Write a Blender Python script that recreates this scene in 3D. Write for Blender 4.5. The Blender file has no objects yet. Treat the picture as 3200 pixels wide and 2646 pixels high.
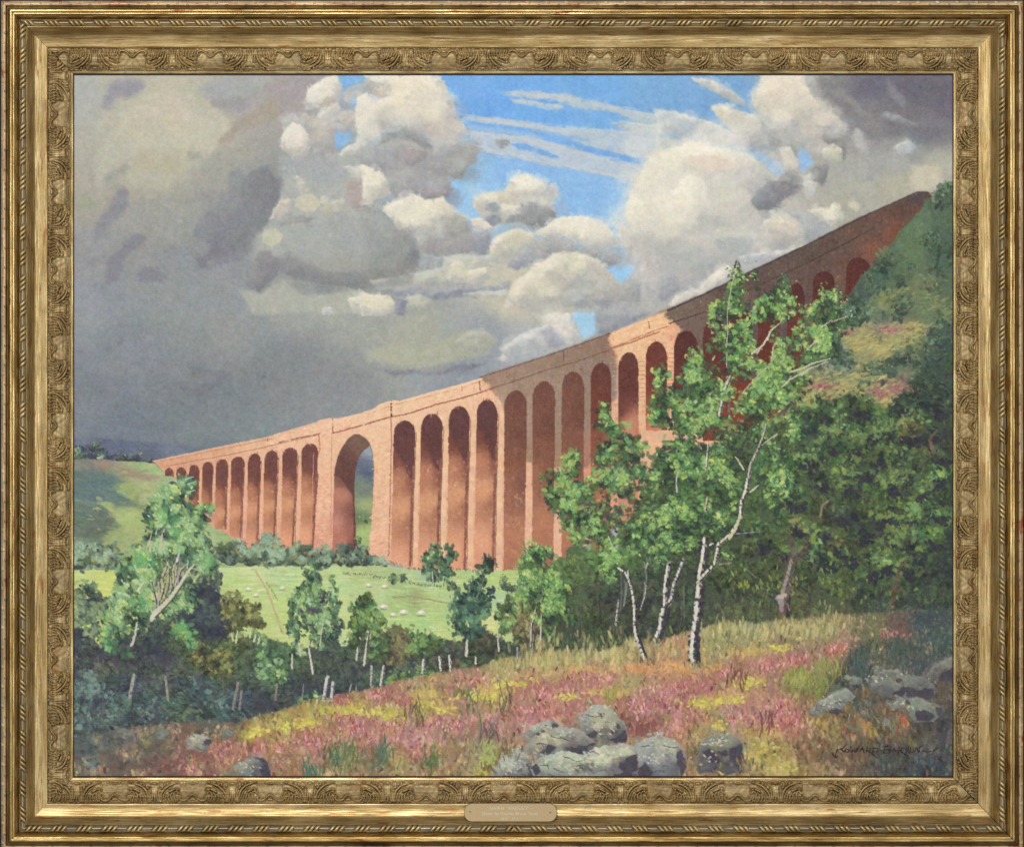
import math, random
import numpy as np

# ---------------------------------------------------------------------------
#  PAINTER: an oil painting built up stroke by stroke on a fine canvas grid.
#  All positions are millimetre-like canvas units; every stroke leaves colour,
#  paint thickness and the motif it belongs to.
# ---------------------------------------------------------------------------
RS = 0.5                                    # grid cells per canvas unit
CX0, CY0, CX1, CY1 = 226.0, 231.0, 2982.0, 2429.0
GW, GH = int((CX1 - CX0) * RS), int((CY1 - CY0) * RS)
rng = np.random.default_rng(7)
random.seed(7)
COL = np.zeros((GH, GW, 3), np.float32)
HGT = np.zeros((GH, GW), np.float32)
IDM = np.zeros((GH, GW), np.int16)
MOTIFS = []                                 # (name, label)
CUR = 0


def motif(name, label=None):
    global CUR
    MOTIFS.append((name, label))
    CUR = len(MOTIFS) - 1
    return CUR


TILES = {'A': (220, 220, .43810), 'B': (1140, 220, .43810), 'C': (2060, 220, .43810),
         'D': (220, 980, .43810), 'E': (1140, 980, .43810), 'F': (2060, 980, .43810),
         'G': (220, 1700, .43810), 'H': (1140, 1700, .43810), 'I': (2060, 1700, .43810),
         'J': (460, 1180, .38095), 'K': (220, 1440, .38023), 'L': (1840, 560, .52381),
         'M': (1640, 860, .48377), 'N': (1640, 1600, .36190), 'Q': (1040, 900, .38095),
         'V': (0, 0, 1.5245), 'S': (0, 0, 1.0), 'U': (220, 500, .66667)}


def pts(tile, s):
    x0, y0, k = TILES[tile]
    if isinstance(s, str):
        s = [tuple(map(float, p.split(','))) for p in s.split()]
    return [(x0 + p[0] * k, y0 + p[1] * k) for p in s]


def upsample(g, h, w):
    gh, gw = g.shape
    ys = np.linspace(0, gh - 1.001, h); xs = np.linspace(0, gw - 1.001, w)
    y0 = ys.astype(int); x0 = xs.astype(int)
    fy = (ys - y0)[:, None]; fx = (xs - x0)[None, :]
    fy = fy * fy * (3 - 2 * fy); fx = fx * fx * (3 - 2 * fx)
    a = g[y0][:, x0]; b = g[y0][:, x0 + 1]; c = g[y0 + 1][:, x0]; d = g[y0 + 1][:, x0 + 1]
    return ((a * (1 - fx) + b * fx) * (1 - fy) + (c * (1 - fx) + d * fx) * fy).astype(np.float32)


def noise(scale, octv=3, sy=1.0, seed=None):
    r = np.random.default_rng(seed) if seed is not None else rng
    out = np.zeros((GH, GW), np.float32); amp = 1.0; tot = 0
    for o in range(octv):
        s = max(1.5, scale * RS / 2 ** o)
        g = r.uniform(-1, 1, (int(GH / (s * sy)) + 3, int(GW / s) + 3)).astype(np.float32)
        out += amp * upsample(g, GH, GW); tot += amp; amp *= .55
    return out / tot


WX, WY = noise(70, 4, seed=1), noise(70, 4, seed=2)
FX, FY = noise(16, 3, seed=3), noise(16, 3, seed=4)
GN = [noise(40, 4, seed=10 + i) for i in range(3)]


def blur(m, sig):
    if sig < .3:
        return m
    r = int(sig * 2.6) + 1
    k = np.exp(-.5 * (np.arange(-r, r + 1) / sig) ** 2); k /= k.sum()
    p = np.pad(m, ((r, r), (0, 0)), mode='edge')
    m2 = sum(k[i] * p[i:i + m.shape[0]] for i in range(2 * r + 1))
    p = np.pad(m2, ((0, 0), (r, r)), mode='edge')
    return sum(k[i] * p[:, i:i + m.shape[1]] for i in range(2 * r + 1))


def mask(P, soft=1.5, warp=6, fwarp=2):
    """soft edged, wobbly mask of polygon P (canvas units) -> (y0, x0, mask)"""
    pad = (soft * 3 + warp + fwarp + 4)
    xs = [p[0] for p in P]; ys = [p[1] for p in P]
    x0 = max(0, int((min(xs) - pad - CX0) * RS)); x1 = min(GW, int((max(xs) + pad - CX0) * RS) + 1)
    y0 = max(0, int((min(ys) - pad - CY0) * RS)); y1 = min(GH, int((max(ys) + pad - CY0) * RS) + 1)
    if x1 <= x0 or y1 <= y0:
        return 0, 0, np.zeros((0, 0), np.float32)
    X = (np.arange(x0, x1) + .5)[None, :] / RS + CX0 + WX[y0:y1, x0:x1] * warp + FX[y0:y1, x0:x1] * fwarp
    Y = (np.arange(y0, y1) + .5)[:, None] / RS + CY0 + WY[y0:y1, x0:x1] * warp + FY[y0:y1, x0:x1] * fwarp
    ins = np.zeros(X.shape, bool)
    n = len(P)
    for i in range(n):
        ax, ay = P[i]; bx, by = P[(i + 1) % n]
        if ay == by:
            continue
        c = (ay > Y) != (by > Y)
        ins ^= c & (X < (bx - ax) * (Y - ay) / (by - ay) + ax)
    return y0, x0, blur(ins.astype(np.float32), max(.45, soft * RS))


def field(samples, y0, x0, h, w, pw=1.6):
    """smooth colour field through (x, y, colour) samples, canvas units"""
    st = 6
    gy = np.arange(0, h + st, st); gx = np.arange(0, w + st, st)
    X = (gx[None, :] + x0) / RS + CX0; Y = (gy[:, None] + y0) / RS + CY0
    num = np.zeros((len(gy), len(gx), 3), np.float32); den = np.zeros((len(gy), len(gx), 1), np.float32)
    for sx, sy, c in samples:
        wgt = 1.0 / (((X - sx) ** 2 + (Y - sy) ** 2 + 200.) ** pw)
        num += wgt[..., None] * np.array(c, np.float32); den += wgt[..., None]
    g = num / den
    out = np.empty((h, w, 3), np.float32)
    for k in range(3):
        u = upsample(g[..., k], (len(gy) - 1) * st + 1, (len(gx) - 1) * st + 1)
        out[..., k] = u[:h, :w]
    return out


def samp(tile, s):
    """'x,y,r,g,b ...' -> samples"""
    x0, y0, k = TILES[tile]
    out = []
    for p in s.split():
        v = list(map(float, p.split(',')))
        out.append((x0 + v[0] * k, y0 + v[1] * k, tuple(v[2:5])))
    return out


def fill(P, c, soft=1.5, warp=6, fwarp=2, a=1.0, own=True, h=None):
    y0, x0, m = mask(P, soft, warp, fwarp)
    if m.size == 0:
        return
    hh, ww = m.shape
    m = m * a
    sl = (slice(y0, y0 + hh), slice(x0, x0 + ww))
    cc = field(c, y0, x0, hh, ww) if isinstance(c, list) else np.array(c, np.float32)
    COL[sl] += (cc - COL[sl]) * m[..., None]
    if own:
        IDM[sl][m > .5] = CUR
    if h is not None:
        HGT[sl] += (h - HGT[sl]) * m


SHADE = False


def model(P, lum, k=1.0):
    """give a painted cloud or stone a lit upper left and a shaded underside, broken by puffs"""
    xs = [p[0] for p in P]; ys = [p[1] for p in P]
    w, h = max(xs) - min(xs), max(ys) - min(ys)
    y0, x0, m = mask(P, 2, 7, 4)
    if m.size == 0:
        return
    sl = (slice(y0, y0 + m.shape[0]), slice(x0, x0 + m.shape[1]))

    def shifted(dx, dy, soft):
        M = np.zeros((GH, GW), np.float32)
        a, b, mm = mask([(x + dx, y + dy) for x, y in P], soft, 10, 6)
        M[a:a + mm.shape[0], b:b + mm.shape[1]] = mm
        return M[sl]
    d = min(w, h)
    under = m * (1 - shifted(-d * .10, -d * .24, d * .09))
    rim = m * (1 - shifted(d * .07, d * .11, d * .05))
    lt, dk = ((242, 235, 218), (164, 163, 162)) if lum > 182 else ((lum + 30, lum + 29, lum + 24), (lum - 26, lum - 26, lum - 22))
    COL[sl] += (np.array(dk, np.float32) - COL[sl]) * (under * .62 * k)[..., None]
    COL[sl] += (np.array(lt, np.float32) - COL[sl]) * (rim * .55 * k)[..., None]
    ys_, xs_ = np.nonzero(m > .6)
    if not len(ys_):
        return
    for i in rng.integers(0, len(ys_), int(w * h / 2600) + 2):
        x, y = (xs_[i] + x0) / RS + CX0, (ys_[i] + y0) / RS + CY0
        r = random.uniform(.06, .24) * d + 5
        fy = (y - min(ys)) / h
        a = .24 * k
        put(x + r * .35, y + r * .45, r * 1.7, r * 1.2, random.uniform(-.3, .5), jit(dk, 5, 2), a * (.5 + fy), .4, 'leaf', False)
        put(x - r * .2, y - r * .25, r * 1.5, r * 1.05, random.uniform(-.5, .3), jit(lt, 4, 2), a * (1.4 - fy), .8, 'leaf', False)


def F(tile, s, c, soft=3, warp=7, fwarp=2.5, a=1.0, own=True):
    P = pts(tile, s)
    fill(P, c, soft * .6, warp, fwarp * 1.4, a, own)
    if SHADE and a > .75:
        cc = np.mean([q[2] for q in c], 0) if isinstance(c, list) else np.array(c)
        if cc[2] - cc[0] < 18 and soft < 8:  # clouds, not the blue
            global CLIP
            model(P, float(cc.mean()), 1.0 if cc.mean() > 182 else .8)


def ell(tile, cx, cy, rx, ry, c, soft=3, rot=0, a=1.0, n=18, own=True, warp=6):
    ca, sa = math.cos(rot), math.sin(rot)
    P = [(cx + rx * math.cos(t) * ca - ry * math.sin(t) * sa, cy + rx * math.cos(t) * sa + ry * math.sin(t) * ca)
         for t in [2 * math.pi * i / n for i in range(n)]]
    fill(pts(tile, P), c, soft * .6, warp, 4, a, own)


# ---- brush stamps ---------------------------------------------------------
_BANK = {}
CLIP = None                                 # when set, strokes stay inside this motif


def stamp(L, W, ang, kind):
    """cached brush mark: alpha + relief.  L, W in grid cells"""
    L = max(1.0, round(L * 1.0) if L > 4 else round(L * 2) / 2); W = max(.8, round(W * 2) / 2)
    qa = int(round(ang / (math.pi / 18))) % 18
    v = random.randrange(4)
    key = (L, W, qa, kind, v)
    if key in _BANK:
        return _BANK[key]
    r = np.random.default_rng(hash(key) & 0xffff)
    R = int(max(L, W) / 2 + 2.5)
    y, x = np.mgrid[-R:R + 1, -R:R + 1].astype(np.float32)
    a = qa * math.pi / 18
    u = x * math.cos(a) + y * math.sin(a); w = -x * math.sin(a) + y * math.cos(a)
    w = w + .12 * W * np.sin(u / max(L, 1) * 3 + v)
    br = np.interp(w, np.linspace(-W, W, 9), r.uniform(-.35, .35, 9))
    if kind == 'flat':
        d = np.maximum(np.abs(u + br * L * .3) / (L / 2), 0) ** 4 + (np.abs(w) / (W / 2)) ** 3
    else:                                   # leaf dab
        d = (np.abs(u + br * L * .15) / (L / 2)) ** 2 + (np.abs(w) / (W / 2)) ** 2
    al = np.clip((1.25 - d) * 1.6, 0, 1)
    if kind == 'flat':
        al = al * np.clip(.8 + br * .9, .25, 1)
    hh = (.55 + br * .8) + .5 * np.clip(u / L, -.5, .5) + .35 * (np.abs(w) > W * .3)
    out = (al.astype(np.float32), hh.astype(np.float32), R)
    _BANK[key] = out
    return out


def put(x, y, L, W, ang, c, a=1.0, h=.5, kind='flat', own=True):
    """one brush mark at canvas point x, y; L and W in canvas units"""
    al, hh, R = stamp(L * RS, W * RS, ang, kind)
    ix = int((x - CX0) * RS); iy = int((y - CY0) * RS)
    x0 = ix - R; y0 = iy - R; x1 = ix + R + 1; y1 = iy + R + 1
    if x1 <= 0 or y1 <= 0 or x0 >= GW or y0 >= GH:
        return
    cx0 = max(0, -x0); cy0 = max(0, -y0); cx1 = 2 * R + 1 - max(0, x1 - GW); cy1 = 2 * R + 1 - max(0, y1 - GH)
    al = al[cy0:cy1, cx0:cx1]; hh = hh[cy0:cy1, cx0:cx1]
    sl = (slice(y0 + cy0, y0 + cy1), slice(x0 + cx0, x0 + cx1))
    am = al * a
    if CLIP is not None:
        am = am * (IDM[sl] == CLIP)
    COL[sl] += (np.asarray(c, np.float32) - COL[sl]) * am[..., None]
    HGT[sl] += (hh * h - HGT[sl]) * am
    if own:
        IDM[sl][am > .45] = CUR


def jit(c, j, cj=None):
    """brightness jitter j, channel jitter cj"""
    cj = j * .4 if cj is None else cj
    b = random.gauss(0, j)
    return (c[0] + b + random.gauss(0, cj), c[1] + b + random.gauss(0, cj), c[2] + b * .8 + random.gauss(0, cj))


def brush(P, n, L, W, ang, sd=.2, j=4, cj=None, a=.75, h=.35, kind='flat', only=None, pal=None, pp=0., own=False,
          drift=None, src=None, warp=6):
    """n strokes inside polygon P that pick up the paint under them (pal: chance pp of another colour)"""
    y0, x0, m = mask(P, 0, warp, 2)
    if m.size == 0:
        return
    if only is not None:
        m = m * np.isin(IDM[y0:y0 + m.shape[0], x0:x0 + m.shape[1]], only)
    ys, xs = np.nonzero(m > .5)
    if len(ys) == 0:
        return
    k = rng.integers(0, len(ys), n)
    base = (COL if src is None else src).copy()
    global CLIP
    keep = CLIP
    if only is not None and not own:
        CLIP = only[0]
    for i in k:
        iy, ix = ys[i] + y0, xs[i] + x0
        x, y = (ix + random.random()) / RS + CX0, (iy + random.random()) / RS + CY0
        c = base[iy, ix]
        if pal is not None and random.random() < pp:
            c = random.choice(pal)
        aa = ang(x, y) if callable(ang) else ang
        put(x, y, L * random.uniform(.6, 1.35), W * random.uniform(.6, 1.35), aa + random.gauss(0, sd),
            jit(c, j, cj), a * random.uniform(.6, 1.1), h, kind, own)
    CLIP = keep


def line(P, w0, w1, c, c2=None, a=1.0, h=.7, own=True, j=6, step=None, wob=.6):
    """tapered painted line (twigs, trunks)"""
    tot = sum(math.dist(P[i], P[i + 1]) for i in range(len(P) - 1))
    d = 0
    for i in range(len(P) - 1):
        (ax, ay), (bx, by) = P[i], P[i + 1]
        l = math.dist(P[i], P[i + 1]); ang = math.atan2(by - ay, bx - ax)
        t = 0
        while t < l:
            f = (d + t) / tot; w = w0 + (w1 - w0) * f
            x = ax + (bx - ax) * t / l + random.gauss(0, wob * .3); y = ay + (by - ay) * t / l + random.gauss(0, wob * .3)
            put(x, y, max(w * 1.6, 5), max(w, 1.7), ang, jit(c, j), a, h, 'leaf', own)
            t += step or max(1.5, w * .5)
        d += l


def birch(P, w0, w1, light=(206, 200, 178), dark=(58, 52, 60), marks=1.0, side=1):
    """birch trunk: pale, shaded flank, dark bark marks"""
    line(P, w0, w1, (150, 144, 132), j=6)
    off = lambda k: [(x + k * w0 * .22, y) for x, y in P]
    line(off(-side), w0 * .55, w1 * .6, light, j=9, a=.95)
    line(off(side * 1.5), w0 * .3, max(1.2, w1 * .35), dark, a=.7, j=8)
    tot = sum(math.dist(P[i], P[i + 1]) for i in range(len(P) - 1))
    for i in range(len(P) - 1):
        (ax, ay), (bx, by) = P[i], P[i + 1]
        l = math.dist(P[i], P[i + 1])
        for _ in range(int(l / 9 * marks) + 1):
            t = random.random()
            put(ax + (bx - ax) * t + random.gauss(0, w0 * .22), ay + (by - ay) * t, w0 * random.uniform(.5, 1.0),
                w0 * random.uniform(.2, .5), math.atan2(by - ay, bx - ax) + 1.57 + random.gauss(0, .4), jit(dark, 10), .85, .3, 'leaf')
        for _ in range(int(l / 12 * marks) + 1):
            t = random.random()
            put(ax + (bx - ax) * t - side * w0 * .2, ay + (by - ay) * t, w0 * .7, w0 * .35, 1.5, jit((222, 216, 198), 8), .9, .9, 'leaf')


PAL_BIRCH = dict(dark=[(50, 66, 50), (44, 54, 48), (66, 78, 52)], mid=[(84, 120, 66), (72, 108, 72), (102, 124, 60), (88, 130, 78)],
                 light=[(130, 168, 84), (114, 162, 96), (146, 172, 86), (104, 154, 86)], hi=[(178, 204, 114), (194, 208, 134), (160, 196, 128), (204, 206, 102)])
PAL_COOL = dict(dark=[(50, 64, 56), (58, 74, 60)], mid=[(90, 124, 84), (94, 126, 98), (84, 118, 74)],
                light=[(128, 164, 106), (130, 164, 122), (124, 160, 90)], hi=[(178, 202, 138), (178, 202, 166), (196, 204, 112)])
PAL_BLUE = dict(dark=[(60, 70, 68), (68, 76, 60)], mid=[(94, 118, 96), (98, 122, 106), (104, 116, 78)],
                light=[(128, 154, 128), (134, 160, 144), (134, 150, 104)], hi=[(154, 182, 158), (162, 184, 148)])
PAL_DARK = dict(dark=[(48, 54, 50), (44, 46, 48), (60, 66, 48)], mid=[(76, 94, 58), (86, 98, 56), (66, 90, 64)],
                light=[(104, 128, 68), (114, 130, 66), (90, 122, 78)], hi=[(140, 160, 80), (126, 160, 92)])
PAL_MID = dict(dark=[(50, 62, 48), (58, 66, 48)], mid=[(80, 110, 64), (72, 102, 70), (94, 108, 56)],
               light=[(112, 148, 82), (98, 142, 88), (126, 146, 72)], hi=[(158, 184, 104), (148, 182, 116)])
PAL_OLIVE = dict(dark=[(60, 62, 46), (70, 66, 46)], mid=[(98, 104, 58), (110, 106, 62), (92, 100, 66)],
                 light=[(130, 130, 72), (138, 136, 84)], hi=[(160, 158, 96)])


LN = noise(46, 4, seed=31)                  # where light catches the foliage
LN2 = noise(15, 2, seed=32)


def foliage(tile, clumps, pal, size=9, dens=1.0, light=(-.6, -.75), mix=(.32, .40, .21, .07), h=.9, edge=1.15, ang=None, a=.9):
    """leaf dabs over a list of clumps (x, y, r): dark beneath, lights gathered where the light catches"""
    k = TILES[tile][2]
    C = [(pts(tile, [(c[0], c[1])])[0], c[2] * k) for c in clumps]
    keys = ('dark', 'mid', 'light', 'hi')
    size = size * .86
    for (cx, cy), r in C:                   # loose body colour first
        if r > 12:
            for _ in range(int(3 * dens) + 1):
                b = jit(random.choice(pal['dark'] + pal['mid']), 6, 3)
                put(cx + random.gauss(0, r * .3), cy + random.gauss(0, r * .3), r * random.uniform(.7, 1.3), r * random.uniform(.5, .9), random.uniform(0, 3), b, min(.85, .9 * dens), .4, 'flat')
    for ph in range(4):
        for (cx, cy), r in C:
            n = int(dens * 1.3 * (r * r * 3.14) / (size * size * .55) * mix[ph] * (2.2, 2.2, 3.4, 3.4)[ph]) + 1
            rx, ry, ro = r * random.uniform(.8, 1.3), r * random.uniform(.75, 1.15), random.uniform(-.7, .7)
            for _ in range(n):
                rr = edge * math.sqrt(random.random()); t = random.uniform(0, 6.283)
                if random.random() < .10:
                    rr *= 1.35
                ex, ey = rr * rx * math.cos(t), rr * ry * math.sin(t)
                dx, dy = ex * math.cos(ro) - ey * math.sin(ro), ex * math.sin(ro) + ey * math.cos(ro)
                if ph >= 2:                 # lean to the light
                    dx += light[0] * r * .25; dy += light[1] * r * .28
                elif ph == 0:
                    dx -= light[0] * r * .15; dy -= light[1] * r * .2
                x, y = cx + dx, cy + dy
                ix, iy = int((x - CX0) * RS), int((y - CY0) * RS)
                if 0 <= ix < GW and 0 <= iy < GH:
                    v = LN[iy, ix] * 1.3 + LN2[iy, ix] * .7
                else:
                    continue
                if ph == 0 and v > .35 or ph == 1 and v < -.5 or ph == 2 and v < .02 or ph == 3 and v < .16:
                    continue
                if r > 18 and rr > .8 and LN2[iy, ix] < -.25:
                    continue                # ragged rim
                s = size * min(2.0, random.lognormvariate(-.15, .42)) * (1.0 if ph < 3 else .75) * (1.35 if ph == 0 else 1)
                aa = (LN2[iy, ix] * 5 + .8 if ang is None else ang) + random.gauss(0, .55)
                c = jit(random.choice(pal[keys[ph]]), 6, 3)
                g = (v * 16 if ph < 3 else 0)
                put(x, y, s * 1.35, s * .78, aa, (c[0] + g, c[1] + g, c[2] + g * .6), a * random.uniform(.6, 1.0), h * (.5 + .2 * ph), 'leaf' if random.random() < .6 else 'flat')


def texture(P, n, r, size=9, spread=1.0, warp=6, tint=((0, 0, 0), (8, 14, -2), (26, 32, 6)), only=None, own=True, a=.8, ang=None, kindp=.5):
    """clumps of broken colour built from whatever colour lies underneath"""
    y0, x0, m = mask(P, 0, warp, 2)
    if only is not None:
        m = m * np.isin(IDM[y0:y0 + m.shape[0], x0:x0 + m.shape[1]], only)
    ys, xs = np.nonzero(m > .5)
    if not len(ys):
        return
    base = COL.copy()
    for i in rng.integers(0, len(ys), n):
        iy, ix = ys[i] + y0, xs[i] + x0
        c = base[iy, ix]
        cx, cy = ix / RS + CX0, iy / RS + CY0
        rr = r * random.uniform(.6, 1.4)
        dd, ll, hh = [np.array((c[0] + t[0], c[1] + t[1], c[2] + t[2])) for t in tint]
        for ph, (cc, cnt, dy) in enumerate(((dd * .72, .9, .35), (ll, 1.1, 0), (ll * 1.06 + 5, .7, -.25), (hh, .38, -.4))):
            for _ in range(int(cnt * rr * rr / (size * size) * 2.2 * spread)):
                q = math.sqrt(random.random()) * rr; t = random.uniform(0, 6.283)
                s = size * min(2, random.lognormvariate(-.1, .4)) * (1.2, 1, .9, .7)[ph]
                put(cx + q * math.cos(t) * 1.2 - (ph - 1) * rr * .08, cy + q * math.sin(t) * .8 + dy * rr, s * 1.4, s * .8,
                    (LN2[iy, ix] * 5 + .6 if ang is None else ang) + random.gauss(0, .6), jit(cc, 7, 4), a * random.uniform(.55, 1), .5 + .2 * ph, 'leaf' if random.random() < kindp else 'flat', own)


# ---------------------------------------------------------------------------
#  THE PAINTED SCENE
# ---------------------------------------------------------------------------
def paint_sky():
    motif('painted_sky', 'stormy grey clouds opening on blue sky')
    s = samp('V', '165,180,165,165,160 240,170,172,168,150 300,240,186,180,156 400,280,188,182,158 320,330,184,178,152 540,190,158,152,148 '
                  '200,400,166,160,148 450,350,160,158,148 200,520,150,150,150 350,450,154,153,146 450,430,142,142,142 540,420,130,130,132 500,520,134,134,140 '
                  '200,620,146,150,155 350,600,146,150,148 250,720,137,141,147 450,650,148,151,149 200,820,128,133,140 400,820,127,133,137 600,760,131,134,136 '
                  '250,880,122,128,138 450,890,124,132,136 700,800,136,138,140 620,600,160,162,154 750,650,156,158,150 850,700,163,163,150 1000,700,150,154,158 '
                  '950,770,140,144,152 1090,720,164,168,172 700,480,152,153,148 800,560,144,146,144 1050,600,195,188,168 1150,640,196,190,172 1250,600,168,168,166 '
                  '960,180,118,165,216 1000,220,112,162,218 1200,180,118,166,214 1400,180,122,164,205 1100,230,115,165,218 950,340,148,188,222 940,390,155,192,224 1200,400,140,180,220 '
                  '1080,340,138,178,220 1260,440,148,186,220 1480,170,120,160,200 1640,180,180,176,160 1800,200,120,116,124 1900,200,114,110,118 1900,260,118,116,122 1750,240,138,136,138 1850,320,150,150,146 '
                  '1920,350,172,170,156 1700,350,166,164,156 1650,430,172,168,158 1750,400,170,168,156 1840,380,172,168,152 1600,480,178,178,172 1550,560,192,188,180 1450,600,188,186,178 '
                  '1350,600,176,174,168 1250,680,156,158,162 1150,640,168,168,160')
    COL[:] = field(s, 0, 0, GH, GW, 1.9)
    IDM[:] = CUR
    global SHADE
    # --- left, tile A
    F('A', '380,380 450,240 560,170 720,130 850,160 960,240 1080,320 1140,390 1080,470 1040,570 900,600 780,560 620,640 480,590 300,520 240,500', samp('A', '500,300,188,181,161 750,300,194,183,162 950,450,189,184,165 600,520,184,180,160 300,560,182,177,158 900,250,182,177,159'), 9, 20)
    F('A', '230,500 400,520 480,600 430,720 330,760 220,830 190,760 200,620', (181, 177, 160), 10, 20)
    F('A', '420,720 600,700 740,740 700,830 480,850 400,800', (178, 175, 156), 9, 20)
    F('A', '480,560 700,560 800,640 760,740 600,700 460,640', (176, 168, 146), 12, 20, a=.7)
    F('A', '300,90 420,50 540,60 500,150 400,190 300,250 200,260 250,160', (146, 142, 148), 10, 20)
    F('A', '1060,500 1150,400 1300,260 1450,190 1480,290 1300,380 1180,480', (160, 149, 134), 9, 20)
    F('A', '1000,60 1400,40 1400,120 1200,200 1000,190 870,130', (158, 160, 158), 12, 20)
    F('A', '980,180 1200,200 1300,250 1150,300 1000,250', (146, 142, 146), 10, 20, a=.8)
    F('A', '1450,60 1800,40 1700,180 1660,280 1560,340 1500,300 1420,150', (156, 148, 148), 8, 16)
    F('A', '820,590 920,590 950,630 870,660', (158, 158, 146), 6, 10)
    F('A', '230,790 300,700 380,660 430,680 400,740 300,780 250,830', (156, 156, 146), 8, 12)
    F('A', '60,900 150,880 220,960 170,1000 60,980', (160, 160, 138), 9, 12)
    F('A', '150,1190 230,1060 290,900 340,830 420,850 400,960 300,1060 230,1160 180,1230', (141, 139, 144), 9, 20, a=.85)
    F('A', '250,1480 280,1330 400,1240 480,1170 540,1200 490,1290 400,1320 380,1420 280,1520 200,1600', (134, 133, 140), 9, 20, a=.85)
    F('A', '480,1480 560,1380 660,1420 700,1470 600,1530 500,1540', (134, 134, 142), 8, 16, a=.9)
    F('A', '400,960 850,880 1060,940 900,1060 840,1180 700,1240 560,1140 420,1100', (158, 158, 150), 14, 20, a=.6)
    F('A', '560,1280 800,1240 1000,1380 1200,1400 1100,1480 900,1440 700,1420', (146, 148, 152), 12, 20, a=.8)
    F('A', '740,1735 800,1560 900,1450 1100,1480 1300,1560 1350,1735', (150, 153, 156), 12, 20, a=.7)
    F('A', '1500,620 1900,590 2100,600 2100,1500 1500,1500 1280,1330 1350,1160 1450,1050 1500,800', (168, 170, 164), 10, 16)
    F('A', '1110,790 1130,740 1200,700 1250,750 1310,710 1400,680 1470,760 1485,880 1460,980 1360,1050 1300,1130 1280,1230 1220,1280 1220,1340 1130,1390 1000,1420 900,1390 880,1330 990,1300 980,1230 860,1180 900,1080 1000,1000 1090,980 1130,900', samp('A', '1200,800,140,141,142 1400,850,126,126,130 1200,1000,138,138,140 1100,1300,126,126,136 1250,1150,130,130,134 900,1150,138,138,143'), 5, 12)
    F('A', '1330,740 1400,690 1470,780 1480,900 1450,980 1340,1000 1300,920 1280,840', (124, 124, 128), 7, 8, a=.7)
    SHADE = True
    F('A', '1700,130 1830,40 1910,40 1930,130 1890,200 1920,300 1900,350 1850,370 1750,340 1800,260 1720,280 1670,290', (226, 218, 205), 4, 10)
    F('A', '1750,250 1800,190 1850,160 1900,220 1850,260 1790,270', (190, 176, 160), 5, 8)
    F('A', '1915,40 2105,40 2105,80 2000,110 1940,160 1925,100', (124, 170, 212), 4, 8)
    F('A', '1900,170 1950,150 2040,100 2105,90 2105,210 2040,220 1960,250 1900,230', (166, 172, 176), 5, 8)
    F('A', '1500,340 1650,290 1740,350 1880,370 2050,410 2030,440 1890,440 1890,600 1740,600 1700,430 1600,370 1520,420', (184, 175, 164), 7, 10)
    F('A', '1890,430 2010,450 1995,500 1920,570 1895,540', (136, 174, 212), 3, 6)
    F('A', '1995,260 2010,210 2038,195 2030,250', (128, 168, 212), 3, 4)
    F('A', '1905,350 1930,290 2000,270 2050,310 2040,400 1960,410', (190, 180, 168), 5, 8)
    F('A', '1930,620 1950,570 2000,530 2100,500 2100,580 2000,600', (214, 210, 194), 4, 8)
    F('A', '1505,520 1520,430 1580,372 1640,385 1700,450 1710,530 1690,600 1620,650 1560,600 1510,560', samp('A', '1560,450,232,222,208 1650,500,226,214,198 1600,600,206,196,182'), 3, 6)
    F('A', '1500,640 1700,620 1900,640 2050,700 1950,800 1800,830 1700,760 1560,740', (160, 163, 166), 8, 12, a=.8)
    ell('A', 1690, 945, 88, 66, (198, 192, 170), 3)
    ell('A', 1815, 922, 34, 34, (196, 192, 172), 3)
    F('A', '1780,980 1950,900 1950,1020 1800,1040', (188, 186, 160), 6, 8, a=.8)
    ell('A', 1440, 1190, 72, 60, (194, 193, 168), 4)
    F('A', '1420,1060 1490,940 1560,925 1570,1010 1480,1060', (196, 184, 172), 4, 8)
    F('A', '1610,755 1660,780 1695,860 1650,880 1620,820', (198, 190, 176), 4, 6)
    F('A', '1470,1100 1560,1040 1750,1050 1700,1090 1500,1110', (160, 158, 154), 6, 8)
    F('A', '1600,1150 1900,1060 2100,1060 2100,1330 1900,1380 1700,1340 1600,1280', (164, 168, 162), 9, 12)
    F('A', '1490,1320 1570,1300 1650,1330 1800,1400 2105,1430 2105,1560 1800,1530 1600,1480 1470,1420', (138, 139, 138), 7, 12)
    F('A', '1340,1290 1400,1260 1450,1320 1500,1400 1450,1480 1340,1570 1220,1500 1300,1430', (138, 138, 141), 6, 12)
    F('A', '1200,1540 1350,1590 1500,1490 1620,1560 1800,1600 2000,1560 2105,1570 2105,1735 1300,1735 1250,1620', (172, 173, 160), 8, 12)
    F('A', '1980,1640 2110,1590 2110,1690 2030,1730', (216, 211, 190), 4, 8)
    F('A', '1800,1700 1860,1680 1885,1740 1800,1740', (196, 198, 194), 4, 6)
    F('A', '1940,690 2030,700 2100,660 2105,780 2040,760', (214, 210, 196), 5, 8)
    F('A', '1960,800 2110,760 2110,960 2010,990 1960,900', (170, 158, 152), 7, 10)
    # --- centre, tile B: blue gap with thin streaks
    F('B', '1030,150 1100,145 1400,165 1600,215 1900,280 2120,310 2120,400 2000,380 1800,310 1500,265 1300,205 1100,185 1040,190', (178, 190, 196), 3, 6, a=.92)
    F('B', '1040,205 1250,225 1420,260 1380,280 1150,250 1060,230', (184, 196, 202), 3, 6, a=.85)
    F('B', '720,320 900,340 1300,395 1560,430 1760,425 2000,450 2120,430 2120,600 2000,640 1800,600 1500,510 1300,440 1000,390 740,350', (180, 190, 198), 3, 6, a=.92)
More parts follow.
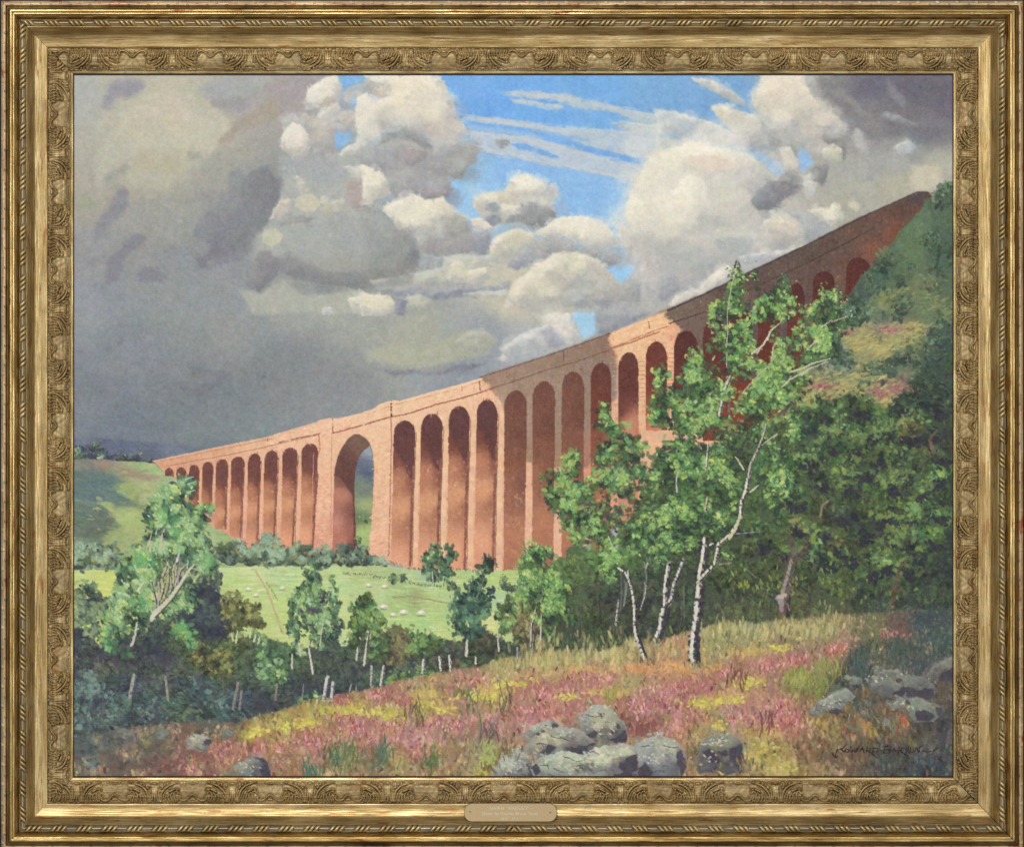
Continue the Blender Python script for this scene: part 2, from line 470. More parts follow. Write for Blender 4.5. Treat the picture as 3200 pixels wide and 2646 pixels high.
    F('B', '740,430 900,440 1150,480 1300,500 1500,570 1800,650 1990,690 1930,800 1800,775 1500,695 1300,650 1100,620 850,580 820,520 760,480', (182, 192, 202), 3, 6, a=.92)
    F('B', '735,370 900,400 1100,440 1300,470 1200,500 1000,450 740,420', (158, 184, 208), 5, 8, a=.8)
    F('B', '1030,520 1200,540 1400,620 1330,630 1100,560', (122, 164, 210), 3, 6)
    F('B', '1380,505 1700,565 2010,640 1980,670 1700,620 1480,560', (120, 162, 210), 3, 6)
    F('B', '1200,400 1400,460 1620,500 1600,510 1350,480', (136, 172, 212), 4, 6, a=.8)
    F('B', '1760,380 1830,360 1950,370 2120,390 2120,450 1900,445', (182, 192, 194), 3, 6)
    F('B', '-20,40 510,40 570,110 610,200 650,300 700,370 725,430 735,490 640,500 560,510 480,530 430,470 350,410 240,390 140,420 60,480 -60,540 -60,200 20,160 50,250 120,210 200,180 190,110 70,80', samp('B', '300,100,224,212,190 150,300,226,214,190 400,300,226,212,188 600,250,208,200,182 560,400,218,204,184 0,400,230,222,205 480,80,214,206,186 650,420,214,202,186'), 3, 8)
    F('B', '520,40 575,115 615,205 655,300 700,370 660,330 600,260 560,160 490,60', (194, 192, 184), 4, 6, a=.9)
    F('B', '260,100 330,180 350,270 310,240 270,160', (236, 226, 206), 4, 6)
    F('B', '0,60 80,100 180,110 190,180 120,200 60,180 0,120', (176, 168, 158), 6, 10)
    F('B', '-60,560 50,510 150,440 250,395 350,420 430,490 490,520 560,500 620,510 700,520 760,500 830,520 825,570 790,600 800,650 720,700 700,760 600,790 620,850 560,900 450,920 380,880 330,900 300,950 240,930 190,880 170,800 120,730 50,680 -60,670', samp('B', '100,600,164,165,166 300,440,152,152,148 380,600,160,155,154 600,600,168,165,162 500,750,166,164,162 250,800,166,162,160 700,600,166,160,158 400,850,162,158,158'), 4, 9)
    F('B', '40,560 150,445 250,398 350,425 440,500 480,560 400,550 300,480 200,480 100,530', (150, 151, 149), 6, 6, a=.8)
    F('B', '270,600 330,550 430,560 440,620 330,680 290,660', (158, 150, 150), 6, 10, a=.8)
    F('B', '400,870 480,850 580,835 612,870 580,895 480,912 430,915', (152, 145, 148), 4, 6)
    F('B', '560,500 640,480 700,510 650,560 590,560', (182, 180, 176), 5, 6)
    ell('B', 980, 515, 52, 42, (150, 154, 156), 4)
    ell('B', 790, 545, 40, 38, (160, 158, 158), 4)
    F('B', '-20,670 50,700 110,740 160,790 190,870 150,900 60,930 40,980 -20,950', samp('B', '20,760,230,222,204 100,800,222,212,194 150,870,206,198,184'), 4, 8)
    F('B', '40,1000 100,930 150,930 120,1020 60,1040', (156, 160, 164), 5, 6)
    F('B', '770,900 850,870 980,860 1030,800 1080,745 1150,740 1220,770 1290,810 1370,850 1370,900 1330,970 1370,1040 1300,1110 1210,1135 1100,1100 1020,1090 920,1100 850,1060 800,1000 765,970', samp('B', '850,920,192,186,170 1000,880,190,184,168 1000,1050,192,188,178 1250,950,200,198,184 1340,900,176,186,190'), 3, 8)
    F('B', '1030,790 1090,740 1160,740 1240,780 1290,830 1240,880 1190,900 1130,880 1090,840', (234, 228, 210), 3, 6)
    F('B', '970,960 1100,965 1130,1000 1060,1030 990,1010', (224, 218, 200), 4, 6)
    F('B', '1120,960 1200,940 1300,970 1370,1040 1300,1110 1210,1130 1130,1090 1000,1085 1040,1040 1120,1030', (148, 149, 149), 4, 7)
    ell('B', 905, 978, 52, 34, (152, 156, 160), 3)
    ell('B', 915, 1066, 56, 38, (138, 142, 148), 3)
    ell('B', 1345, 820, 30, 22, (206, 210, 204), 3)
    F('B', '130,980 250,930 350,890 430,925 550,900 600,960 680,1020 750,1050 700,1060 560,1060 580,1140 500,1170 430,1160 380,1220 340,1160 230,1130 180,1060', samp('B', '300,1000,226,220,200 450,1000,224,216,194 550,950,214,206,184 380,1120,220,214,194'), 4, 9)
    F('B', '750,1060 830,1050 900,1110 960,1110 880,1150 780,1140', (218, 210, 196), 3, 6)
    F('B', '540,1040 640,1010 720,1060 770,1160 900,1160 890,1320 700,1310 500,1330 400,1300 380,1230 430,1170 520,1180 560,1150', samp('B', '640,1080,160,159,150 500,1250,164,160,154 700,1250,168,162,156 850,1220,150,153,162'), 5, 9)
    F('B', '-20,1030 100,1020 200,1100 300,1150 360,1220 390,1300 390,1400 300,1470 150,1480 -20,1500', samp('B', '100,1150,152,155,154 250,1250,146,148,146 200,1400,152,150,136 350,1350,136,138,138 50,1400,148,150,146'), 5, 9)
    F('B', '-20,1410 150,1440 370,1340 395,1400 300,1470 150,1490 -20,1515', (136, 136, 130), 6, 8, a=.7)
    F('B', '390,1310 560,1330 560,1400 400,1450 380,1400', (158, 162, 166), 7, 8, a=.8)
    F('B', '900,1260 920,1190 1000,1150 1100,1130 1200,1170 1240,1230 1180,1300 1060,1330 1030,1380 890,1390', (198, 194, 174), 4, 7)
    F('B', '1200,1180 1300,1110 1380,1050 1540,1030 1680,1070 1760,1150 1820,1240 1700,1270 1600,1260 1500,1230 1420,1180 1300,1190', samp('B', '1400,1100,234,226,206 1600,1150,232,224,206 1750,1220,214,208,192'), 3, 7)
    F('B', '1100,1300 1220,1210 1350,1180 1480,1220 1530,1280 1700,1270 1820,1290 1700,1330 1520,1330 1400,1320 1280,1370 1120,1400 1040,1370', (166, 165, 164), 5, 8)
    F('B', '1010,1390 1150,1330 1280,1320 1200,1390 1080,1430', (152, 155, 166), 5, 8)
    F('B', '1280,1370 1320,1310 1480,1290 1600,1330 1700,1370 1800,1450 1790,1530 1700,1560 1400,1560 1380,1640 1400,1700 1000,1700 1000,1580 1100,1480', samp('B', '1450,1350,196,188,168 1650,1420,188,182,170 1250,1500,208,200,178 1400,1450,202,194,172 1150,1620,204,196,174 1500,1540,188,184,166'), 5, 10)
    F('B', '1220,1380 1330,1390 1380,1480 1360,1560 1400,1680 1200,1700 1080,1680 1040,1560', (210, 202, 180), 5, 9, a=.8)
    F('B', '1390,1570 1700,1540 1800,1450 1860,1510 1970,1560 1960,1640 1800,1650 1600,1660 1420,1700', (172, 171, 162), 5, 9)
    F('B', '1700,1290 1800,1280 1830,1350 1760,1390 1690,1360', (160, 160, 163), 5, 7)
    F('B', '1800,1120 1860,1110 1920,1190 1950,1290 1870,1320 1820,1250', (206, 201, 190), 4, 8)
    F('B', '1700,1390 1940,1390 1900,1460 1870,1500 1800,1490 1760,1440', (152, 192, 224), 4, 6)
    F('B', '1900,1470 1960,1500 1970,1600 1920,1640 1850,1560', (162, 164, 160), 5, 7)
    F('B', '1960,1370 2100,1380 2100,1560 1990,1580', (196, 198, 194), 6, 8)
    F('B', '570,1340 680,1320 860,1330 880,1400 900,1480 820,1540 600,1560 400,1570 100,1560 30,1500 200,1480 400,1440 560,1400', (186, 184, 166), 5, 8)
    F('B', '610,1390 650,1360 710,1380 720,1430 860,1400 900,1470 780,1520 600,1500', (206, 201, 180), 4, 7)
    F('B', '200,1560 480,1575 900,1530 1050,1500 1000,1600 700,1620 450,1640 230,1620', (148, 152, 162), 6, 7)
    F('B', '690,1600 1000,1560 1020,1610 850,1620', (196, 197, 186), 4, 5)
    F('B', '-20,1600 100,1600 180,1610 215,1680 150,1745 -20,1745', (218, 211, 188), 4, 7)
    F('B', '290,1620 400,1600 480,1640 400,1690 300,1680', (190, 188, 168), 5, 6)
    F('B', '210,1620 290,1620 280,1745 220,1745', (140, 142, 154), 5, 6)
    # --- right, tile C
    F('C', '-40,280 100,290 300,350 450,400 560,480 650,540 500,550 300,510 200,500 0,560', (184, 192, 194), 4, 7, a=.92)
    F('C', '180,470 290,470 280,500 200,500', (126, 165, 206), 3, 5, a=.9)
    F('C', '0,450 150,480 160,500 0,470', (130, 166, 206), 3, 4, a=.7)
    F('C', '230,45 330,50 460,110 600,210 620,265 540,230 420,170 300,100', (188, 191, 188), 4, 7)
    F('C', '370,260 430,240 520,280 600,300 700,340 760,440 780,520 700,530 600,520 520,440 430,350', samp('C', '420,270,214,208,188 600,350,204,200,186 700,470,196,194,184'), 4, 8)
    F('C', '300,510 560,540 640,570 860,640 900,740 820,760 700,640 560,590 420,560', (134, 172, 210), 4, 8)
    F('C', '1000,40 1150,40 1150,110 1200,180 1320,250 1350,330 1250,360 1150,250 1060,150', (166, 163, 152), 7, 12)
    F('C', '1130,36 2110,36 2110,350 2000,420 1850,400 1750,470 1600,500 1480,480 1400,400 1320,300 1200,180', samp('C', '1250,80,130,128,130 1500,100,112,108,120 1800,100,110,105,116 2000,200,112,106,116 1500,350,134,131,132 1700,300,122,118,124 1900,400,128,125,128'), 16, 22)
    F('C', '1150,100 1300,140 1500,300 1460,330 1300,200', (146, 144, 140), 10, 10, a=.7)
    F('C', '1620,60 1660,80 1760,220 1740,270 1650,180', (136, 134, 140), 6, 8, a=.7)
    F('C', '1580,320 1640,310 1800,370 1850,400 1700,380', (156, 155, 152), 5, 6, a=.8)
    F('C', '730,36 1030,36 1050,120 1100,190 1200,280 1300,360 1350,450 1240,480 1200,560 1100,600 1000,560 900,500 780,420 700,340 720,250 670,200 690,160 720,120', samp('C', '800,120,222,212,190 950,150,222,206,186 850,300,212,202,184 1000,400,208,198,178 1150,400,206,190,170 1250,430,196,186,170'), 5, 9)
    F('C', '660,160 720,170 740,240 700,290 660,260', (218, 210, 194), 4, 6)
    F('C', '1150,470 1300,460 1340,520 1340,600 1320,660 1290,560 1200,520', (146, 144, 136), 7, 8)
    F('C', '1160,560 1240,520 1310,560 1310,640 1260,660 1180,620', (194, 190, 168), 4, 6)
    F('C', '700,340 780,420 900,500 960,600 900,640 820,520 760,440', (170, 168, 158), 6, 8, a=.8)
    F('C', '1370,470 1420,400 1480,520 1500,610 1420,560', (178, 178, 172), 6, 8)
    F('C', '1000,560 1080,600 1100,660 1040,720 1010,740 990,640', (148, 180, 214), 4, 6)
    F('C', '860,560 930,540 990,640 1000,720 900,700', (206, 200, 188), 4, 7)
    F('C', '800,640 880,660 900,740 820,690', (166, 182, 200), 4, 6)
    F('C', '1320,640 1700,560 1800,680 1600,760 1350,780 1250,720', (164, 163, 160), 10, 14, a=.8)
    F('C', '1690,540 1760,500 1830,560 1780,600 1700,590', (178, 184, 188), 6, 8)
    F('C', '1800,680 2030,680 2000,800 1850,870 1780,800', (194, 185, 164), 8, 10)
    F('C', '-150,760 -80,640 0,590 150,540 200,510 300,505 340,540 420,545 520,570 640,600 720,660 780,740 830,790 760,820 650,930 700,1000 860,990 1000,1080 1020,1200 900,1300 700,1330 500,1420 300,1500 100,1600 -60,1560 -100,1380 -150,1290 -170,1180 -250,1060 -240,950',
      samp('C', '-150,900,228,220,198 0,700,226,216,198 200,600,222,208,190 420,600,216,202,182 600,650,204,196,184 300,750,214,200,182 150,950,238,232,214 100,1150,228,220,200 400,900,210,204,188 600,800,198,192,180 500,1100,204,198,182 800,1100,192,188,182 900,1200,208,196,180 300,1300,186,184,176 100,1400,184,182,176 600,1200,182,180,176 -50,1300,204,198,182'), 3, 10)
    F('C', '70,900 150,780 220,740 300,800 290,950 250,1060 120,1010', (240, 234, 217), 5, 8, a=.85)
    F('C', '180,620 300,600 500,620 560,700 400,720 250,700', (222, 206, 188), 6, 8, a=.7)
    F('C', '20,960 60,820 180,720 160,780 80,880', (206, 200, 188), 5, 6, a=.7)
    F('C', '-20,560 120,560 200,620 100,720 0,740 -80,800 -120,760 -60,650', (234, 226, 206), 5, 8, a=.6)
    F('C', '330,800 480,760 560,860 500,1000 400,1020 330,920', (202, 198, 184), 8, 10, a=.7)
    F('C', '0,1200 200,1180 320,1300 260,1420 60,1440 -40,1350', (176, 176, 172), 8, 10, a=.7)
    F('C', '740,1080 850,1060 960,1100 1000,1200 860,1180 760,1160', (212, 200, 184), 6, 8, a=.8)
    F('C', '380,1220 520,1180 700,1230 620,1330 480,1350', (168, 170, 170), 8, 9, a=.8)
    F('C', '640,700 760,720 830,790 760,820 650,910 600,800', (186, 184, 176), 6, 8, a=.8)
    F('C', '650,930 720,840 790,790 850,790 880,740 940,730 1000,770 1020,820 980,870 930,900 880,930 860,980 760,1000 700,990', samp('C', '720,930,134,136,142 900,800,138,136,138 950,850,150,148,146'), 3, 7)
    F('C', '1085,720 1100,670 1160,650 1210,680 1190,780 1150,830 1100,790', (144, 142, 142), 4, 7)
    F('C', '1020,760 1080,740 1110,830 1110,900 1050,880', (206, 206, 200), 5, 7)
    F('C', '1000,1000 1100,1050 1200,1130 1160,1190 1060,1230 1010,1120 900,1000', (170, 174, 174), 7, 9)
    F('C', '1060,1000 1150,980 1210,1000 1250,940 1300,960 1310,1060 1220,1110 1150,1060', (224, 219, 198), 3, 7)
    ell('C', 1400, 950, 52, 40, (206, 200, 180), 4)
    F('C', '1250,900 1400,860 1460,900 1480,980 1440,990 1380,900', (160, 160, 156), 6, 8, a=.7)
    F('C', '560,1330 760,1300 970,1260 1040,1240 800,1370 600,1400', (184, 185, 192), 5, 6)
    F('C', '380,1450 480,1380 560,1440 420,1560 200,1650 60,1690 120,1600 260,1560', (212, 208, 194), 5, 9)
    F('C', '0,1480 100,1440 160,1560 40,1640 0,1640', (160, 163, 166), 6, 8)
    # --- under the clouds, tile E / U
    F('E', '1250,40 1370,-10 1450,-10 1500,100 1560,195 1440,235 1330,180', (218, 210, 198), 4, 7)
    F('E', '1470,-10 1640,-10 1650,120 1640,150 1560,190 1510,80', (166, 200, 224), 3, 5)
    F('E', '0,280 200,210 500,230 650,130 760,100 880,120 950,200 850,290 600,350 400,380 100,350 0,330', (167, 167, 149), 9, 10)
    F('E', '640,200 760,110 880,130 930,200 850,280 700,260', (176, 175, 155), 6, 8, a=.8)
    F('E', '50,390 500,400 700,340 900,330 700,420 200,440', (132, 135, 146), 7, 8, a=.8)
    F('E', '960,330 1000,250 1100,150 1300,80 1380,140 1450,220 1200,300 980,350', (180, 183, 188), 7, 9)
    F('E', '1250,120 1330,100 1440,220 1300,240', (164, 164, 172), 6, 6, a=.8)
    F('E', '1640,-10 2080,-10 1900,70 1750,140 1650,140', (152, 154, 161), 6, 8)
    F('E', '300,420 700,400 850,440 500,540 300,520', (146, 150, 156), 9, 10, a=.7)
    F('U', '440,930 700,900 830,970 620,1060 450,1020', (138, 139, 141), 12, 14, a=.7)
    F('U', '540,960 650,980 760,1000 700,1040 560,990', (122, 124, 132), 6, 8, a=.5)
    F('U', '860,990 1000,1030 980,1050 870,1010', (118, 121, 130), 5, 6, a=.6)
    F('U', '560,1080 740,1010 760,1030 600,1100', (120, 123, 132), 6, 6, a=.5)
    F('U', '560,1190 760,1170 1000,1190 1100,1250 800,1330 500,1300', (132, 140, 141), 12, 12, a=.6)
    F('U', '1000,560 1280,590 1480,560 1640,460 1600,580 1350,610 1100,640', (132, 134, 132), 8, 8, a=.6)
    F('U', '1040,330 1300,260 1500,290 1600,400 1500,520 1200,530 1050,480', samp('U', '1150,400,166,168,164 1350,350,156,158,156 1500,450,146,148,145 1250,500,150,150,142'), 9, 10, a=.7)
    F('U', '640,470 860,420 900,560 760,620 620,560', (152, 155, 154), 10, 12, a=.6)
    SHADE = False
    # blend everything with broad brush marks
    X_ = (np.arange(GW) / RS + CX0)[None, :]; Y_ = (np.arange(GH) / RS + CY0)[:, None]
    storm = np.clip((1150 - X_) / 500, 0, 1) * np.clip((Y_ - 380) / 400, 0, 1)
    COL[:] -= (storm[..., None] * np.array((11, 11, 10.5), np.float32))
    full = pts('S', '226,231 2982,231 2982,1500 226,1500')
    flow = lambda x, y: .35 * math.sin(x / 190.) + .6 * math.sin(y / 150. + x / 400.) - .1
    brush(full, 2200, 48, 17, flow, .7, 3.5, 2.0, .42, .25, own=False, warp=0)
    brush(full, 7000, 27, 10, flow, .9, 4.0, 2.4, .5, .35, own=False, warp=0)
    brush(full, 9000, 16, 6.5, flow, 1.0, 4.5, 2.6, .5, .4, own=False, warp=0)
    mid = np.clip((X_ - 900) / 300, 0, 1)[..., None] * np.clip((1300 - Y_) / 100, 0, 1)[..., None]
    COL[:] += (COL - 176) * .13 * mid
    # the dark cloud edge stays crisp
    F('A', '1250,760 1310,710 1400,680 1470,760 1487,880 1462,980 1360,1050 1300,1130 1280,1230 1230,1340 1130,1390 1010,1400 1060,1250 1130,1100 1200,950', (121, 121, 126), 4, 14, a=.55)
    F('A', '1340,1290 1400,1260 1450,1320 1560,1330 1800,1420 2105,1450 2105,1550 1800,1530 1600,1490 1450,1480 1340,1560 1240,1500', (130, 130, 131), 5, 12, a=.5)
    F('A', '240,1490 280,1330 400,1240 490,1170 540,1200 470,1300 390,1340 360,1440 260,1540', (124, 123, 132), 6, 20, a=.45)
    F('A', '150,1190 240,1060 300,900 350,840 420,860 380,980 280,1080 200,1220', (130, 128, 136), 6, 20, a=.4)
    brush(full, 2400, 22, 8, flow, .9, 4.0, 2.4, .5, .5, own=False, warp=0)
    # crisp streaks again in the blue gap
    for s_, w_ in (('1030,165 1300,180 1600,235 2100,345', 11), ('1060,215 1250,240 1400,268', 7), ('725,330 1000,372 1400,425 1800,445 2080,470', 12),
                   ('745,450 1100,485 1500,585 1960,700', 13), ('830,560 1200,640 1600,715 1900,780', 12)):
        P = pts('B', s_)
        for i in range(len(P) - 1):
            (ax, ay), (bx, by) = P[i], P[i + 1]
            for _ in range(int(math.dist(P[i], P[i + 1]) / 5)):
                t = random.random()
                put(ax + (bx - ax) * t, ay + (by - ay) * t + random.gauss(0, w_ * .45), random.uniform(24, 60), random.uniform(4, 9), math.atan2(by - ay, bx - ax) + random.gauss(0, .03), jit((192, 199, 204), 5), .4, .5)
    full = pts('S', '226,231 2982,231 2982,1500 226,1500')
    # the big cumulus heads keep one broad light each
    for t_, cx, cy, rx, ry, c, a_ in (('C', 150, 880, 150, 210, (240, 233, 215), .55), ('C', -60, 760, 130, 150, (234, 226, 207), .5), ('C', 80, 1140, 90, 80, (232, 224, 203), .5), ('B', 300, 230, 250, 150, (230, 220, 198), .45), ('B', 1520, 1110, 230, 60, (238, 230, 212), .5),
                                      ('C', 870, 180, 150, 160, (224, 213, 192), .45), ('B', 400, 1010, 190, 80, (228, 221, 200), .4), ('B', 1150, 810, 90, 60, (238, 231, 213), .5), ('B', 30, 330, 60, 160, (234, 226, 210), .5)):
        ell(t_, cx, cy, rx, ry, c, 12, a=a_, own=False, warp=30)
    brush(pts('S', '1100,231 2700,231 2700,1000 1100,1000'), 2600, 24, 10, flow, .9, 4.0, 2.0, .5, .5, own=False, warp=0)
    # thick lights on the cumulus heads
    for t_, cx, cy, rx, ry, c in (('B', 250, 180, 230, 130, (232, 222, 200)), ('B', 1500, 1110, 200, 60, (238, 230, 212)), ('C', 160, 900, 110, 150, (242, 236, 220)),
                                  ('B', 1150, 800, 90, 50, (238, 232, 216)), ('B', 380, 1000, 160, 70, (230, 224, 204)), ('C', 850, 160, 110, 110, (226, 214, 194)),
                                  ('C', -100, 900, 90, 200, (232, 224, 204)), ('C', 1230, 1030, 60, 50, (228, 222, 202)), ('A', 1590, 470, 60, 70, (234, 224, 210)),
                                  ('A', 1830, 130, 60, 70, (228, 220, 206)), ('B', 80, 760, 60, 60, (230, 222, 204)), ('B', 90, 1660, 80, 40, (220, 213, 190))):
        for _ in range(60):
            p = pts(t_, [(cx + random.gauss(0, rx * .42), cy + random.gauss(0, ry * .42))])[0]
            put(p[0], p[1], random.uniform(9, 24), random.uniform(5, 10), random.uniform(0, 3.1), jit(c, 5, 2), .32, .9, 'leaf', own=False)


def paint_far_hills():
    motif('painted_far_hills', 'dark blue hills on the horizon')
    F('D', '-30,885 150,880 330,900 600,912 800,935 960,975 880,990 700,1020 595,1060 300,1060 -30,1050', samp('D', '100,900,104,110,128 300,940,96,102,122 500,960,98,106,124 700,960,108,114,130 200,1000,84,90,112 560,1030,84,92,112'), 5, 5)
    P = pts('D', '30,890 600,920 900,980 600,1050 30,1040')
    brush(P, 500, 26, 8, .05, .3, 4, 2, .6, .4, only=[CUR])
    F('V', '720,935 745,912 775,930 775,1000 728,1000', (84, 90, 112), 3, 2)
    motif('painted_hedge', 'dark hedge on the skyline at the left')
    F('D', '-30,945 60,938 100,948 150,938 165,1000 240,990 300,1030 380,1008 440,1020 480,1005 522,1010 530,1055 595,1060 560,1070 300,1055 -30,1045', (66, 68, 86), 2, 4)
    foliage('D', [(60, 990, 40), (190, 975, 42), (220, 1005, 30), (340, 1015, 30), (420, 1030, 28), (490, 1030, 30), (110, 1010, 30)], PAL_BLUE, 8, .55, h=.6)
    foliage('D', [(120, 970, 40), (300, 1030, 30), (500, 1035, 28), (570, 1060, 22)], dict(dark=[(58, 60, 80)], mid=[(66, 70, 90)], light=[(84, 96, 98)], hi=[(104, 118, 104)]), 8, .6, h=.6)


def paint_left_field():
    motif('painted_hillside', 'green hillside with brown heath at the left')
    F('D', '-30,1035 300,1046 595,1062 640,1100 680,1130 760,1160 900,1200 1300,1400 2200,1500 2200,1950 -30,1950', samp('D',
      '100,1080,122,124,110 220,1055,148,124,112 450,1075,150,168,116 560,1100,160,180,120 150,1150,98,114,110 400,1130,152,136,112 300,1200,104,124,108 '
      '520,1200,166,174,118 380,1230,150,168,100 700,1180,160,176,128 150,1280,96,116,112 350,1320,104,130,112 430,1300,152,160,100 50,1345,122,146,132 '
      '250,1385,174,184,110 400,1450,168,184,112 100,1450,98,112,104 200,1550,104,112,98 300,1600,154,166,108 1000,1580,156,176,120 1150,1600,150,172,112 '
      '600,1300,164,172,116 700,1400,160,172,112 850,1300,170,160,116 450,1550,160,172,108 100,1600,120,130,112'), 1.5, 3)
    F('D', '-30,1120 200,1130 400,1200 290,1220 300,1262 560,1390 400,1372 200,1342 -30,1325', samp('D', '100,1180,96,114,110 200,1280,92,114,114 300,1300,96,118,110 500,1385,112,130,104'), 5, 8)
    F('D', '-30,1340 210,1352 300,1450 340,1540 150,1600 -30,1600', samp('D', '100,1400,98,116,102 200,1500,98,108,96 300,1540,106,116,92'), 5, 8)
    F('D', '130,1045 300,1075 420,1110 660,1160 600,1195 450,1170 300,1120', (150, 130, 110), 5, 6, a=.8)
    P = pts('D', '20,1035 600,1062 900,1220 1210,1600 1250,1700 20,1750')
    brush(P, 1900, 26, 8, lambda x, y: .32 + .25 * math.sin(x / 90), .25, 6, 3, .65, .5, only=[CUR], pal=[(176, 186, 122), (150, 130, 104), (120, 140, 110)], pp=.06)


ARCH = [  # tile, left, right, crown x, crown y, half-rise, foot y, foot shift left, foot shift right, lit (0 shade 1 sun)
    ('D', 675, 738, 708, 1100, 34, 1160, 0, 0, 1), ('D', 757, 826, 795, 1096, 36, 1180, 0, 0, 1), ('D', 846, 919, 884, 1076, 46, 1375, -4, -6, 1),
    ('D', 941, 1018, 984, 1057, 48, 1400, -5, -12, 1), ('D', 1038, 1124, 1088, 1038, 52, 1535, -8, -18, 1), ('D', 1145, 1241, 1200, 1020, 56, 1600, -8, -24, 1),
    ('D', 1266, 1359, 1320, 997, 58, 1665, -10, -26, 1), ('D', 1384, 1483, 1440, 976, 60, 1690, -12, -30, 1), ('D', 1513, 1623, 1572, 953, 66, 1735, -14, -36, 1),
    ('D', 1650, 1767, 1716, 924, 72, 1760, -12, -38, 1),
    ('E', 207, 361, 290, 762, 100, 1790, -22, -30, 1), ('E', 400, 556, 482, 713, 105, 1830, -18, -34, 1), ('E', 598, 749, 675, 660, 108, 1860, -14, -32, 1),
    ('E', 797, 948, 876, 614, 112, 1870, -16, -30, 1), ('E', 996, 1158, 1080, 546, 116, 1890, -8, -22, .45), ('E', 1196, 1358, 1281, 482, 120, 1880, -4, -14, .25),
    ('E', 1404, 1566, 1489, 413, 124, 1850, 0, -10, .2), ('E', 1612, 1759, 1690, 349, 120, 1800, 0, -6, .15), ('E', 1808, 1953, 1888, 275, 120, 1700, 0, -2, .3),
    ('L', 340, 468, 405, 970, 100, 1500, 0, 0, .3), ('L', 508, 652, 580, 906, 110, 1500, 0, 0, 0), ('L', 680, 830, 748, 838, 110, 1560, 0, 0, 0),
    ('L', 845, 975, 910, 760, 105, 1500, 0, 0, 0), ('L', 1010, 1140, 1075, 690, 100, 1500, 0, 0, 0), ('L', 1183, 1287, 1240, 620, 90, 1300, 0, 0, 0),
    ('L', 1335, 1468, 1402, 546, 88, 1000, 0, 0, 0), ('L', 1533, 1682, 1608, 468, 84, 900, 0, 0, 0)]


def arch_poly(l, r, cx, cy, rise, foot, fl, fr, inset=0):
    P = []
    sy = cy + rise
    for i in range(0, 9):                   # left haunch up to the crown
        t = math.pi / 2 * i / 8
        P.append((cx - (cx - l) * math.cos(t), sy - rise * math.sin(t)))
    for i in range(1, 9):
        t = math.pi / 2 * i / 8
        P.append((cx + (r - cx) * math.sin(t), sy - rise * math.cos(t)))
    P.append((r + fr, foot)); P.append((l + fl, foot))
    return P


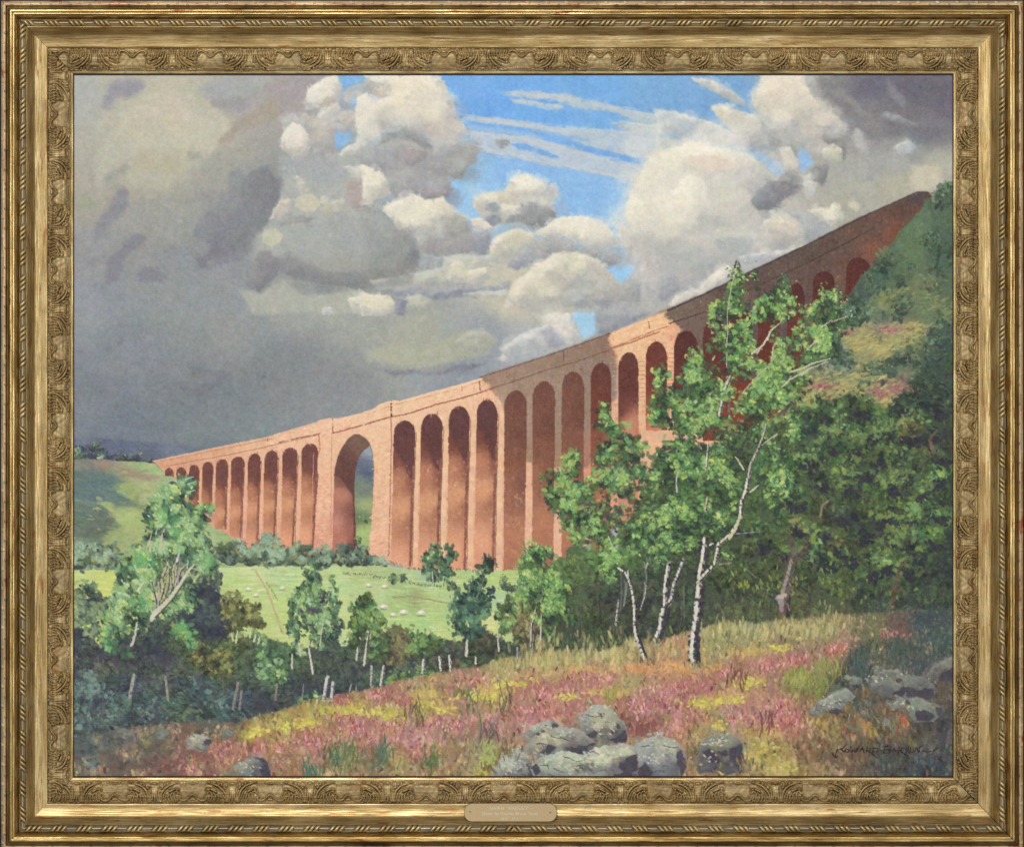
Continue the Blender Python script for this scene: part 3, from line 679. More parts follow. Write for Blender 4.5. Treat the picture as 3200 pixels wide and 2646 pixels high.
def paint_viaduct():
    motif('painted_viaduct', 'red sandstone railway viaduct of many tall round arches, part in sun and part in cloud shadow')
    top = (pts('D', '592,1050 800,1005 1000,965 1200,928 1400,882 1600,825 1758,775 1770,760 1850,742 1900,748 2090,705') + pts('E', '85,668 95,652 190,620 250,622 500,552 700,500 830,460 1000,400 1300,300 1500,230 1760,135 1900,80 2060,10') +
           pts('C', '0,1725 300,1598 640,1438 900,1308 1080,1228 1400,1060 1600,972 1750,905 1840,864 1925,866 1955,908'))
    bot = (pts('C', '1900,980 1860,1050 1780,1120 1700,1200 1620,1320 1500,1440 1400,1600 1330,1735') + pts('F', '1200,300 1000,640 700,900 0,1300') + pts('H', '1300,200 1110,200 920,200 700,185 330,180 170,130 0,130') +
           pts('G', '1900,60 1500,60 1300,30') + pts('D', '1200,1660 1200,1595 1100,1560 990,1500 900,1370 860,1230 740,1170 690,1140 640,1100'))
    lit = samp('D', '600,1060,206,150,118 800,1040,214,158,124 1000,1000,218,164,130 1300,930,226,178,142 1500,880,232,184,148 1800,820,238,190,154 1000,1300,206,146,122 1250,1300,226,172,138 1500,1300,230,178,144 '
               '1800,1300,228,172,138 1200,1550,214,150,126 1500,1600,220,158,132 1800,1600,220,154,128 1700,1000,232,184,148')
    lit += samp('E', '100,750,236,192,156 300,700,238,194,156 600,600,236,190,152 800,520,240,196,158 100,1000,234,188,150 380,1000,232,188,150 570,900,232,190,152 770,900,230,176,142 960,800,226,176,142 '
                '100,1400,228,176,142 380,1400,222,164,130 570,1400,228,176,138 770,1400,224,162,132 970,1300,226,172,138 1170,1200,226,172,138 1170,1500,228,176,142 370,1700,226,166,136 770,1700,220,158,130 '
                '850,480,232,186,150 880,560,236,184,148 1180,1400,228,176,140 1790,120,232,186,142 1900,120,228,184,140 2000,100,230,184,142 1980,600,226,180,138 1860,240,226,186,146 1800,700,224,172,138 1980,900,220,170,132 1600,1200,218,136,112')
    lit += samp('L', '150,950,232,184,138 300,860,234,188,140 430,830,236,188,142 500,900,232,172,138 320,1300,226,178,136 480,1100,230,180,136 480,1250,232,176,140 400,950,232,182,140')
    dk = samp('E', '850,470,150,118,94 1000,420,146,116,96 1200,360,146,118,98 1400,300,142,114,96 1600,230,140,110,92 1730,170,142,108,92 1000,520,156,130,108 1180,460,154,126,106 1380,500,150,124,104 1600,400,146,118,102 '
              '1180,700,158,130,108 1380,800,154,126,104 1580,700,146,118,98 1780,500,146,122,108 1380,1000,158,124,98 1600,1000,164,112,92 1000,640,152,124,102 960,600,170,136,112 1180,900,160,126,106')
    dk += samp('L', '500,800,116,96,80 700,740,110,88,76 560,870,114,92,80 660,900,112,88,76 900,680,106,84,72 1000,600,92,72,66 800,660,92,74,66 1300,420,92,74,66 1150,560,100,78,70 1500,400,98,76,66 1350,500,98,74,64 1310,800,102,76,68 '
               '1500,500,104,76,64 1700,300,98,74,62 1900,180,94,68,58 1800,330,120,74,56 1700,420,124,78,60 1950,100,80,66,66 1980,200,104,72,56 830,1000,88,72,70 980,1000,90,72,70 1160,900,94,74,70')
    fill(top + bot, lit, 1.2, 1.5, 1.5)
    # cloud shadow over the right hand part
    sh1 = pts('E', '810,455 1300,290 1760,130 1735,180 1770,230 1800,300 1800,600 1760,640 1745,780 1600,1100 1210,1090 1190,1060 1150,1050 1130,1120 1010,900 985,640 930,580 880,520 905,515 830,480')
    fill(sh1, dk, 2.5, 3, 2)
    sh2 = pts('L', '445,815 480,775 700,690') + top[-13:] + pts('L', '2000,200 1800,420 1640,620 1500,760 1300,1600 800,1600 560,1330 505,1260 515,1050 530,920 560,900 500,850')
    fill(sh2, dk, 2.5, 3, 2)
    global CLIP
    CLIP = CUR
    # stone texture of the front faces before the openings go in
    box = pts('S', '470,590 2930,590 2930,1800 470,1800')
    slope = lambda x, y: -math.atan2(.16 + .3 * (x - 480) / 2400, 1)
    brush(box, 6500, 13, 6, slope, .15, 11, 6, .65, .7, only=[CUR], pal=[(246, 206, 158), (208, 134, 98), (196, 122, 90), (240, 184, 136)], pp=.0)
    sun = pts('D', '592,1050 1770,765 2090,705 2090,1700 1200,1700 900,1370') + []
    for R_ in (pts('D', '592,1050 1000,965 1758,775 2100,700 2100,1800 1200,1700 900,1370'), pts('E', '0,700 830,460 950,560 990,900 1180,1100 1220,1900 0,1900'), pts('L', '140,920 440,810 540,900 500,1300 160,1500')):
        brush(R_, 1500, 13, 6, slope, .3, 9, 5, .45, .9, only=[CUR], pal=[(250, 208, 158), (214, 140, 100), (204, 126, 94), (244, 186, 136), (226, 160, 122)], pp=.42)
    brush(box, 4200, 22, 5, 1.57, .1, 7, 4, .5, .5, only=[CUR])
    # openings
    for (t, l, r, cx, cy, rise, foot, fl, fr, sun) in ARCH:
        k = TILES[t][2]
        P = pts(t, arch_poly(l, r, cx, cy, rise, foot, fl, fr))
        (lx, ly), (rx, ry) = pts(t, [(l, cy + rise), (r, cy + rise)])
        (cxs, cys), (_, fy) = pts(t, [(cx, cy), (cx, foot)])
        w = rx - lx
        if t == 'L' and sun == 0:
            c = [(lx, cys, (78, 40, 40)), (rx, cys, (72, 36, 38)), (cxs, cys + 150, (92, 42, 38)), (cxs, cys + 300, (118, 54, 44))]
        elif sun < 1 and t == 'E' and l < 1700:
            c = [(cxs, cys, (104, 66, 60)), (lx, ly + 40, (116, 74, 64)), (rx, ly + 90, (104, 66, 58)), (cxs, ly + 150, (122, 78, 66)), (lx, ly + 240, (146, 96, 76)), (rx, ly + 240, (122, 78, 66)), (cxs, ly + 400, (168, 112, 88))]
            if l > 1500:
                c = [(cxs, cys, (92, 52, 48)), (lx, ly + 60, (104, 56, 48)), (rx, ly + 100, (98, 52, 46)), (cxs, ly + 200, (128, 72, 58)), (cxs, ly + 320, (160, 96, 76))]
        elif sun < 1:
            c = [(cxs, cys, (88, 50, 48)), (cxs, ly + 60, (92, 48, 46)), (lx, ly + 130, (104, 58, 52)), (cxs, ly + 175, (190, 130, 106)), (rx, ly + 190, (176, 110, 90)), (cxs, ly + 300, (206, 136, 112))]
            if t == 'L':
                c = [(cxs, cys, (98, 50, 44)), (cxs, ly + 80, (104, 52, 44)), (cxs, ly + 160, (140, 74, 58)), (cxs, ly + 220, (190, 110, 88))]
        else:
            dk_ = (104, 62, 58) if t == 'E' else (118, 70, 62)
            g = 1.0 if t == 'E' else .65
            c = [(cxs, cys, dk_), (lx, ly + 8, dk_), (rx, ly + 30, (98, 58, 56)), (lx + w * .3, ly + 60 * g, (112, 66, 58)), (lx + w * .2, ly + 150 * g, (176, 118, 92)), (rx - 3, ly + 150 * g, (128, 78, 66)),
                 (lx + w * .4, ly + 230 * g, (206, 148, 112)), (rx - 3, ly + 260 * g, (150, 98, 78)), (lx + w * .4, ly + 400 * g, (220, 160, 128)), (rx - 2, ly + 400 * g, (170, 110, 88)), (lx + w * .5, ly + 520, (222, 158, 124))]
        c = [(x, y, (q[0] + 7, q[1] + 1, q[2] - 5)) for x, y, q in c]
        fill(P, c, .9, 1.0, 1.2)
        if sun == 1:                        # cast shadow of the haunch with a slanting lower edge
            g = 1.0 if t == 'E' else .62
            q = [(lx - 2, cys - 6), (rx + 2, cys - 6), (rx + 2, ly + 150 * g), (rx - w * .3, ly + 130 * g), (lx + w * .45, ly + 90 * g), (lx + w * .15, ly + 48 * g), (lx - 2, ly + 30 * g)]
            y0, x0, m = mask(q, 3.5, 3, 3)
            y1, x1, m2 = mask(P, .9, 1.0, 1.2)
            M = np.zeros((GH, GW), np.float32); M[y0:y0 + m.shape[0], x0:x0 + m.shape[1]] = m
            N_ = np.zeros((GH, GW), np.float32); N_[y1:y1 + m2.shape[0], x1:x1 + m2.shape[1]] = m2
            M *= N_ * .9
            dark = np.array((96, 56, 54), np.float32) if t == 'E' else np.array((112, 66, 60), np.float32)
            COL[:] += (dark - COL) * M[..., None]
            fx = rx + (fr if True else 0) * k
            line([(rx - w * .06, ly + 100 * g), (rx + fr * k * .5 - w * .05, (ly + fy) / 2), (rx + fr * k - w * .05, fy)], w * .16, w * .12, (136, 82, 68), a=.75, h=.4, own=False)
    # stone texture, upright, kept inside each flank
    brush(box, 5200, 20, 4.5, 1.57, .1, 7, 4, .55, .5, only=[CUR], warp=0)
    brush(box, 2600, 11, 6, 1.4, .6, 11, 7, .4, .7, only=[CUR], warp=0)
    lowlit = pts('D', '680,1250 2100,1150 2100,1750 1200,1700 900,1370') + pts('E', '0,1750 0,1100 950,1000 1150,1300 1200,1750')
    brush(lowlit, 900, 11, 6, 1.4, .6, 10, 7, .4, .7, only=[CUR], warp=0, pal=[(214, 170, 128), (206, 150, 118), (190, 150, 120), (168, 118, 92), (226, 160, 116)], pp=.5)
    # the wide centre arch
    big = pts('J', '1535,800 1540,740 1560,650 1600,570 1650,500 1700,465 1740,466 1790,500 1830,545 1850,620 1862,740 1860,850 1850,1000 1835,1250 1815,1450 1700,1500 1520,1470 1525,1100')
    fill(big, samp('J', '1600,700,112,70,62 1700,500,112,76,66 1780,500,124,88,72 1600,850,126,78,68 1580,950,184,118,94 1560,1200,192,124,102 1650,1200,150,92,78 1690,1100,126,76,66 1600,1350,188,114,96 1690,1350,128,76,68'), .9, 1.2, 1)
    fill(pts('J', '1535,800 1545,730 1565,650 1600,570 1650,500 1700,465 1740,466 1790,500 1830,540 1780,590 1740,650 1715,740 1705,860 1700,980 1660,930 1620,860 1580,820'), samp('J', '1600,700,104,64,58 1750,520,118,84,70 1680,850,98,60,56'), 2, 2, 1.5)
    line(pts('J', '1695,940 1700,1100 1705,1300 1705,1390'), 9, 10, (104, 62, 56), a=.85, own=False)
    thru = pts('J', '1828,555 1850,640 1862,740 1860,850 1850,1000 1835,1250 1820,1400 1735,1400 1712,1300 1706,1100 1700,980 1700,860 1712,740 1740,650 1780,595')
    fill(thru, samp('J', '1820,600,146,152,160 1770,700,96,102,122 1800,780,84,92,112 1770,870,118,130,112 1780,940,110,116,106 1790,1030,158,170,110 1760,1150,104,112,84 1790,1250,166,186,112 1780,1330,150,172,100'), .9, .8, 1)
    CLIP = None
    motif('painted_distant_valley', 'glimpse of hills and fields through the widest arch')
    y0, x0, m = mask(thru, 0, .8, 1)
    IDM[y0:y0 + m.shape[0], x0:x0 + m.shape[1]][m > .5] = CUR
    brush(thru, 160, 14, 5, .3, .3, 7, 4, .7, .5, only=[CUR], warp=0)
    foliage('J', [(1725, 1330, 22), (1760, 1140, 18), (1790, 1170, 16)], PAL_MID, 6, .8)
    globals()['CUR'] = CUR - 1
    CLIP = CUR
    # string course, parapet joints, cap stones
    ink = (150, 84, 66)
    for t, s, w, c in (('D', '700,1085 900,1045 1100,1012 1350,960 1500,925 1620,895 1770,862', 3.2, (176, 110, 84)), ('D', '1480,920 1620,886 1780,856', 3.5, ink), ('D', '1870,850 1960,830 2090,792', 3.5, ink),
                       ('E', '0,790 100,760 190,735 300,715 500,650 700,600 830,560 940,520', 3.6, ink), ('E', '940,520 1100,470 1300,400 1500,345 1740,260', 3.2, (110, 76, 62)),
                       ('E', '1770,245 1900,205 2000,165 2100,130', 4, (168, 92, 66)), ('L', '150,1000 300,940 400,900 480,875', 3.4, (160, 86, 62)), ('L', '480,860 700,790 850,700 1000,640 1300,500 1500,400 1700,290', 4, (78, 60, 54)),
                       ('D', '620,1056 900,1000 1200,940 1450,890', 2.6, (196, 134, 104)), ('E', '60,700 180,660', 2.6, (196, 128, 98)), ('E', '210,650 450,590 690,530 830,480', 2.6, (206, 144, 112)),
                       ('E', '810,455 1000,398 1300,300 1500,230 1760,137', 2.6, (92, 74, 66)), ('L', '470,785 700,680 950,560 1180,450 1500,292 1758,166 1862,118 1959,76 2030,82', 5.5, (70, 62, 66))):
        line(pts(t, s), w, w, c, a=.8, h=.4, step=2.2, wob=1.5, own=False)
    for t, s, w, c in (('D', '1868,748 1872,850', 4, (140, 84, 64)), ('D', '1770,860 1780,960 1768,1000', 3.5, (190, 110, 88)), ('E', '190,625 186,735 190,900 182,1200 176,1500 168,1730', 4, (176, 110, 86)),
                       ('E', '190,625 188,735', 5, (96, 60, 54)), ('D', '1865,860 1860,1200 1858,1600', 3, (196, 132, 104)), ('D', '1408,890 1406,915', 3, (150, 92, 74)), ('E', '815,470 822,550', 4, (150, 84, 64)),
                       ('E', '1415,270 1420,335', 3.5, (104, 72, 60)), ('E', '2024,60 2030,105', 3.5, (150, 96, 66)), ('E', '690,500 695,560', 2.4, (190, 126, 98)),
                       ('D', '1735,1000 1725,1300 1710,1700', 2.4, (200, 136, 106))):
        line(pts(t, s), w, w, c, a=.8, h=.3, step=2.2, wob=1.2, own=False)
    CLIP = None
    # bright cap edge in the sun and dabs of light on the parapet and pier strips
    line(pts('D', '592,1052 1000,967 1400,884 1758,778'), 4, 6, (228, 176, 138), a=.7, own=False, h=1)
    line(pts('E', '95,660 190,628 250,628 500,560 830,468'), 6, 6, (246, 204, 164), a=.75, own=False, h=1)
    line(pts('L', '140,925 300,862 440,812'), 6, 6, (240, 196, 150), a=.7, own=False, h=1)
    for t, s, n_, c in (('D', '1400,880 1758,780 1770,860 1400,940', 60, (240, 198, 160)), ('D', '1780,765 2090,715 2090,790 1800,850', 70, (242, 200, 162)), ('E', '0,700 800,470 830,540 0,770', 160, (244, 202, 162)),
                        ('D', '1780,880 1850,870 1850,1600 1750,1600', 110, (238, 190, 152)), ('E', '70,780 180,760 170,1700 20,1700 60,1300', 160, (238, 192, 152)), ('L', '160,930 420,830 480,870 170,990', 60, (244, 202, 156))):
        P = pts(t, s); y0, x0, m = mask(P, 0, 0, 0); ys, xs = np.nonzero(m > .5)
        for _ in range(n_):
            i = random.randrange(len(ys)); put((xs[i] + x0) / RS + CX0, (ys[i] + y0) / RS + CY0, random.uniform(8, 20), random.uniform(4, 7), random.gauss(-.25, .2), jit(c, 8), .6, 1., own=False)
    CLIP = CUR
    # sunlit pier strips between the openings
    for i in range(len(ARCH) - 1):
        a_, b_ = ARCH[i], ARCH[i + 1]
        if a_[0] != b_[0] or a_[9] < 1 or b_[9] < .45:
            continue
        t = a_[0]
        xm = (a_[2] + b_[1]) / 2; g = b_[1] - a_[2]
        yt = a_[4] + a_[5] * .9; yb = min(a_[6], b_[6])
        P = pts(t, [(xm + g * .1, yt), (xm - 4 + (a_[8] + b_[7]) / 2 * .5, (yt + yb) / 2), (xm + (a_[8] + b_[7]) / 2 * 1.0, yb)])
        kk = TILES[t][2]
        line(P, g * kk * .75, (g + b_[7] - a_[8]) * kk * .72, (232, 186, 146) if t == 'E' else (226, 172, 136), a=.5, h=.7, own=False, j=9)
        line([(x - g * kk * .42, y) for x, y in P], 2.2, 2.6, (150, 96, 76), a=.6, h=.3, own=False)
    # masonry joints on the near sunlit pier
    for j in range(9):
        y = 1180 + j * 26
        line(pts('L', [(300, y - 90), (332, y - 92)]), 1.8, 1.6, (176, 124, 90), a=.6, own=False)
        line(pts('L', [(468, y - 140), (502, y - 142)]), 1.8, 1.6, (176, 120, 86), a=.6, own=False)
    CLIP = None


def paint_right_hill():
    motif('painted_steep_hill', 'steep green hill with heather at the right')
    P = pts('C', '1990,840 2040,800 2110,790') + pts('S', '2985,560 2985,1700 2200,1700') + pts('F', '500,1100 800,800 920,700 1060,300 1250,150 1290,-20') + pts('C', '1310,1700 1360,1600 1420,1500 1500,1410 1600,1310 1700,1180 1740,1120 1800,1070 1870,990 1890,920 1950,905')
    s = samp('C', '2050,850,66,78,66 2000,1000,80,100,76 1900,1050,92,112,84 1850,1150,94,118,84 2000,1200,70,88,72 1800,1300,96,116,80 1700,1350,86,104,76 2000,1350,70,92,76 1600,1450,70,96,78 1700,1500,86,100,72 1560,1560,78,96,80 1850,1550,112,122,84 1600,1650,128,128,76 2050,1550,84,100,76 1450,1600,72,90,80 1750,1680,74,90,76 2000,1700,92,106,76')
    s += samp('F', '1400,0,90,120,104 1600,20,88,106,86 1900,20,104,120,84 1650,100,148,120,110 1450,130,144,136,90 1800,110,140,128,84 1950,120,112,118,80 1400,220,160,150,90 1600,260,164,150,88 1800,200,136,136,84 2000,150,66,82,80 1250,250,94,112,100 1300,340,84,104,100 '
              '1700,380,96,112,84 1950,300,76,92,82 1300,450,132,140,92 1500,400,116,128,88 1150,520,140,116,96 1300,520,148,132,88 1600,560,150,104,98 1750,520,136,100,94 1100,620,162,150,88 1400,640,80,90,66 1650,650,150,146,76 1900,400,70,88,80 2050,300,60,74,74 2000,600,46,52,52 1700,720,128,112,64')
    fill(P, s, 2, 4, 3)
    brush(P, 3600, 20, 8, lambda x, y: -.55 + .3 * math.sin(y / 60), .45, 8, 4, .75, .7, only=[CUR])
    texture(P, 150, 24, 8, .8, only=[CUR], tint=((0, 0, 0), (4, 8, 2), (16, 20, 10)))
    for t, cl in (('C', [(1990, 900, 40), (2060, 840, 50), (1560, 1400, 34), (1600, 1420, 26), (1950, 1200, 34), (1450, 1700, 60), (1400, 1640, 50), (1720, 1500, 40), (2050, 1280, 44)]),
                  ('F', [(1250, 200, 50), (1300, 300, 50), (1350, 340, 40), (1400, 40, 60), (1500, 20, 50), (1520, 420, 70), (1600, 380, 80), (1700, 340, 70), (1800, 300, 70), (1450, 470, 40), (1900, 250, 70), (1960, 160, 70), (2040, 120, 70), (2050, 350, 60), (1850, 440, 70), (1950, 500, 60), (1700, 20, 50), (1720, -60, 60)])):
        foliage(t, cl, dict(dark=[(58, 72, 60), (54, 64, 54)], mid=[(80, 102, 74), (74, 94, 76)], light=[(104, 126, 90), (94, 116, 92)], hi=[(130, 148, 104)]), 9, .42, h=.7, mix=(.34, .42, .2, .04))
    for poly, n_ in (('1300,150 1480,100 1760,60 1960,80 1900,150 1760,240 1600,330 1420,390 1400,260 1330,220', 330), ('960,680 1060,560 1120,450 1300,430 1600,440 1760,520 1780,580 1600,690 1480,640 1300,590 1120,600', 330), ('1620,700 1700,680 1780,700 1660,760', 40)):
        brush(pts('F', poly), n_, 20, 7, -.4, .3, 7, 4, .75, .9, only=None, own=True, pal=[(182, 168, 104), (168, 156, 96), (150, 148, 92), (190, 172, 110), (140, 144, 96)], pp=.8)
    brush(pts('C', '1480,1620 1600,1560 1800,1540 1950,1600 2100,1640 2100,1735 1500,1735'), 160, 18, 7, -.4, .3, 7, 4, .7, .8, own=True, pal=[(128, 134, 88), (142, 142, 88), (108, 124, 86)], pp=.7)
    for cx, cy, rx, ry in ((1640, 115, 90, 22), (1160, 515, 70, 18), (1560, 570, 90, 30), (1700, 530, 70, 30), (1330, 130, 40, 12)):
        for _ in range(40):
            x, y = pts('F', [(cx + random.gauss(0, rx * .5), cy + random.gauss(0, ry * .5))])[0]
            put(x, y, 13, 6, -.4 + random.gauss(0, .3), jit(random.choice([(160, 104, 100), (176, 122, 116), (140, 90, 86)]), 8), .8, .8)
    for cx, cy in ((1550, 240), (1480, 200), (1400, 440), (1200, 580), (1620, 640), (1050, 640), (1350, 560), (1750, 150)):
        for _ in range(16):
            x, y = pts('F', [(cx + random.gauss(0, 60), cy + random.gauss(0, 22))])[0]
            put(x, y, 18, 5, -.35 + random.gauss(0, .2), jit((176, 164, 100), 8), .7, .8)


def paint_valley():
    motif('painted_meadow', 'bright green meadow in the valley')
    F('S', '226,1780 720,1772 1130,1762 1190,1764 1290,1778 1450,1780 1626,1780 1700,1790 1700,2080 1300,2110 226,2110', samp('G', '100,230,194,204,124 250,300,198,204,112 1100,200,192,206,138 1250,190,206,214,154 '
      '1200,260,180,200,120 1450,200,190,204,150 1250,320,186,204,128 1100,320,172,190,118 1500,260,176,204,138 1550,420,186,206,124 1450,500,184,200,120 1500,640,190,202,122 1950,300,182,204,140 1950,450,196,208,136 1980,700,198,212,150 2050,220,178,194,128') +
      samp('H', '50,200,172,188,128 300,200,176,194,140 250,260,160,182,118 450,200,158,184,150 300,340,164,192,130 100,340,182,200,140 500,350,176,196,132 350,380,150,152,100 500,420,176,196,128 250,480,168,196,120 400,560,166,200,122 300,580,180,208,128 500,620,190,208,136 '
           '700,210,172,196,126 900,240,178,200,120 1000,280,170,192,112 950,380,168,198,150 870,570,204,206,130 1100,420,178,196,128 1080,480,176,190,120'), 1.2, 1.5)
    P = pts('S', '226,1780 1700,1780 1700,2080 226,2100')
    brush(P, 2800, 34, 6, .05, .08, 6, 4, .7, .7, only=[CUR], pal=[(212, 218, 168), (158, 188, 112), (200, 206, 140), (178, 170, 116)], pp=.10)
    for _ in range(260):
        x = random.uniform(230, 1650); y = random.uniform(1785, 2040)
        put(x, y, random.uniform(30, 80), random.uniform(3, 7), .04 + random.gauss(0, .05), jit(random.choice([(214, 222, 156), (206, 216, 140), (224, 226, 176), (162, 194, 112), (192, 212, 112)]), 6), .5, .9, own=False)
    motif('painted_footpath', 'thin tan track crossing the meadow')
    line(pts('G', '1320,190 1400,320 1450,460 1520,640'), 5, 7, (186, 168, 120), a=.85, h=.7, wob=3)
    line(pts('G', '1400,270 1480,400'), 3, 3, (150, 138, 96), a=.7, wob=4)
    motif('painted_meadow_hedge', 'low hedge line and fence across the meadow')
    for t, s in (('H', '-160,205 0,215 100,232 200,250 300,270 420,290 560,300'), ('H', '870,320 1000,322 1090,335'), ('H', '170,120 330,175 450,182 640,180 700,180 780,188 900,195')):
        P = pts(t, s)
        for i in range(len(P) - 1):
            for _ in range(int(math.dist(P[i], P[i + 1]) / 2.6)):
                f = random.random(); x = P[i][0] + (P[i + 1][0] - P[i][0]) * f; y = P[i][1] + (P[i + 1][1] - P[i][1]) * f
                put(x, y + random.gauss(0, 2), random.uniform(4, 8), 3, 1.5 + random.gauss(0, .5), jit(random.choice([(88, 96, 72), (104, 108, 80), (74, 78, 74)]), 8), .7, .6)
    foliage('H', [(205, 245, 34), (268, 240, 24), (620, 300, 26), (1010, 300, 34), (990, 250, 20), (1060, 320, 28), (900, 320, 26)], dict(dark=[(62, 66, 82), (56, 66, 62)], mid=[(82, 100, 72)], light=[(110, 130, 80)], hi=[(150, 160, 100)]), 6, .8)
    for i in range(46):                      # tiny pale posts along the field edges
        x = 250 + i * 21 if i < 24 else 1200 + (i - 24) * 20
        y = 1776 - (x - 250) * .012 if i < 24 else 1772 + (x - 1200) * .04
        if 560 < x < 640 or 380 < x < 480:
            continue
        put(x, y, 5, 2, 1.57, (214, 206, 170), .8, .9)
    line(pts('H', '200,380 330,370 400,385 600,420'), 5, 3, (148, 144, 98), a=.6, wob=3, own=False)
    for t, cx, cy, w in (('G', 1272, 318, 50), ('G', 1325, 362, 48), ('G', 1515, 312, 52), ('H', 135, 445, 66), ('H', 205, 500, 58), ('H', 280, 484, 72), ('H', 405, 490, 76), ('H', 28, 290, 50), ('H', 145, 300, 56)):
        motif('painted_sheep', 'white sheep')
        k = TILES[t][2]; x, y = pts(t, [(cx, cy)])[0]; w *= k
        put(x, y + w * .28, w * .95, w * .14, 0, (120, 140, 88), .8, .3, 'leaf')
        for dx in (-.25, -.1, .15, .28):
            put(x + dx * w, y + w * .22, w * .28, 2.4, 1.57, (150, 140, 116), .9, .4, 'leaf')
        put(x, y, w * .8, w * .42, .05, (226, 218, 198), 1, .9, 'leaf')
        put(x - w * .1, y - w * .06, w * .5, w * .26, 0, (246, 240, 226), .95, 1.1, 'leaf')
        put(x + w * .2, y + w * .08, w * .3, w * .2, 0, (196, 182, 158), .8, .8, 'leaf')
        put(x - w * .42, y + w * .06, w * .22, w * .18, .6, (214, 196, 170), 1, .9, 'leaf')

    for t, cl, lab in (('G', [(60, 30, 60), (110, 60, 70), (60, 110, 60), (160, 120, 50), (190, 20, 40), (220, 90, 60), (290, 60, 50), (280, 120, 60), (350, 110, 60), (390, 140, 40)], 'blue green bushes at the left edge of the meadow'),
                       ('J', [(600, 1450, 60), (640, 1400, 60), (720, 1400, 60), (760, 1380, 50), (680, 1470, 60), (790, 1450, 60), (840, 1490, 50)], 'low round bush left in the row under the arches'),
                       ('J', [(920, 1400, 60), (980, 1350, 60), (1040, 1360, 60), (960, 1430, 70), (1080, 1420, 60), (900, 1480, 50), (1000, 1490, 50), (1120, 1450, 50), (1060, 1490, 50)], 'tallest blue green bush in the row under the arches'),
                       ('J', [(1190, 1430, 50), (1240, 1400, 50), (1290, 1410, 50), (1220, 1460, 60), (1310, 1460, 50), (1180, 1490, 40), (1270, 1500, 40), (1350, 1450, 40)], 'mid green bush in the row under the arches'),
                       ('J', [(1420, 1450, 45), (1460, 1430, 45), (1500, 1470, 45), (1430, 1500, 40), (1380, 1500, 40), (1480, 1510, 36)], 'grey green bush left of the widest arch'),
                       ('J', [(1560, 1470, 45), (1620, 1410, 55), (1660, 1450, 50), (1600, 1480, 50), (1720, 1430, 45), (1770, 1420, 45), (1790, 1470, 45), (1720, 1490, 45), (1660, 1510, 36)], 'bright bush under the widest arch'),
                       ('J', [(1860, 1490, 30), (1900, 1500, 34), (1950, 1520, 26), (1830, 1510, 26)], 'small dark shrub right of the widest arch')):
        motif('painted_bush', lab)
        kk = TILES[t][2]
        for cx, cy, r in cl:                 # dark feet
            x, y = pts(t, [(cx, cy + r * .9)])[0]
            if y < 1772:
                put(x, y, r * kk * 1.6, r * kk * .6, 0, jit((62, 66, 72), 6), .9, .4, 'leaf')
        foliage(t, cl, PAL_BLUE, 11, .75, h=.8, edge=1.0, mix=(.22, .40, .30, .08))
        for cx, cy, r in cl:
            if random.random() < .5:
                x, y = pts(t, [(cx + random.gauss(0, r * .4), cy + r * .5)])[0]
                put(x, y, 12, 8, random.uniform(0, 3), jit(random.choice([(120, 116, 66), (150, 140, 76), (140, 96, 70), (52, 56, 72)]), 8), .8, .6, 'leaf')


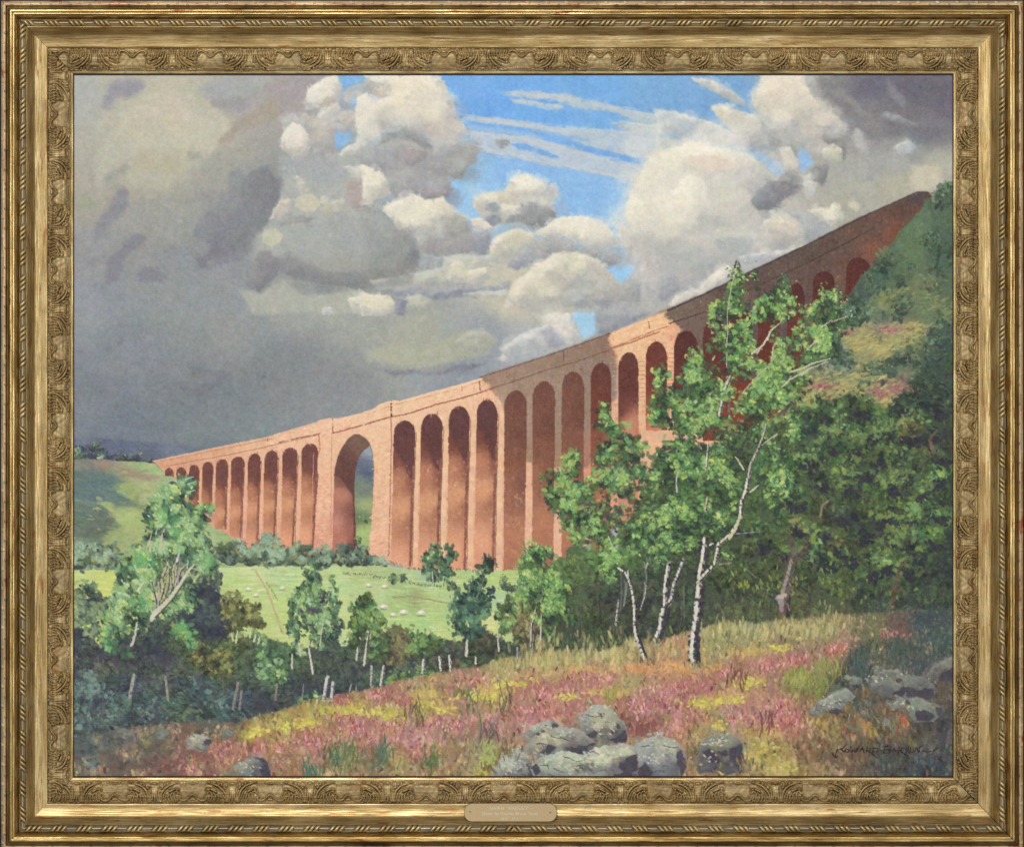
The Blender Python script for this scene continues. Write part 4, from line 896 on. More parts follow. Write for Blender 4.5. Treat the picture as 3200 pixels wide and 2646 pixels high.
def paint_dark_wood():
    motif('painted_woodland', 'dark green woodland at the right')
    P = pts('F', '2110,100 2000,130 1980,330 1850,420 1780,500 1900,540 1720,600 1640,660 1560,720 1520,640 1400,580 1280,600 1240,660 1150,590 1100,680 980,670 920,760 700,850 300,950 0,1000') + pts('H', '1800,100 1500,0 1400,100 1250,300 1150,420 1080,560 1050,700 1100,830 1250,820 1700,800 2100,700') + pts('I', '300,620 700,620 1100,560 1380,560 1480,800 2110,700')
    s = samp('F', '2050,200,58,70,70 1900,620,50,60,54 2000,500,54,66,62 1750,700,52,60,54 1400,650,78,90,66 1200,650,66,84,64 1000,700,56,70,54 1250,750,62,92,64 1450,820,78,112,74 1350,950,66,84,60 1600,780,62,86,62 1150,800,52,66,56 1800,850,96,104,64 1700,900,66,74,58 2000,900,48,44,48 1930,950,62,56,50 1050,1000,58,72,56 1200,1000,58,74,54 1500,1050,70,86,58 1700,1050,72,94,60 1850,1000,70,76,58 '
             '1000,1200,62,78,56 1300,1200,58,72,52 1600,1200,72,88,58 1750,1200,70,90,60 1950,1180,68,94,60 2050,1300,42,44,50 800,900,66,82,60 600,1100,64,82,60 1200,1350,56,56,52 1400,1320,54,58,52 1600,1400,66,76,48 1800,1420,84,104,56 2000,1450,86,118,68 1000,1500,74,84,56 1200,1500,66,62,50 1400,1500,54,54,54 1600,1500,72,82,54 1900,1550,80,110,62 2070,1600,44,46,54 300,1300,66,92,60 600,1400,64,78,56 '
             '1000,1650,78,92,58 1250,1650,70,74,52 1500,1650,62,60,50 1800,1650,78,96,60')
    s += samp('H', '1300,400,82,104,70 1500,400,72,84,62 1700,300,56,58,62 1200,550,96,92,64 1400,600,62,66,56 1700,500,56,50,50 1900,400,52,50,54 1600,700,74,78,60 1300,700,60,66,56 2000,500,50,50,54 1150,700,78,76,60 1750,100,80,108,72 1500,150,78,92,62')
    s += samp('I', '100,300,56,60,56 500,100,60,64,52 700,150,60,62,52 1000,200,58,56,50 600,350,62,60,54 1250,150,76,94,60 1600,150,72,84,56 1500,350,52,54,50 1200,350,66,72,54 1900,200,48,50,54 1800,400,50,54,54 2050,200,42,44,52 1000,450,78,74,60 600,500,82,84,66 1600,500,62,72,70 1900,550,62,74,76 1300,450,78,80,60 200,500,60,66,60')
    fill(P, s, 1.5, 12, 14)
    brush(P, 4200, 15, 9, lambda x, y: 1.2 + math.sin(x / 70) * .8, .7, 9, 4, .75, .8, kind='leaf', only=[CUR], own=True)
    random.seed(21)
    COL[IDM == CUR] += np.array((6, 10, 2), np.float32)
    texture(P, 420, 28, 10, .9)
    # foliage masses, lit from the upper left
    ms = []
    for (t, cx, cy, r, p) in (('F', 1180, 660, 100, 'm'), ('F', 1380, 660, 110, 'd'), ('F', 1280, 780, 100, 'm'), ('F', 1460, 830, 90, 'm'), ('F', 1200, 900, 110, 'd'), ('F', 1400, 960, 100, 'd'), ('F', 1600, 820, 90, 'd'), ('F', 1000, 760, 80, 'd'),
                              ('F', 1740, 640, 80, 'x'), ('F', 1860, 600, 110, 'x'), ('F', 1990, 620, 100, 'x'), ('F', 1880, 760, 100, 'd'), ('F', 1800, 840, 80, 'o'), ('F', 1760, 870, 50, 'o'), ('F', 1960, 860, 70, 'x'), ('F', 1600, 1000, 110, 'd'), ('F', 1450, 1090, 110, 'd'), ('F', 1750, 1080, 110, 'd'), ('F', 1650, 1200, 90, 'd'),
                              ('F', 1960, 1150, 80, 'm'), ('F', 2010, 1000, 70, 'x'), ('F', 1150, 1150, 110, 'd'), ('F', 1300, 1180, 90, 'd'), ('F', 1850, 1250, 90, 'd'), ('F', 1950, 1400, 90, 'm'), ('F', 1800, 1430, 80, 'm'), ('F', 1650, 1440, 90, 'd'), ('F', 1550, 1460, 60, 'd'), ('F', 1900, 1560, 100, 'm'), ('F', 1700, 1600, 90, 'd'), ('F', 1130, 1560, 80, 'd'), ('F', 1050, 1650, 80, 'd'),
                              ('F', 980, 1520, 60, 'o'), ('F', 1250, 1660, 60, 'o'), ('F', 1450, 1550, 80, 'x'), ('F', 1300, 1420, 80, 'x'), ('F', 950, 1300, 80, 'd'), ('F', 880, 1180, 80, 'm'), ('F', 1050, 1020, 90, 'd'),
                              ('I', 1120, 60, 80, 'm'), ('I', 1180, 130, 60, 'm'), ('I', 1550, 60, 90, 'd'), ('I', 1600, 140, 60, 'm'), ('I', 1500, 190, 60, 'd'), ('I', 900, 40, 60, 'd'), ('I', 1800, 40, 90, 'd'), ('I', 1750, 160, 60, 'd'), ('I', 1350, 100, 60, 'd'), ('F', 500, 1500, 60, 'd'), ('F', 700, 1600, 90, 'd')):
        pal = {'m': PAL_MID, 'd': PAL_DARK, 'o': PAL_OLIVE, 'x': dict(dark=[(40, 44, 48), (44, 50, 48)], mid=[(56, 70, 58), (60, 70, 52)], light=[(76, 92, 64)], hi=[(104, 116, 70)])}[p]
        foliage(t, [(cx, cy, r)], pal, 12, .62, h=.8, mix=(.30, .42, .22, .06))
        for _ in range(3):                   # gaps of shadow between masses
            x, y = pts(t, [(cx + r * random.uniform(-.2, .9), cy + r * random.uniform(.6, 1.1))])[0]
            for _ in range(9):
                put(x + random.gauss(0, 12), y + random.gauss(0, 8), 15, 10, random.uniform(0, 3), jit((46, 46, 52), 5), .8, .4, 'leaf')
    random.seed(22)
    # thin stems and upright shadow strokes under the trees
    for _ in range(520):
        x, y = random.uniform(1620, 2960), random.uniform(1840, 2010)
        y += (2960 - x) * .03
        put(x, y, random.uniform(20, 60), random.uniform(4, 8), 1.57 + random.gauss(0, .12), jit(random.choice([(48, 48, 52), (58, 60, 52), (66, 72, 52), (86, 82, 62), (74, 84, 58), (52, 56, 58)]), 7), .6, .6, own=True)
    for s, w, c in (('830,540 835,700 820,900', 5, (98, 98, 92)), ('870,600 860,780', 5, (112, 108, 100)), ('1030,430 1050,560 1010,820', 5, (120, 116, 108)), ('1370,640 1380,900', 4, (110, 104, 98)), ('470,700 500,1160', 5, (92, 88, 80)), ('1990,560 1890,470', 4, (118, 110, 98)),
                    ('620,640 640,900', 4, (86, 80, 74)), ('1060,440 1045,480', 6, (170, 164, 150))):
        line(pts('N', s), w, w * .6, c, a=.75)
    for _ in range(130):                     # sunlit leaves hanging in the dark
        x, y = pts('I', [(random.choice([random.gauss(560, 60), random.gauss(850, 80), random.gauss(1250, 60), random.uniform(500, 1900)]), random.gauss(290, 70))])[0]
        put(x, y, random.uniform(10, 22), random.uniform(5, 9), 1.57 + random.gauss(0, .4), jit(random.choice([(116, 132, 62), (134, 146, 60), (96, 120, 66), (92, 104, 62)]), 8), .85, .9, 'leaf')
    motif('painted_old_tree', 'gnarled grey trunk in the shade of the wood')
    line(pts('I', '880,470 890,350 920,220 960,60 930,-40'), 34, 20, (92, 82, 74), j=10)
    line(pts('I', '870,460 880,340 915,220 945,100'), 14, 8, (150, 138, 124), j=12, a=.8)
    line(pts('I', '960,120 1040,40 1060,-60'), 16, 8, (88, 74, 68), j=9)
    line(pts('I', '870,430 850,380 900,360'), 16, 16, (150, 142, 132), j=10)
    line(pts('I', '915,500 930,380'), 12, 6, (48, 46, 54), j=8)
    for _ in range(26):
        x, y = pts('I', [(random.gauss(915, 30), random.uniform(80, 470))])[0]
        put(x, y, 14, 5, 1.2, jit(random.choice([(58, 50, 52), (120, 86, 74), (160, 150, 134)]), 8), .8, .8)
    motif('painted_shaded_trunk', 'brown trunk deep in the wood at the right edge')
    line(pts('I', '1660,430 1680,300 1720,160 1780,100'), 16, 6, (92, 78, 62), j=8)
    line(pts('I', '1660,330 1740,325'), 8, 6, (96, 82, 66), j=8)
    line(pts('F', '1950,980 1930,900 1980,830'), 14, 6, (104, 84, 66), j=8, a=.8)
    line(pts('F', '1150,1440 1160,1370 1210,1330'), 8, 5, (132, 116, 96), j=8, a=.8)


def paint_birches():
    """the tall birches in front of the arches: crown and trunk of each is a motif"""
    random.seed(31)
    V = 'F'
    # dark body of the grove
    motif('painted_birch_grove', 'dense green foliage behind the tall birch')
    grove = [('M', 480, 1330, 60), ('M', 560, 1400, 80), ('M', 640, 1300, 80), ('M', 700, 1400, 90), ('M', 800, 1300, 80), ('M', 900, 1400, 100), ('M', 950, 1200, 100), ('M', 1050, 1100, 100), ('M', 1000, 1550, 100), ('M', 850, 1560, 100), ('M', 700, 1560, 90), ('M', 600, 1550, 70),
             ('M', 1100, 1300, 110), ('M', 1180, 1480, 110), ('M', 1250, 1200, 110), ('M', 1300, 1000, 100), ('M', 1350, 1350, 110), ('M', 1400, 1150, 90), ('M', 1280, 1620, 90), ('M', 1100, 1650, 90), ('M', 950, 1680, 80), ('M', 460, 1640, 70), ('M', 350, 1560, 70), ('M', 500, 1500, 60), ('M', 1180, 950, 90), ('M', 1080, 980, 70), ('M', 1440, 1000, 80),
             ('F', 650, 700, 90), ('F', 760, 650, 80), ('F', 600, 850, 90), ('F', 750, 800, 90), ('F', 850, 780, 80), ('F', 980, 820, 80), ('F', 500, 950, 80), ('F', 560, 1150, 90), ('F', 430, 1250, 90), ('F', 850, 1000, 80), ('F', 780, 1150, 80), ('F', 850, 1250, 80)]
    for t, x, y, r in grove:
        foliage(t, [(x, y, r * .8)], PAL_MID, 11, .42, mix=(.42, .36, .18, .04), h=.7)
    bl = [(('M', 510, 880, 50), ('M', 520, 960, 50), ('M', 560, 1010, 50), ('M', 620, 1040, 60), ('M', 540, 1110, 80), ('M', 640, 1110, 80), ('M', 700, 1130, 60), ('M', 500, 1180, 60), ('M', 600, 1200, 80), ('M', 690, 1230, 80), ('M', 760, 1120, 30), ('M', 740, 1250, 60), ('M', 500, 1300, 60), ('M', 600, 1340, 70)),
          (('M', 330, 1170, 36), ('M', 300, 1200, 46), ('M', 290, 1260, 46), ('M', 330, 1240, 36), ('M', 140, 1320, 40), ('M', 190, 1290, 30), ('M', 240, 1300, 34), ('M', 190, 1430, 64), ('M', 250, 1400, 64), ('M', 320, 1380, 64), ('M', 400, 1380, 60), ('M', 200, 1490, 50), ('M', 300, 1470, 70), ('M', 280, 1560, 70), ('M', 380, 1470, 70), ('M', 330, 1620, 80), ('M', 440, 1560, 70), ('M', 520, 1640, 80)),
          (('M', 880, 640, 44), ('M', 870, 700, 40), ('M', 900, 740, 56), ('M', 880, 830, 70), ('M', 940, 820, 50), ('M', 850, 900, 50), ('M', 910, 910, 60), ('M', 860, 960, 36), ('M', 980, 870, 40)),
          (('M', 1100, 520, 50), ('M', 1140, 580, 60), ('M', 1080, 600, 56), ('M', 1150, 660, 60), ('M', 1060, 700, 70), ('M', 1130, 750, 80), ('M', 1030, 760, 50), ('M', 1190, 800, 80), ('M', 1100, 850, 80), ('M', 1180, 900, 80), ('M', 1000, 950, 60), ('M', 1080, 960, 80))]
    labs = ['leafy birch crown standing before the shaded arches', 'small birch crown at the left of the grove', 'narrow upright branch of leaves over a sunlit pier', 'left crown of the tall birch']
    for cl, lb in zip(bl, labs):
        motif('painted_birch_crown', lb)
        for t, x, y, r in cl:
            foliage(t, [(x, y, r)], PAL_BIRCH, 10.5, .62, mix=(.26, .38, .28, .08), h=.95)
    motif('painted_birch_crown', 'tall airy top of the main birch against the dark viaduct')
    for t, x, y, r, d in (('L', 890, 520, 16, .5), ('L', 880, 560, 26, .5), ('L', 900, 590, 34, .6), ('L', 985, 570, 24, .5), ('L', 850, 590, 20, .4), ('L', 870, 640, 44, .8), ('L', 880, 700, 60, .8), ('L', 850, 760, 60, .8), ('L', 900, 780, 44, .7), ('L', 770, 790, 50, .7), ('L', 760, 860, 40, .5), ('L', 790, 930, 44, .5),
                          ('L', 880, 960, 80, .75), ('L', 860, 1040, 80, .75), ('L', 920, 1000, 60, .7), ('L', 930, 1120, 70, .7), ('L', 850, 1130, 60, .6), ('L', 760, 1000, 50, .6), ('L', 930, 900, 50, .4),
                          ('L', 1165, 600, 24, .6), ('L', 1160, 650, 40, .7), ('L', 1130, 740, 76, .75), ('L', 1060, 760, 60, .7), ('L', 1040, 810, 50, .6), ('L', 1180, 780, 50, .6), ('L', 1210, 720, 24, .5), ('L', 1120, 820, 50, .5),
                          ('L', 1000, 620, 30, .3), ('L', 1110, 930, 40, .4), ('L', 960, 860, 40, .35),
                          ('L', 1430, 720, 60, .8), ('L', 1400, 780, 66, .8), ('L', 1470, 780, 60, .75), ('L', 1500, 700, 24, .4), ('L', 1310, 820, 50, .6), ('L', 1380, 880, 70, .7), ('L', 1480, 860, 70, .7), ('L', 1540, 840, 40, .5), ('L', 1300, 920, 60, .6), ('L', 1390, 970, 60, .7), ('L', 1460, 950, 40, .5), ('L', 1240, 980, 60, .6), ('L', 1330, 1030, 70, .7), ('L', 1430, 1040, 44, .6),
                          ('L', 1170, 1040, 60, .6), ('L', 1250, 1110, 60, .6), ('L', 1130, 1120, 70, .7), ('L', 1070, 1180, 70, .7), ('L', 1180, 1200, 80, .75), ('L', 1240, 1260, 60, .6), ('L', 1050, 1250, 60, .65), ('L', 1300, 1180, 36, .4), ('L', 1130, 1290, 70, .7)):
        foliage(t, [(x, y, r)], PAL_BIRCH, 10, d, mix=(.20, .34, .32, .14), h=1.0)
    motif('painted_birch_crown', 'lower leafy boughs of the main birch')
    for t, x, y, r, d in (('F', 420, 570, 80, .7), ('F', 340, 520, 80, .7), ('F', 260, 480, 60, .6), ('F', 230, 560, 80, .7), ('F', 480, 560, 60, .6), ('F', 620, 640, 80, .6), ('F', 700, 560, 80, .7), ('F', 800, 520, 70, .7), ('F', 760, 640, 80, .7), ('F', 900, 600, 60, .6), ('F', 980, 740, 60, .6), ('F', 1050, 780, 60, .6), ('F', 980, 860, 60, .6), ('F', 1080, 740, 30, .5),
                          ('F', 60, 620, 70, .7), ('F', 40, 720, 60, .6), ('F', 150, 800, 70, .6), ('F', 100, 960, 90, .7), ('F', 200, 950, 70, .7), ('F', 180, 1100, 90, .7), ('F', 60, 1150, 80, .7), ('F', 300, 1100, 60, .5), ('F', 420, 1120, 80, .7), ('F', 480, 1220, 80, .7), ('F', 380, 1300, 80, .6), ('F', 480, 1380, 70, .6), ('F', 100, 1400, 90, .7), ('F', 200, 1500, 90, .7), ('F', 60, 1550, 90, .7), ('F', 150, 1640, 90, .7), ('F', 320, 1450, 70, .6), ('F', 400, 1500, 60, .6),
                          ('F', 720, 860, 60, .5), ('F', 820, 1020, 70, .6), ('F', 760, 1090, 60, .5), ('F', 880, 1220, 80, .7), ('F', 960, 1280, 60, .6), ('F', 820, 1320, 60, .5), ('F', 1000, 1340, 30, .6), ('F', 800, 1500, 46, .8), ('F', 710, 1530, 30, .8), ('F', 860, 1440, 34, .6),
                          ('N', 460, 230, 60, .7), ('N', 560, 120, 80, .7), ('N', 680, 220, 70, .7), ('N', 780, 280, 80, .7), ('N', 660, 430, 90, .75), ('N', 760, 380, 80, .7), ('N', 620, 540, 60, .6), ('N', 740, 560, 50, .5), ('N', 900, 200, 80, .6), ('N', 1000, 300, 80, .6), ('N', 1150, 280, 90, .7), ('N', 1200, 180, 80, .7), ('N', 1300, 100, 90, .7), ('N', 1180, 400, 60, .5), ('N', 1400, 180, 70, .6), ('N', 1750, 350, 40, .6), ('N', 1830, 400, 30, .7), ('N', 1480, 250, 40, .5), ('N', 1080, 120, 80, .6)):
        foliage(t, [(x, y, r)], PAL_BIRCH, 10.5, d, mix=(.24, .36, .28, .12), h=1.0)
    motif('painted_birch_twigs', 'pale twigs of the main birch')
    for t, s, w in (('L', '830,905 825,800 850,640 890,490', 3), ('L', '820,1000 830,905', 4), ('L', '970,1040 1040,990 1090,900 1150,850', 5), ('L', '1065,960 1080,910 1110,880', 5), ('L', '1090,1080 1100,1000', 2.4), ('L', '910,1280 1000,1180 1100,1080', 3),
                    ('L', '1200,1150 1270,1130 1330,1100 1440,1070', 5), ('L', '1270,1170 1330,1120', 5), ('L', '1320,1000 1370,950', 5), ('L', '1390,880 1450,840', 3.6), ('L', '1180,1220 1210,1170', 4), ('L', '1450,850 1540,820', 2), ('L', '1300,820 1330,790', 3),
                    ('F', '480,280 480,380', 4), ('F', '700,280 790,140', 4), ('F', '880,520 930,470 1090,380', 5), ('F', '1000,440 1080,390 1200,340', 4), ('F', '380,330 400,300', 4), ('M', '1300,700 1330,650', 9), ('M', '1260,880 1280,800', 9), ('M', '560,1330 640,1230', 2)):
        line(pts(t, s), w, w * .45, random.choice([(196, 186, 156), (178, 168, 146), (206, 198, 170)]), a=.85, j=10)
    for _ in range(90):                      # tiny leaves alone against the sky and stone
        x, y = pts('L', [random.choice([(random.gauss(900, 60), random.gauss(560, 40)), (random.gauss(1160, 70), random.gauss(680, 80)), (random.gauss(1500, 60), random.gauss(800, 60)), (random.gauss(850, 90), random.gauss(860, 120))])])[0]
        put(x, y, random.uniform(4, 8), random.uniform(3, 5), random.uniform(0, 3), jit(random.choice([(150, 184, 100), (188, 200, 130), (86, 140, 80)]), 10), .9, 1, 'leaf')

    motif('painted_birch_trunk', 'main birch trunk with white and black bark')
    birch(pts('N', '1460,1310 1450,1200 1460,1080 1490,900 1500,760 1510,640 1520,520 1545,400 1555,300 1560,230'), 27, 11, marks=1.8)
    birch(pts('N', '1500,600 1570,520 1640,450 1660,360 1672,280 1720,240 1780,190 1830,110 1870,10'), 13, 7, light=(200, 192, 158), marks=1.2)
    birch(pts('F', '580,1440 590,1340 620,1260 640,1160'), 13, 9, marks=1.5)
    birch(pts('F', '640,1160 650,1080 700,980 740,880 765,790'), 9, 4, light=(176, 166, 140), marks=.6)
    line(pts('F', '500,1600 540,1540 580,1440'), 9, 7, (200, 190, 150))
    line(pts('F', '600,1110 560,1040 540,1020'), 5, 2, (206, 198, 170)); line(pts('F', '650,1270 710,1220'), 5, 2.4, (196, 190, 170)); line(pts('F', '540,1570 700,1555'), 3, 2, (140, 150, 150)); line(pts('F', '840,860 780,900 730,940'), 4, 2, (190, 180, 150))
    line(pts('N', '1680,450 1780,435'), 4, 2, (140, 136, 130)); line(pts('N', '1600,280 1630,268'), 5, 3, (220, 214, 200)); line(pts('N', '1800,190 2030,170'), 3, 1.6, (120, 126, 124))
    birch(pts('F', '335,1110 345,1000 350,930'), 8, 4, marks=.6)
    birch(pts('F', '330,1400 345,1310'), 8, 7, light=(190, 176, 150), marks=.6)
    line(pts('F', '125,1270 120,1180 140,1120'), 5, 3, (176, 176, 160)); birch(pts('F', '430,720 450,620'), 9, 6, marks=.6); birch(pts('F', '470,540 510,440'), 9, 4, marks=.6)
    line(pts('F', '80,740 80,680'), 5, 4, (226, 170, 140))
    motif('painted_birch_trunk', 'slender white birch trunk leaning left')
    birch(pts('N', '1030,1260 1000,1160 960,1060 950,960 950,840 940,740 920,640 890,560 870,520 810,480'), 12, 6, light=(214, 208, 196), marks=1.0)
    line(pts('N', '890,560 890,500'), 5, 3, (196, 190, 178)); birch(pts('N', '1000,840 1040,720 1050,640 1035,610'), 5, 4, light=(170, 168, 160), marks=.4)
    line(pts('N', '1060,1230 1010,1130'), 10, 8, (54, 48, 50))
    line(pts('N', '720,210 760,300'), 4, 3, (190, 200, 180), a=.6)
    motif('painted_birch_trunk', 'thick pale birch trunk forking in the shade')
    birch(pts('N', '1140,1090 1180,980 1190,880 1215,790 1215,690 1225,560 1250,440'), 20, 10, light=(176, 174, 158), marks=1.6)
    birch(pts('N', '1230,800 1270,740 1290,620 1330,520 1370,410'), 14, 9, light=(160, 158, 150), marks=1.2)
    line(pts('N', '1220,960 1250,820'), 10, 8, (52, 50, 54)); line(pts('N', '1310,980 1330,800'), 9, 7, (62, 58, 60))
    motif('painted_birch_trunk', 'thin pale trunk at the left of the grove')
    birch(pts('N', '50,1160 60,1040 60,950 100,880 90,780 70,760'), 6, 4, light=(178, 170, 150), marks=.6)
    birch(pts('N', '130,1000 140,780 155,640 130,480 120,420'), 6, 4, light=(168, 150, 130), marks=.5)
    birch(pts('N', '790,960 800,860 810,760'), 9, 6, light=(150, 148, 138), marks=.8)
    line(pts('N', '855,800 870,700 880,620'), 6, 4, (120, 118, 110))


def paint_trunk_feet():
    """trunks that stand in the heath, over the grass behind them"""
    global CUR
    keep = CUR
    random.seed(33)
    for lab, P, w0, w1, m, lt in (('main birch trunk with white and black bark', '1462,1312 1452,1200 1462,1080 1490,900 1500,760 1512,640', 28, 20, 1.8, (206, 200, 178)),
                                  ('slender white birch trunk leaning left', '1036,1262 1000,1160 962,1060 950,960 950,840', 13, 10, 1, (214, 208, 196)),
                                  ('thick pale birch trunk forking in the shade', '1130,1110 1180,980 1190,880 1215,790', 21, 17, 1.6, (176, 174, 158)),
                                  ('thin pale trunk at the left of the grove', '50,1170 60,1040 60,950', 7, 5, .6, (178, 170, 150))):
        CUR = [i for i, q in enumerate(MOTIFS) if q[1] == lab][0]
        birch(pts('N', P), w0, w1, light=lt, marks=m)
        if w0 > 12:
            line([(x + w0 * .55, y) for x, y in pts('N', P)][:3], w0 * .45, w0 * .3, (58, 52, 60), a=.75, j=8)
    for q in POSTS[6:]:
        if q[1] == 'H' or q[2] > 1800:
            CUR = q[0]; post(*q[1:])
    CUR = keep
    for bx, by, n in ((1460, 1310, 26), (1040, 1262, 16), (1130, 1110, 14), (60, 1160, 10)):
        for _ in range(n):
            x, y = pts('N', [(bx + random.gauss(0, 50), by + random.gauss(6, 10))])[0]
            put(x, y, random.uniform(12, 22), random.uniform(4, 7), 1.57 + random.gauss(0, .3), jit(random.choice([(150, 132, 84), (104, 104, 66), (176, 140, 92), (92, 84, 66)]), 8), .75, .9, own=False)


def small_tree(tile, clumps, trunks, lab, pal=PAL_COOL, size=10, dens=.72, ang=1.2):
    motif('painted_tree', lab)
    for s, w in trunks:
        birch(pts(tile, s), w, w * .5, light=(196, 190, 172), marks=.5)
    foliage(tile, clumps, pal, size, dens, ang=ang, h=.9)
    for s, w in trunks:
        P = pts(tile, s)
        line(P[:2], w * .8, w * .6, (206, 200, 184), a=.75, j=8)


def paint_mid_trees():
    random.seed(41)
    motif('painted_thicket', 'dark thicket along the foot of the meadow')
    P = pts('K', '30,1370 100,1400 230,1480 300,1560 520,1480 640,1380 800,1330 1000,1250 1180,1050 1230,1130 1300,1300 1578,1450 1578,1736 30,1736') + []
    # body of the thicket, from the left edge to the grove
    P = pts('G', '-30,560 90,620 200,720 330,700 560,560 760,540 860,300 960,300 1080,380 1120,520 1160,640 1400,680 1540,700 1620,800 1900,620 1960,760 2030,700 2110,640') + pts('H', '0,700 60,760 130,640 250,600 340,680 450,640 560,690 640,700 750,660 860,620 980,680 1100,720 1250,800 1100,830 900,830 850,860 700,870 440,930 280,960 120,1010 -20,1040') + pts('G', '2100,1050 1900,1070 1750,1090 1560,1180 1400,1230 1200,1300 900,1340 -30,1400')
    s = samp('G', '100,650,56,58,74 100,800,72,70,78 300,700,62,66,74 300,900,74,70,78 60,900,70,74,80 600,600,60,74,76 600,750,56,60,74 900,450,58,60,74 1000,550,60,62,76 1000,400,56,60,72 700,850,72,68,78 800,650,78,86,64 950,800,96,108,66 1100,850,90,104,68 1000,950,66,72,66 850,800,76,84,72 1250,750,72,78,64 1400,850,82,116,88 1480,950,78,108,82 1300,900,66,76,72 1550,1000,56,58,72 '
             '1700,900,70,78,68 1850,850,74,78,74 1600,700,84,104,72 1800,1000,60,62,78 2000,900,64,64,74 1950,780,70,82,72 1200,1050,62,66,78 900,1000,66,86,88 600,950,66,64,74 450,1000,66,72,82 150,1050,76,92,92 250,1150,76,88,92 500,1150,74,78,86 1000,1150,66,82,80 1400,1100,66,66,76 1700,1080,62,70,74 100,1250,82,88,94 400,1300,76,80,86 800,1250,80,86,76 1900,1050,64,72,76 2050,1000,66,74,82')
    s += samp('H', '80,720,66,78,66 100,800,78,86,70 250,700,100,90,70 400,720,88,108,80 350,850,64,62,72 200,900,62,58,72 500,800,72,66,72 650,750,72,74,78 600,850,86,60,64 800,780,64,64,60 950,780,56,64,58 1100,770,62,66,60 700,820,62,66,58 280,960,84,110,74 450,900,72,98,70 150,980,74,104,80 700,880,92,120,78')
    fill(P, s, 1.5, 10, 16)
    brush(P, 3600, 17, 8, lambda x, y: 1.3 + .6 * math.sin(x / 60), .7, 8, 4, .75, .8, kind='flat', only=[CUR])
    texture(P, 300, 24, 10, .9)
    Q = pts('G', '-30,1000 400,960 900,1000 1300,1080 1250,1300 900,1400 -30,1500')
    texture(Q, 120, 26, 11, .8, tint=((6, -4, 4), (2, 10, 10), (22, 40, 38)), ang=.4, kindp=.3)
    for t, cl, pal in (('G', [(130, 980, 80), (100, 1080, 90), (230, 1060, 70), (280, 1200, 60), (80, 1230, 70), (560, 1180, 60), (640, 1240, 50), (980, 1050, 70), (1060, 1120, 60), (920, 970, 50)], dict(dark=[(62, 72, 80)], mid=[(78, 98, 90), (88, 84, 88)], light=[(98, 124, 112), (104, 128, 120)], hi=[(124, 148, 138)])),
                       ('G', [(780, 600, 50), (840, 640, 50), (900, 760, 60), (960, 830, 60), (1050, 850, 60), (1100, 790, 60), (1120, 900, 50), (1000, 900, 60)], PAL_OLIVE),
                       ('G', [(1400, 760, 60), (1450, 830, 70), (1420, 900, 70), (1500, 950, 50), (1380, 830, 50), (1620, 750, 50), (1700, 1100, 50), (1760, 1110, 40)], PAL_COOL),
                       ('H', [(90, 700, 70), (60, 780, 50), (140, 760, 50), (380, 700, 70), (440, 760, 60), (500, 700, 50), (320, 760, 50), (350, 960, 50), (420, 930, 44), (280, 970, 40), (200, 990, 40), (760, 870, 50), (820, 860, 40)], PAL_MID),
                       ('H', [(240, 760, 60), (280, 660, 40), (220, 830, 50), (870, 650, 50), (1150, 560, 80), (1200, 640, 60)], dict(dark=[(76, 66, 60)], mid=[(104, 92, 66), (112, 96, 76)], light=[(128, 118, 76)], hi=[(160, 150, 92)]))):
        foliage(t, cl, pal, 11, .5, h=.8, mix=(.25, .4, .28, .07))
    motif('painted_shrub', 'grey green shrub at the left edge')
    foliage('K', [(120, 1060, 70), (70, 1120, 60), (180, 1060, 50), (220, 1140, 60), (80, 1220, 60), (160, 1200, 60), (250, 1200, 50), (120, 1300, 70), (200, 1300, 60), (60, 1330, 50), (180, 1400, 60), (270, 1160, 60), (230, 1400, 50)], dict(dark=[(54, 58, 66), (64, 72, 62)], mid=[(86, 104, 76), (92, 112, 88)], light=[(114, 134, 92), (120, 138, 116)], hi=[(142, 154, 110)]), 11, .7)
    motif('painted_shrub', 'dark rounded shrub behind the leaning birch')
    foliage('K', [(1000, 1080, 90), (1100, 1060, 80), (1160, 1120, 80), (1080, 1180, 100), (1180, 1220, 90), (1000, 1280, 90), (1200, 1320, 90), (1100, 1350, 90), (1180, 950, 60), (1130, 980, 60)], dict(dark=[(52, 54, 68), (56, 60, 66)], mid=[(62, 68, 76), (60, 64, 74)], light=[(72, 84, 78)], hi=[(84, 100, 84)]), 12, .6, mix=(.5, .36, .12, .02))
    motif('painted_shrub', 'olive brown round bush beside the leaning birch')
    foliage('K', [(1310, 1150, 60), (1380, 1160, 60), (1440, 1200, 60), (1500, 1220, 60), (1330, 1240, 70), (1420, 1280, 70), (1500, 1320, 60), (1360, 1330, 60), (1550, 1330, 40), (1290, 1200, 40)], PAL_OLIVE, 9, .8)
    for s in ('1180,700 1190,620', '1160,680 1150,640', '1280,660 1290,600', '1310,690 1320,640', '1340,700 1350,660'):
        line(pts('G', s), 6, 4, (196, 204, 150), j=10, a=.85)
    random.seed(43)
    # the leaning birch
    motif('painted_leaning_birch', 'birch blown to the right, pale twigs showing, at the left of the meadow')
    foliage('K', [(880, 800, 90), (980, 800, 80), (850, 900, 70), (950, 920, 90), (1120, 960, 80), (1080, 880, 70), (900, 1000, 80), (720, 1010, 70)], dict(dark=[(62, 62, 68), (72, 78, 70)], mid=[(84, 96, 78), (96, 116, 84)], light=[(130, 146, 100)], hi=[(168, 178, 122)]), 11, .7, mix=(.3, .4, .22, .1))
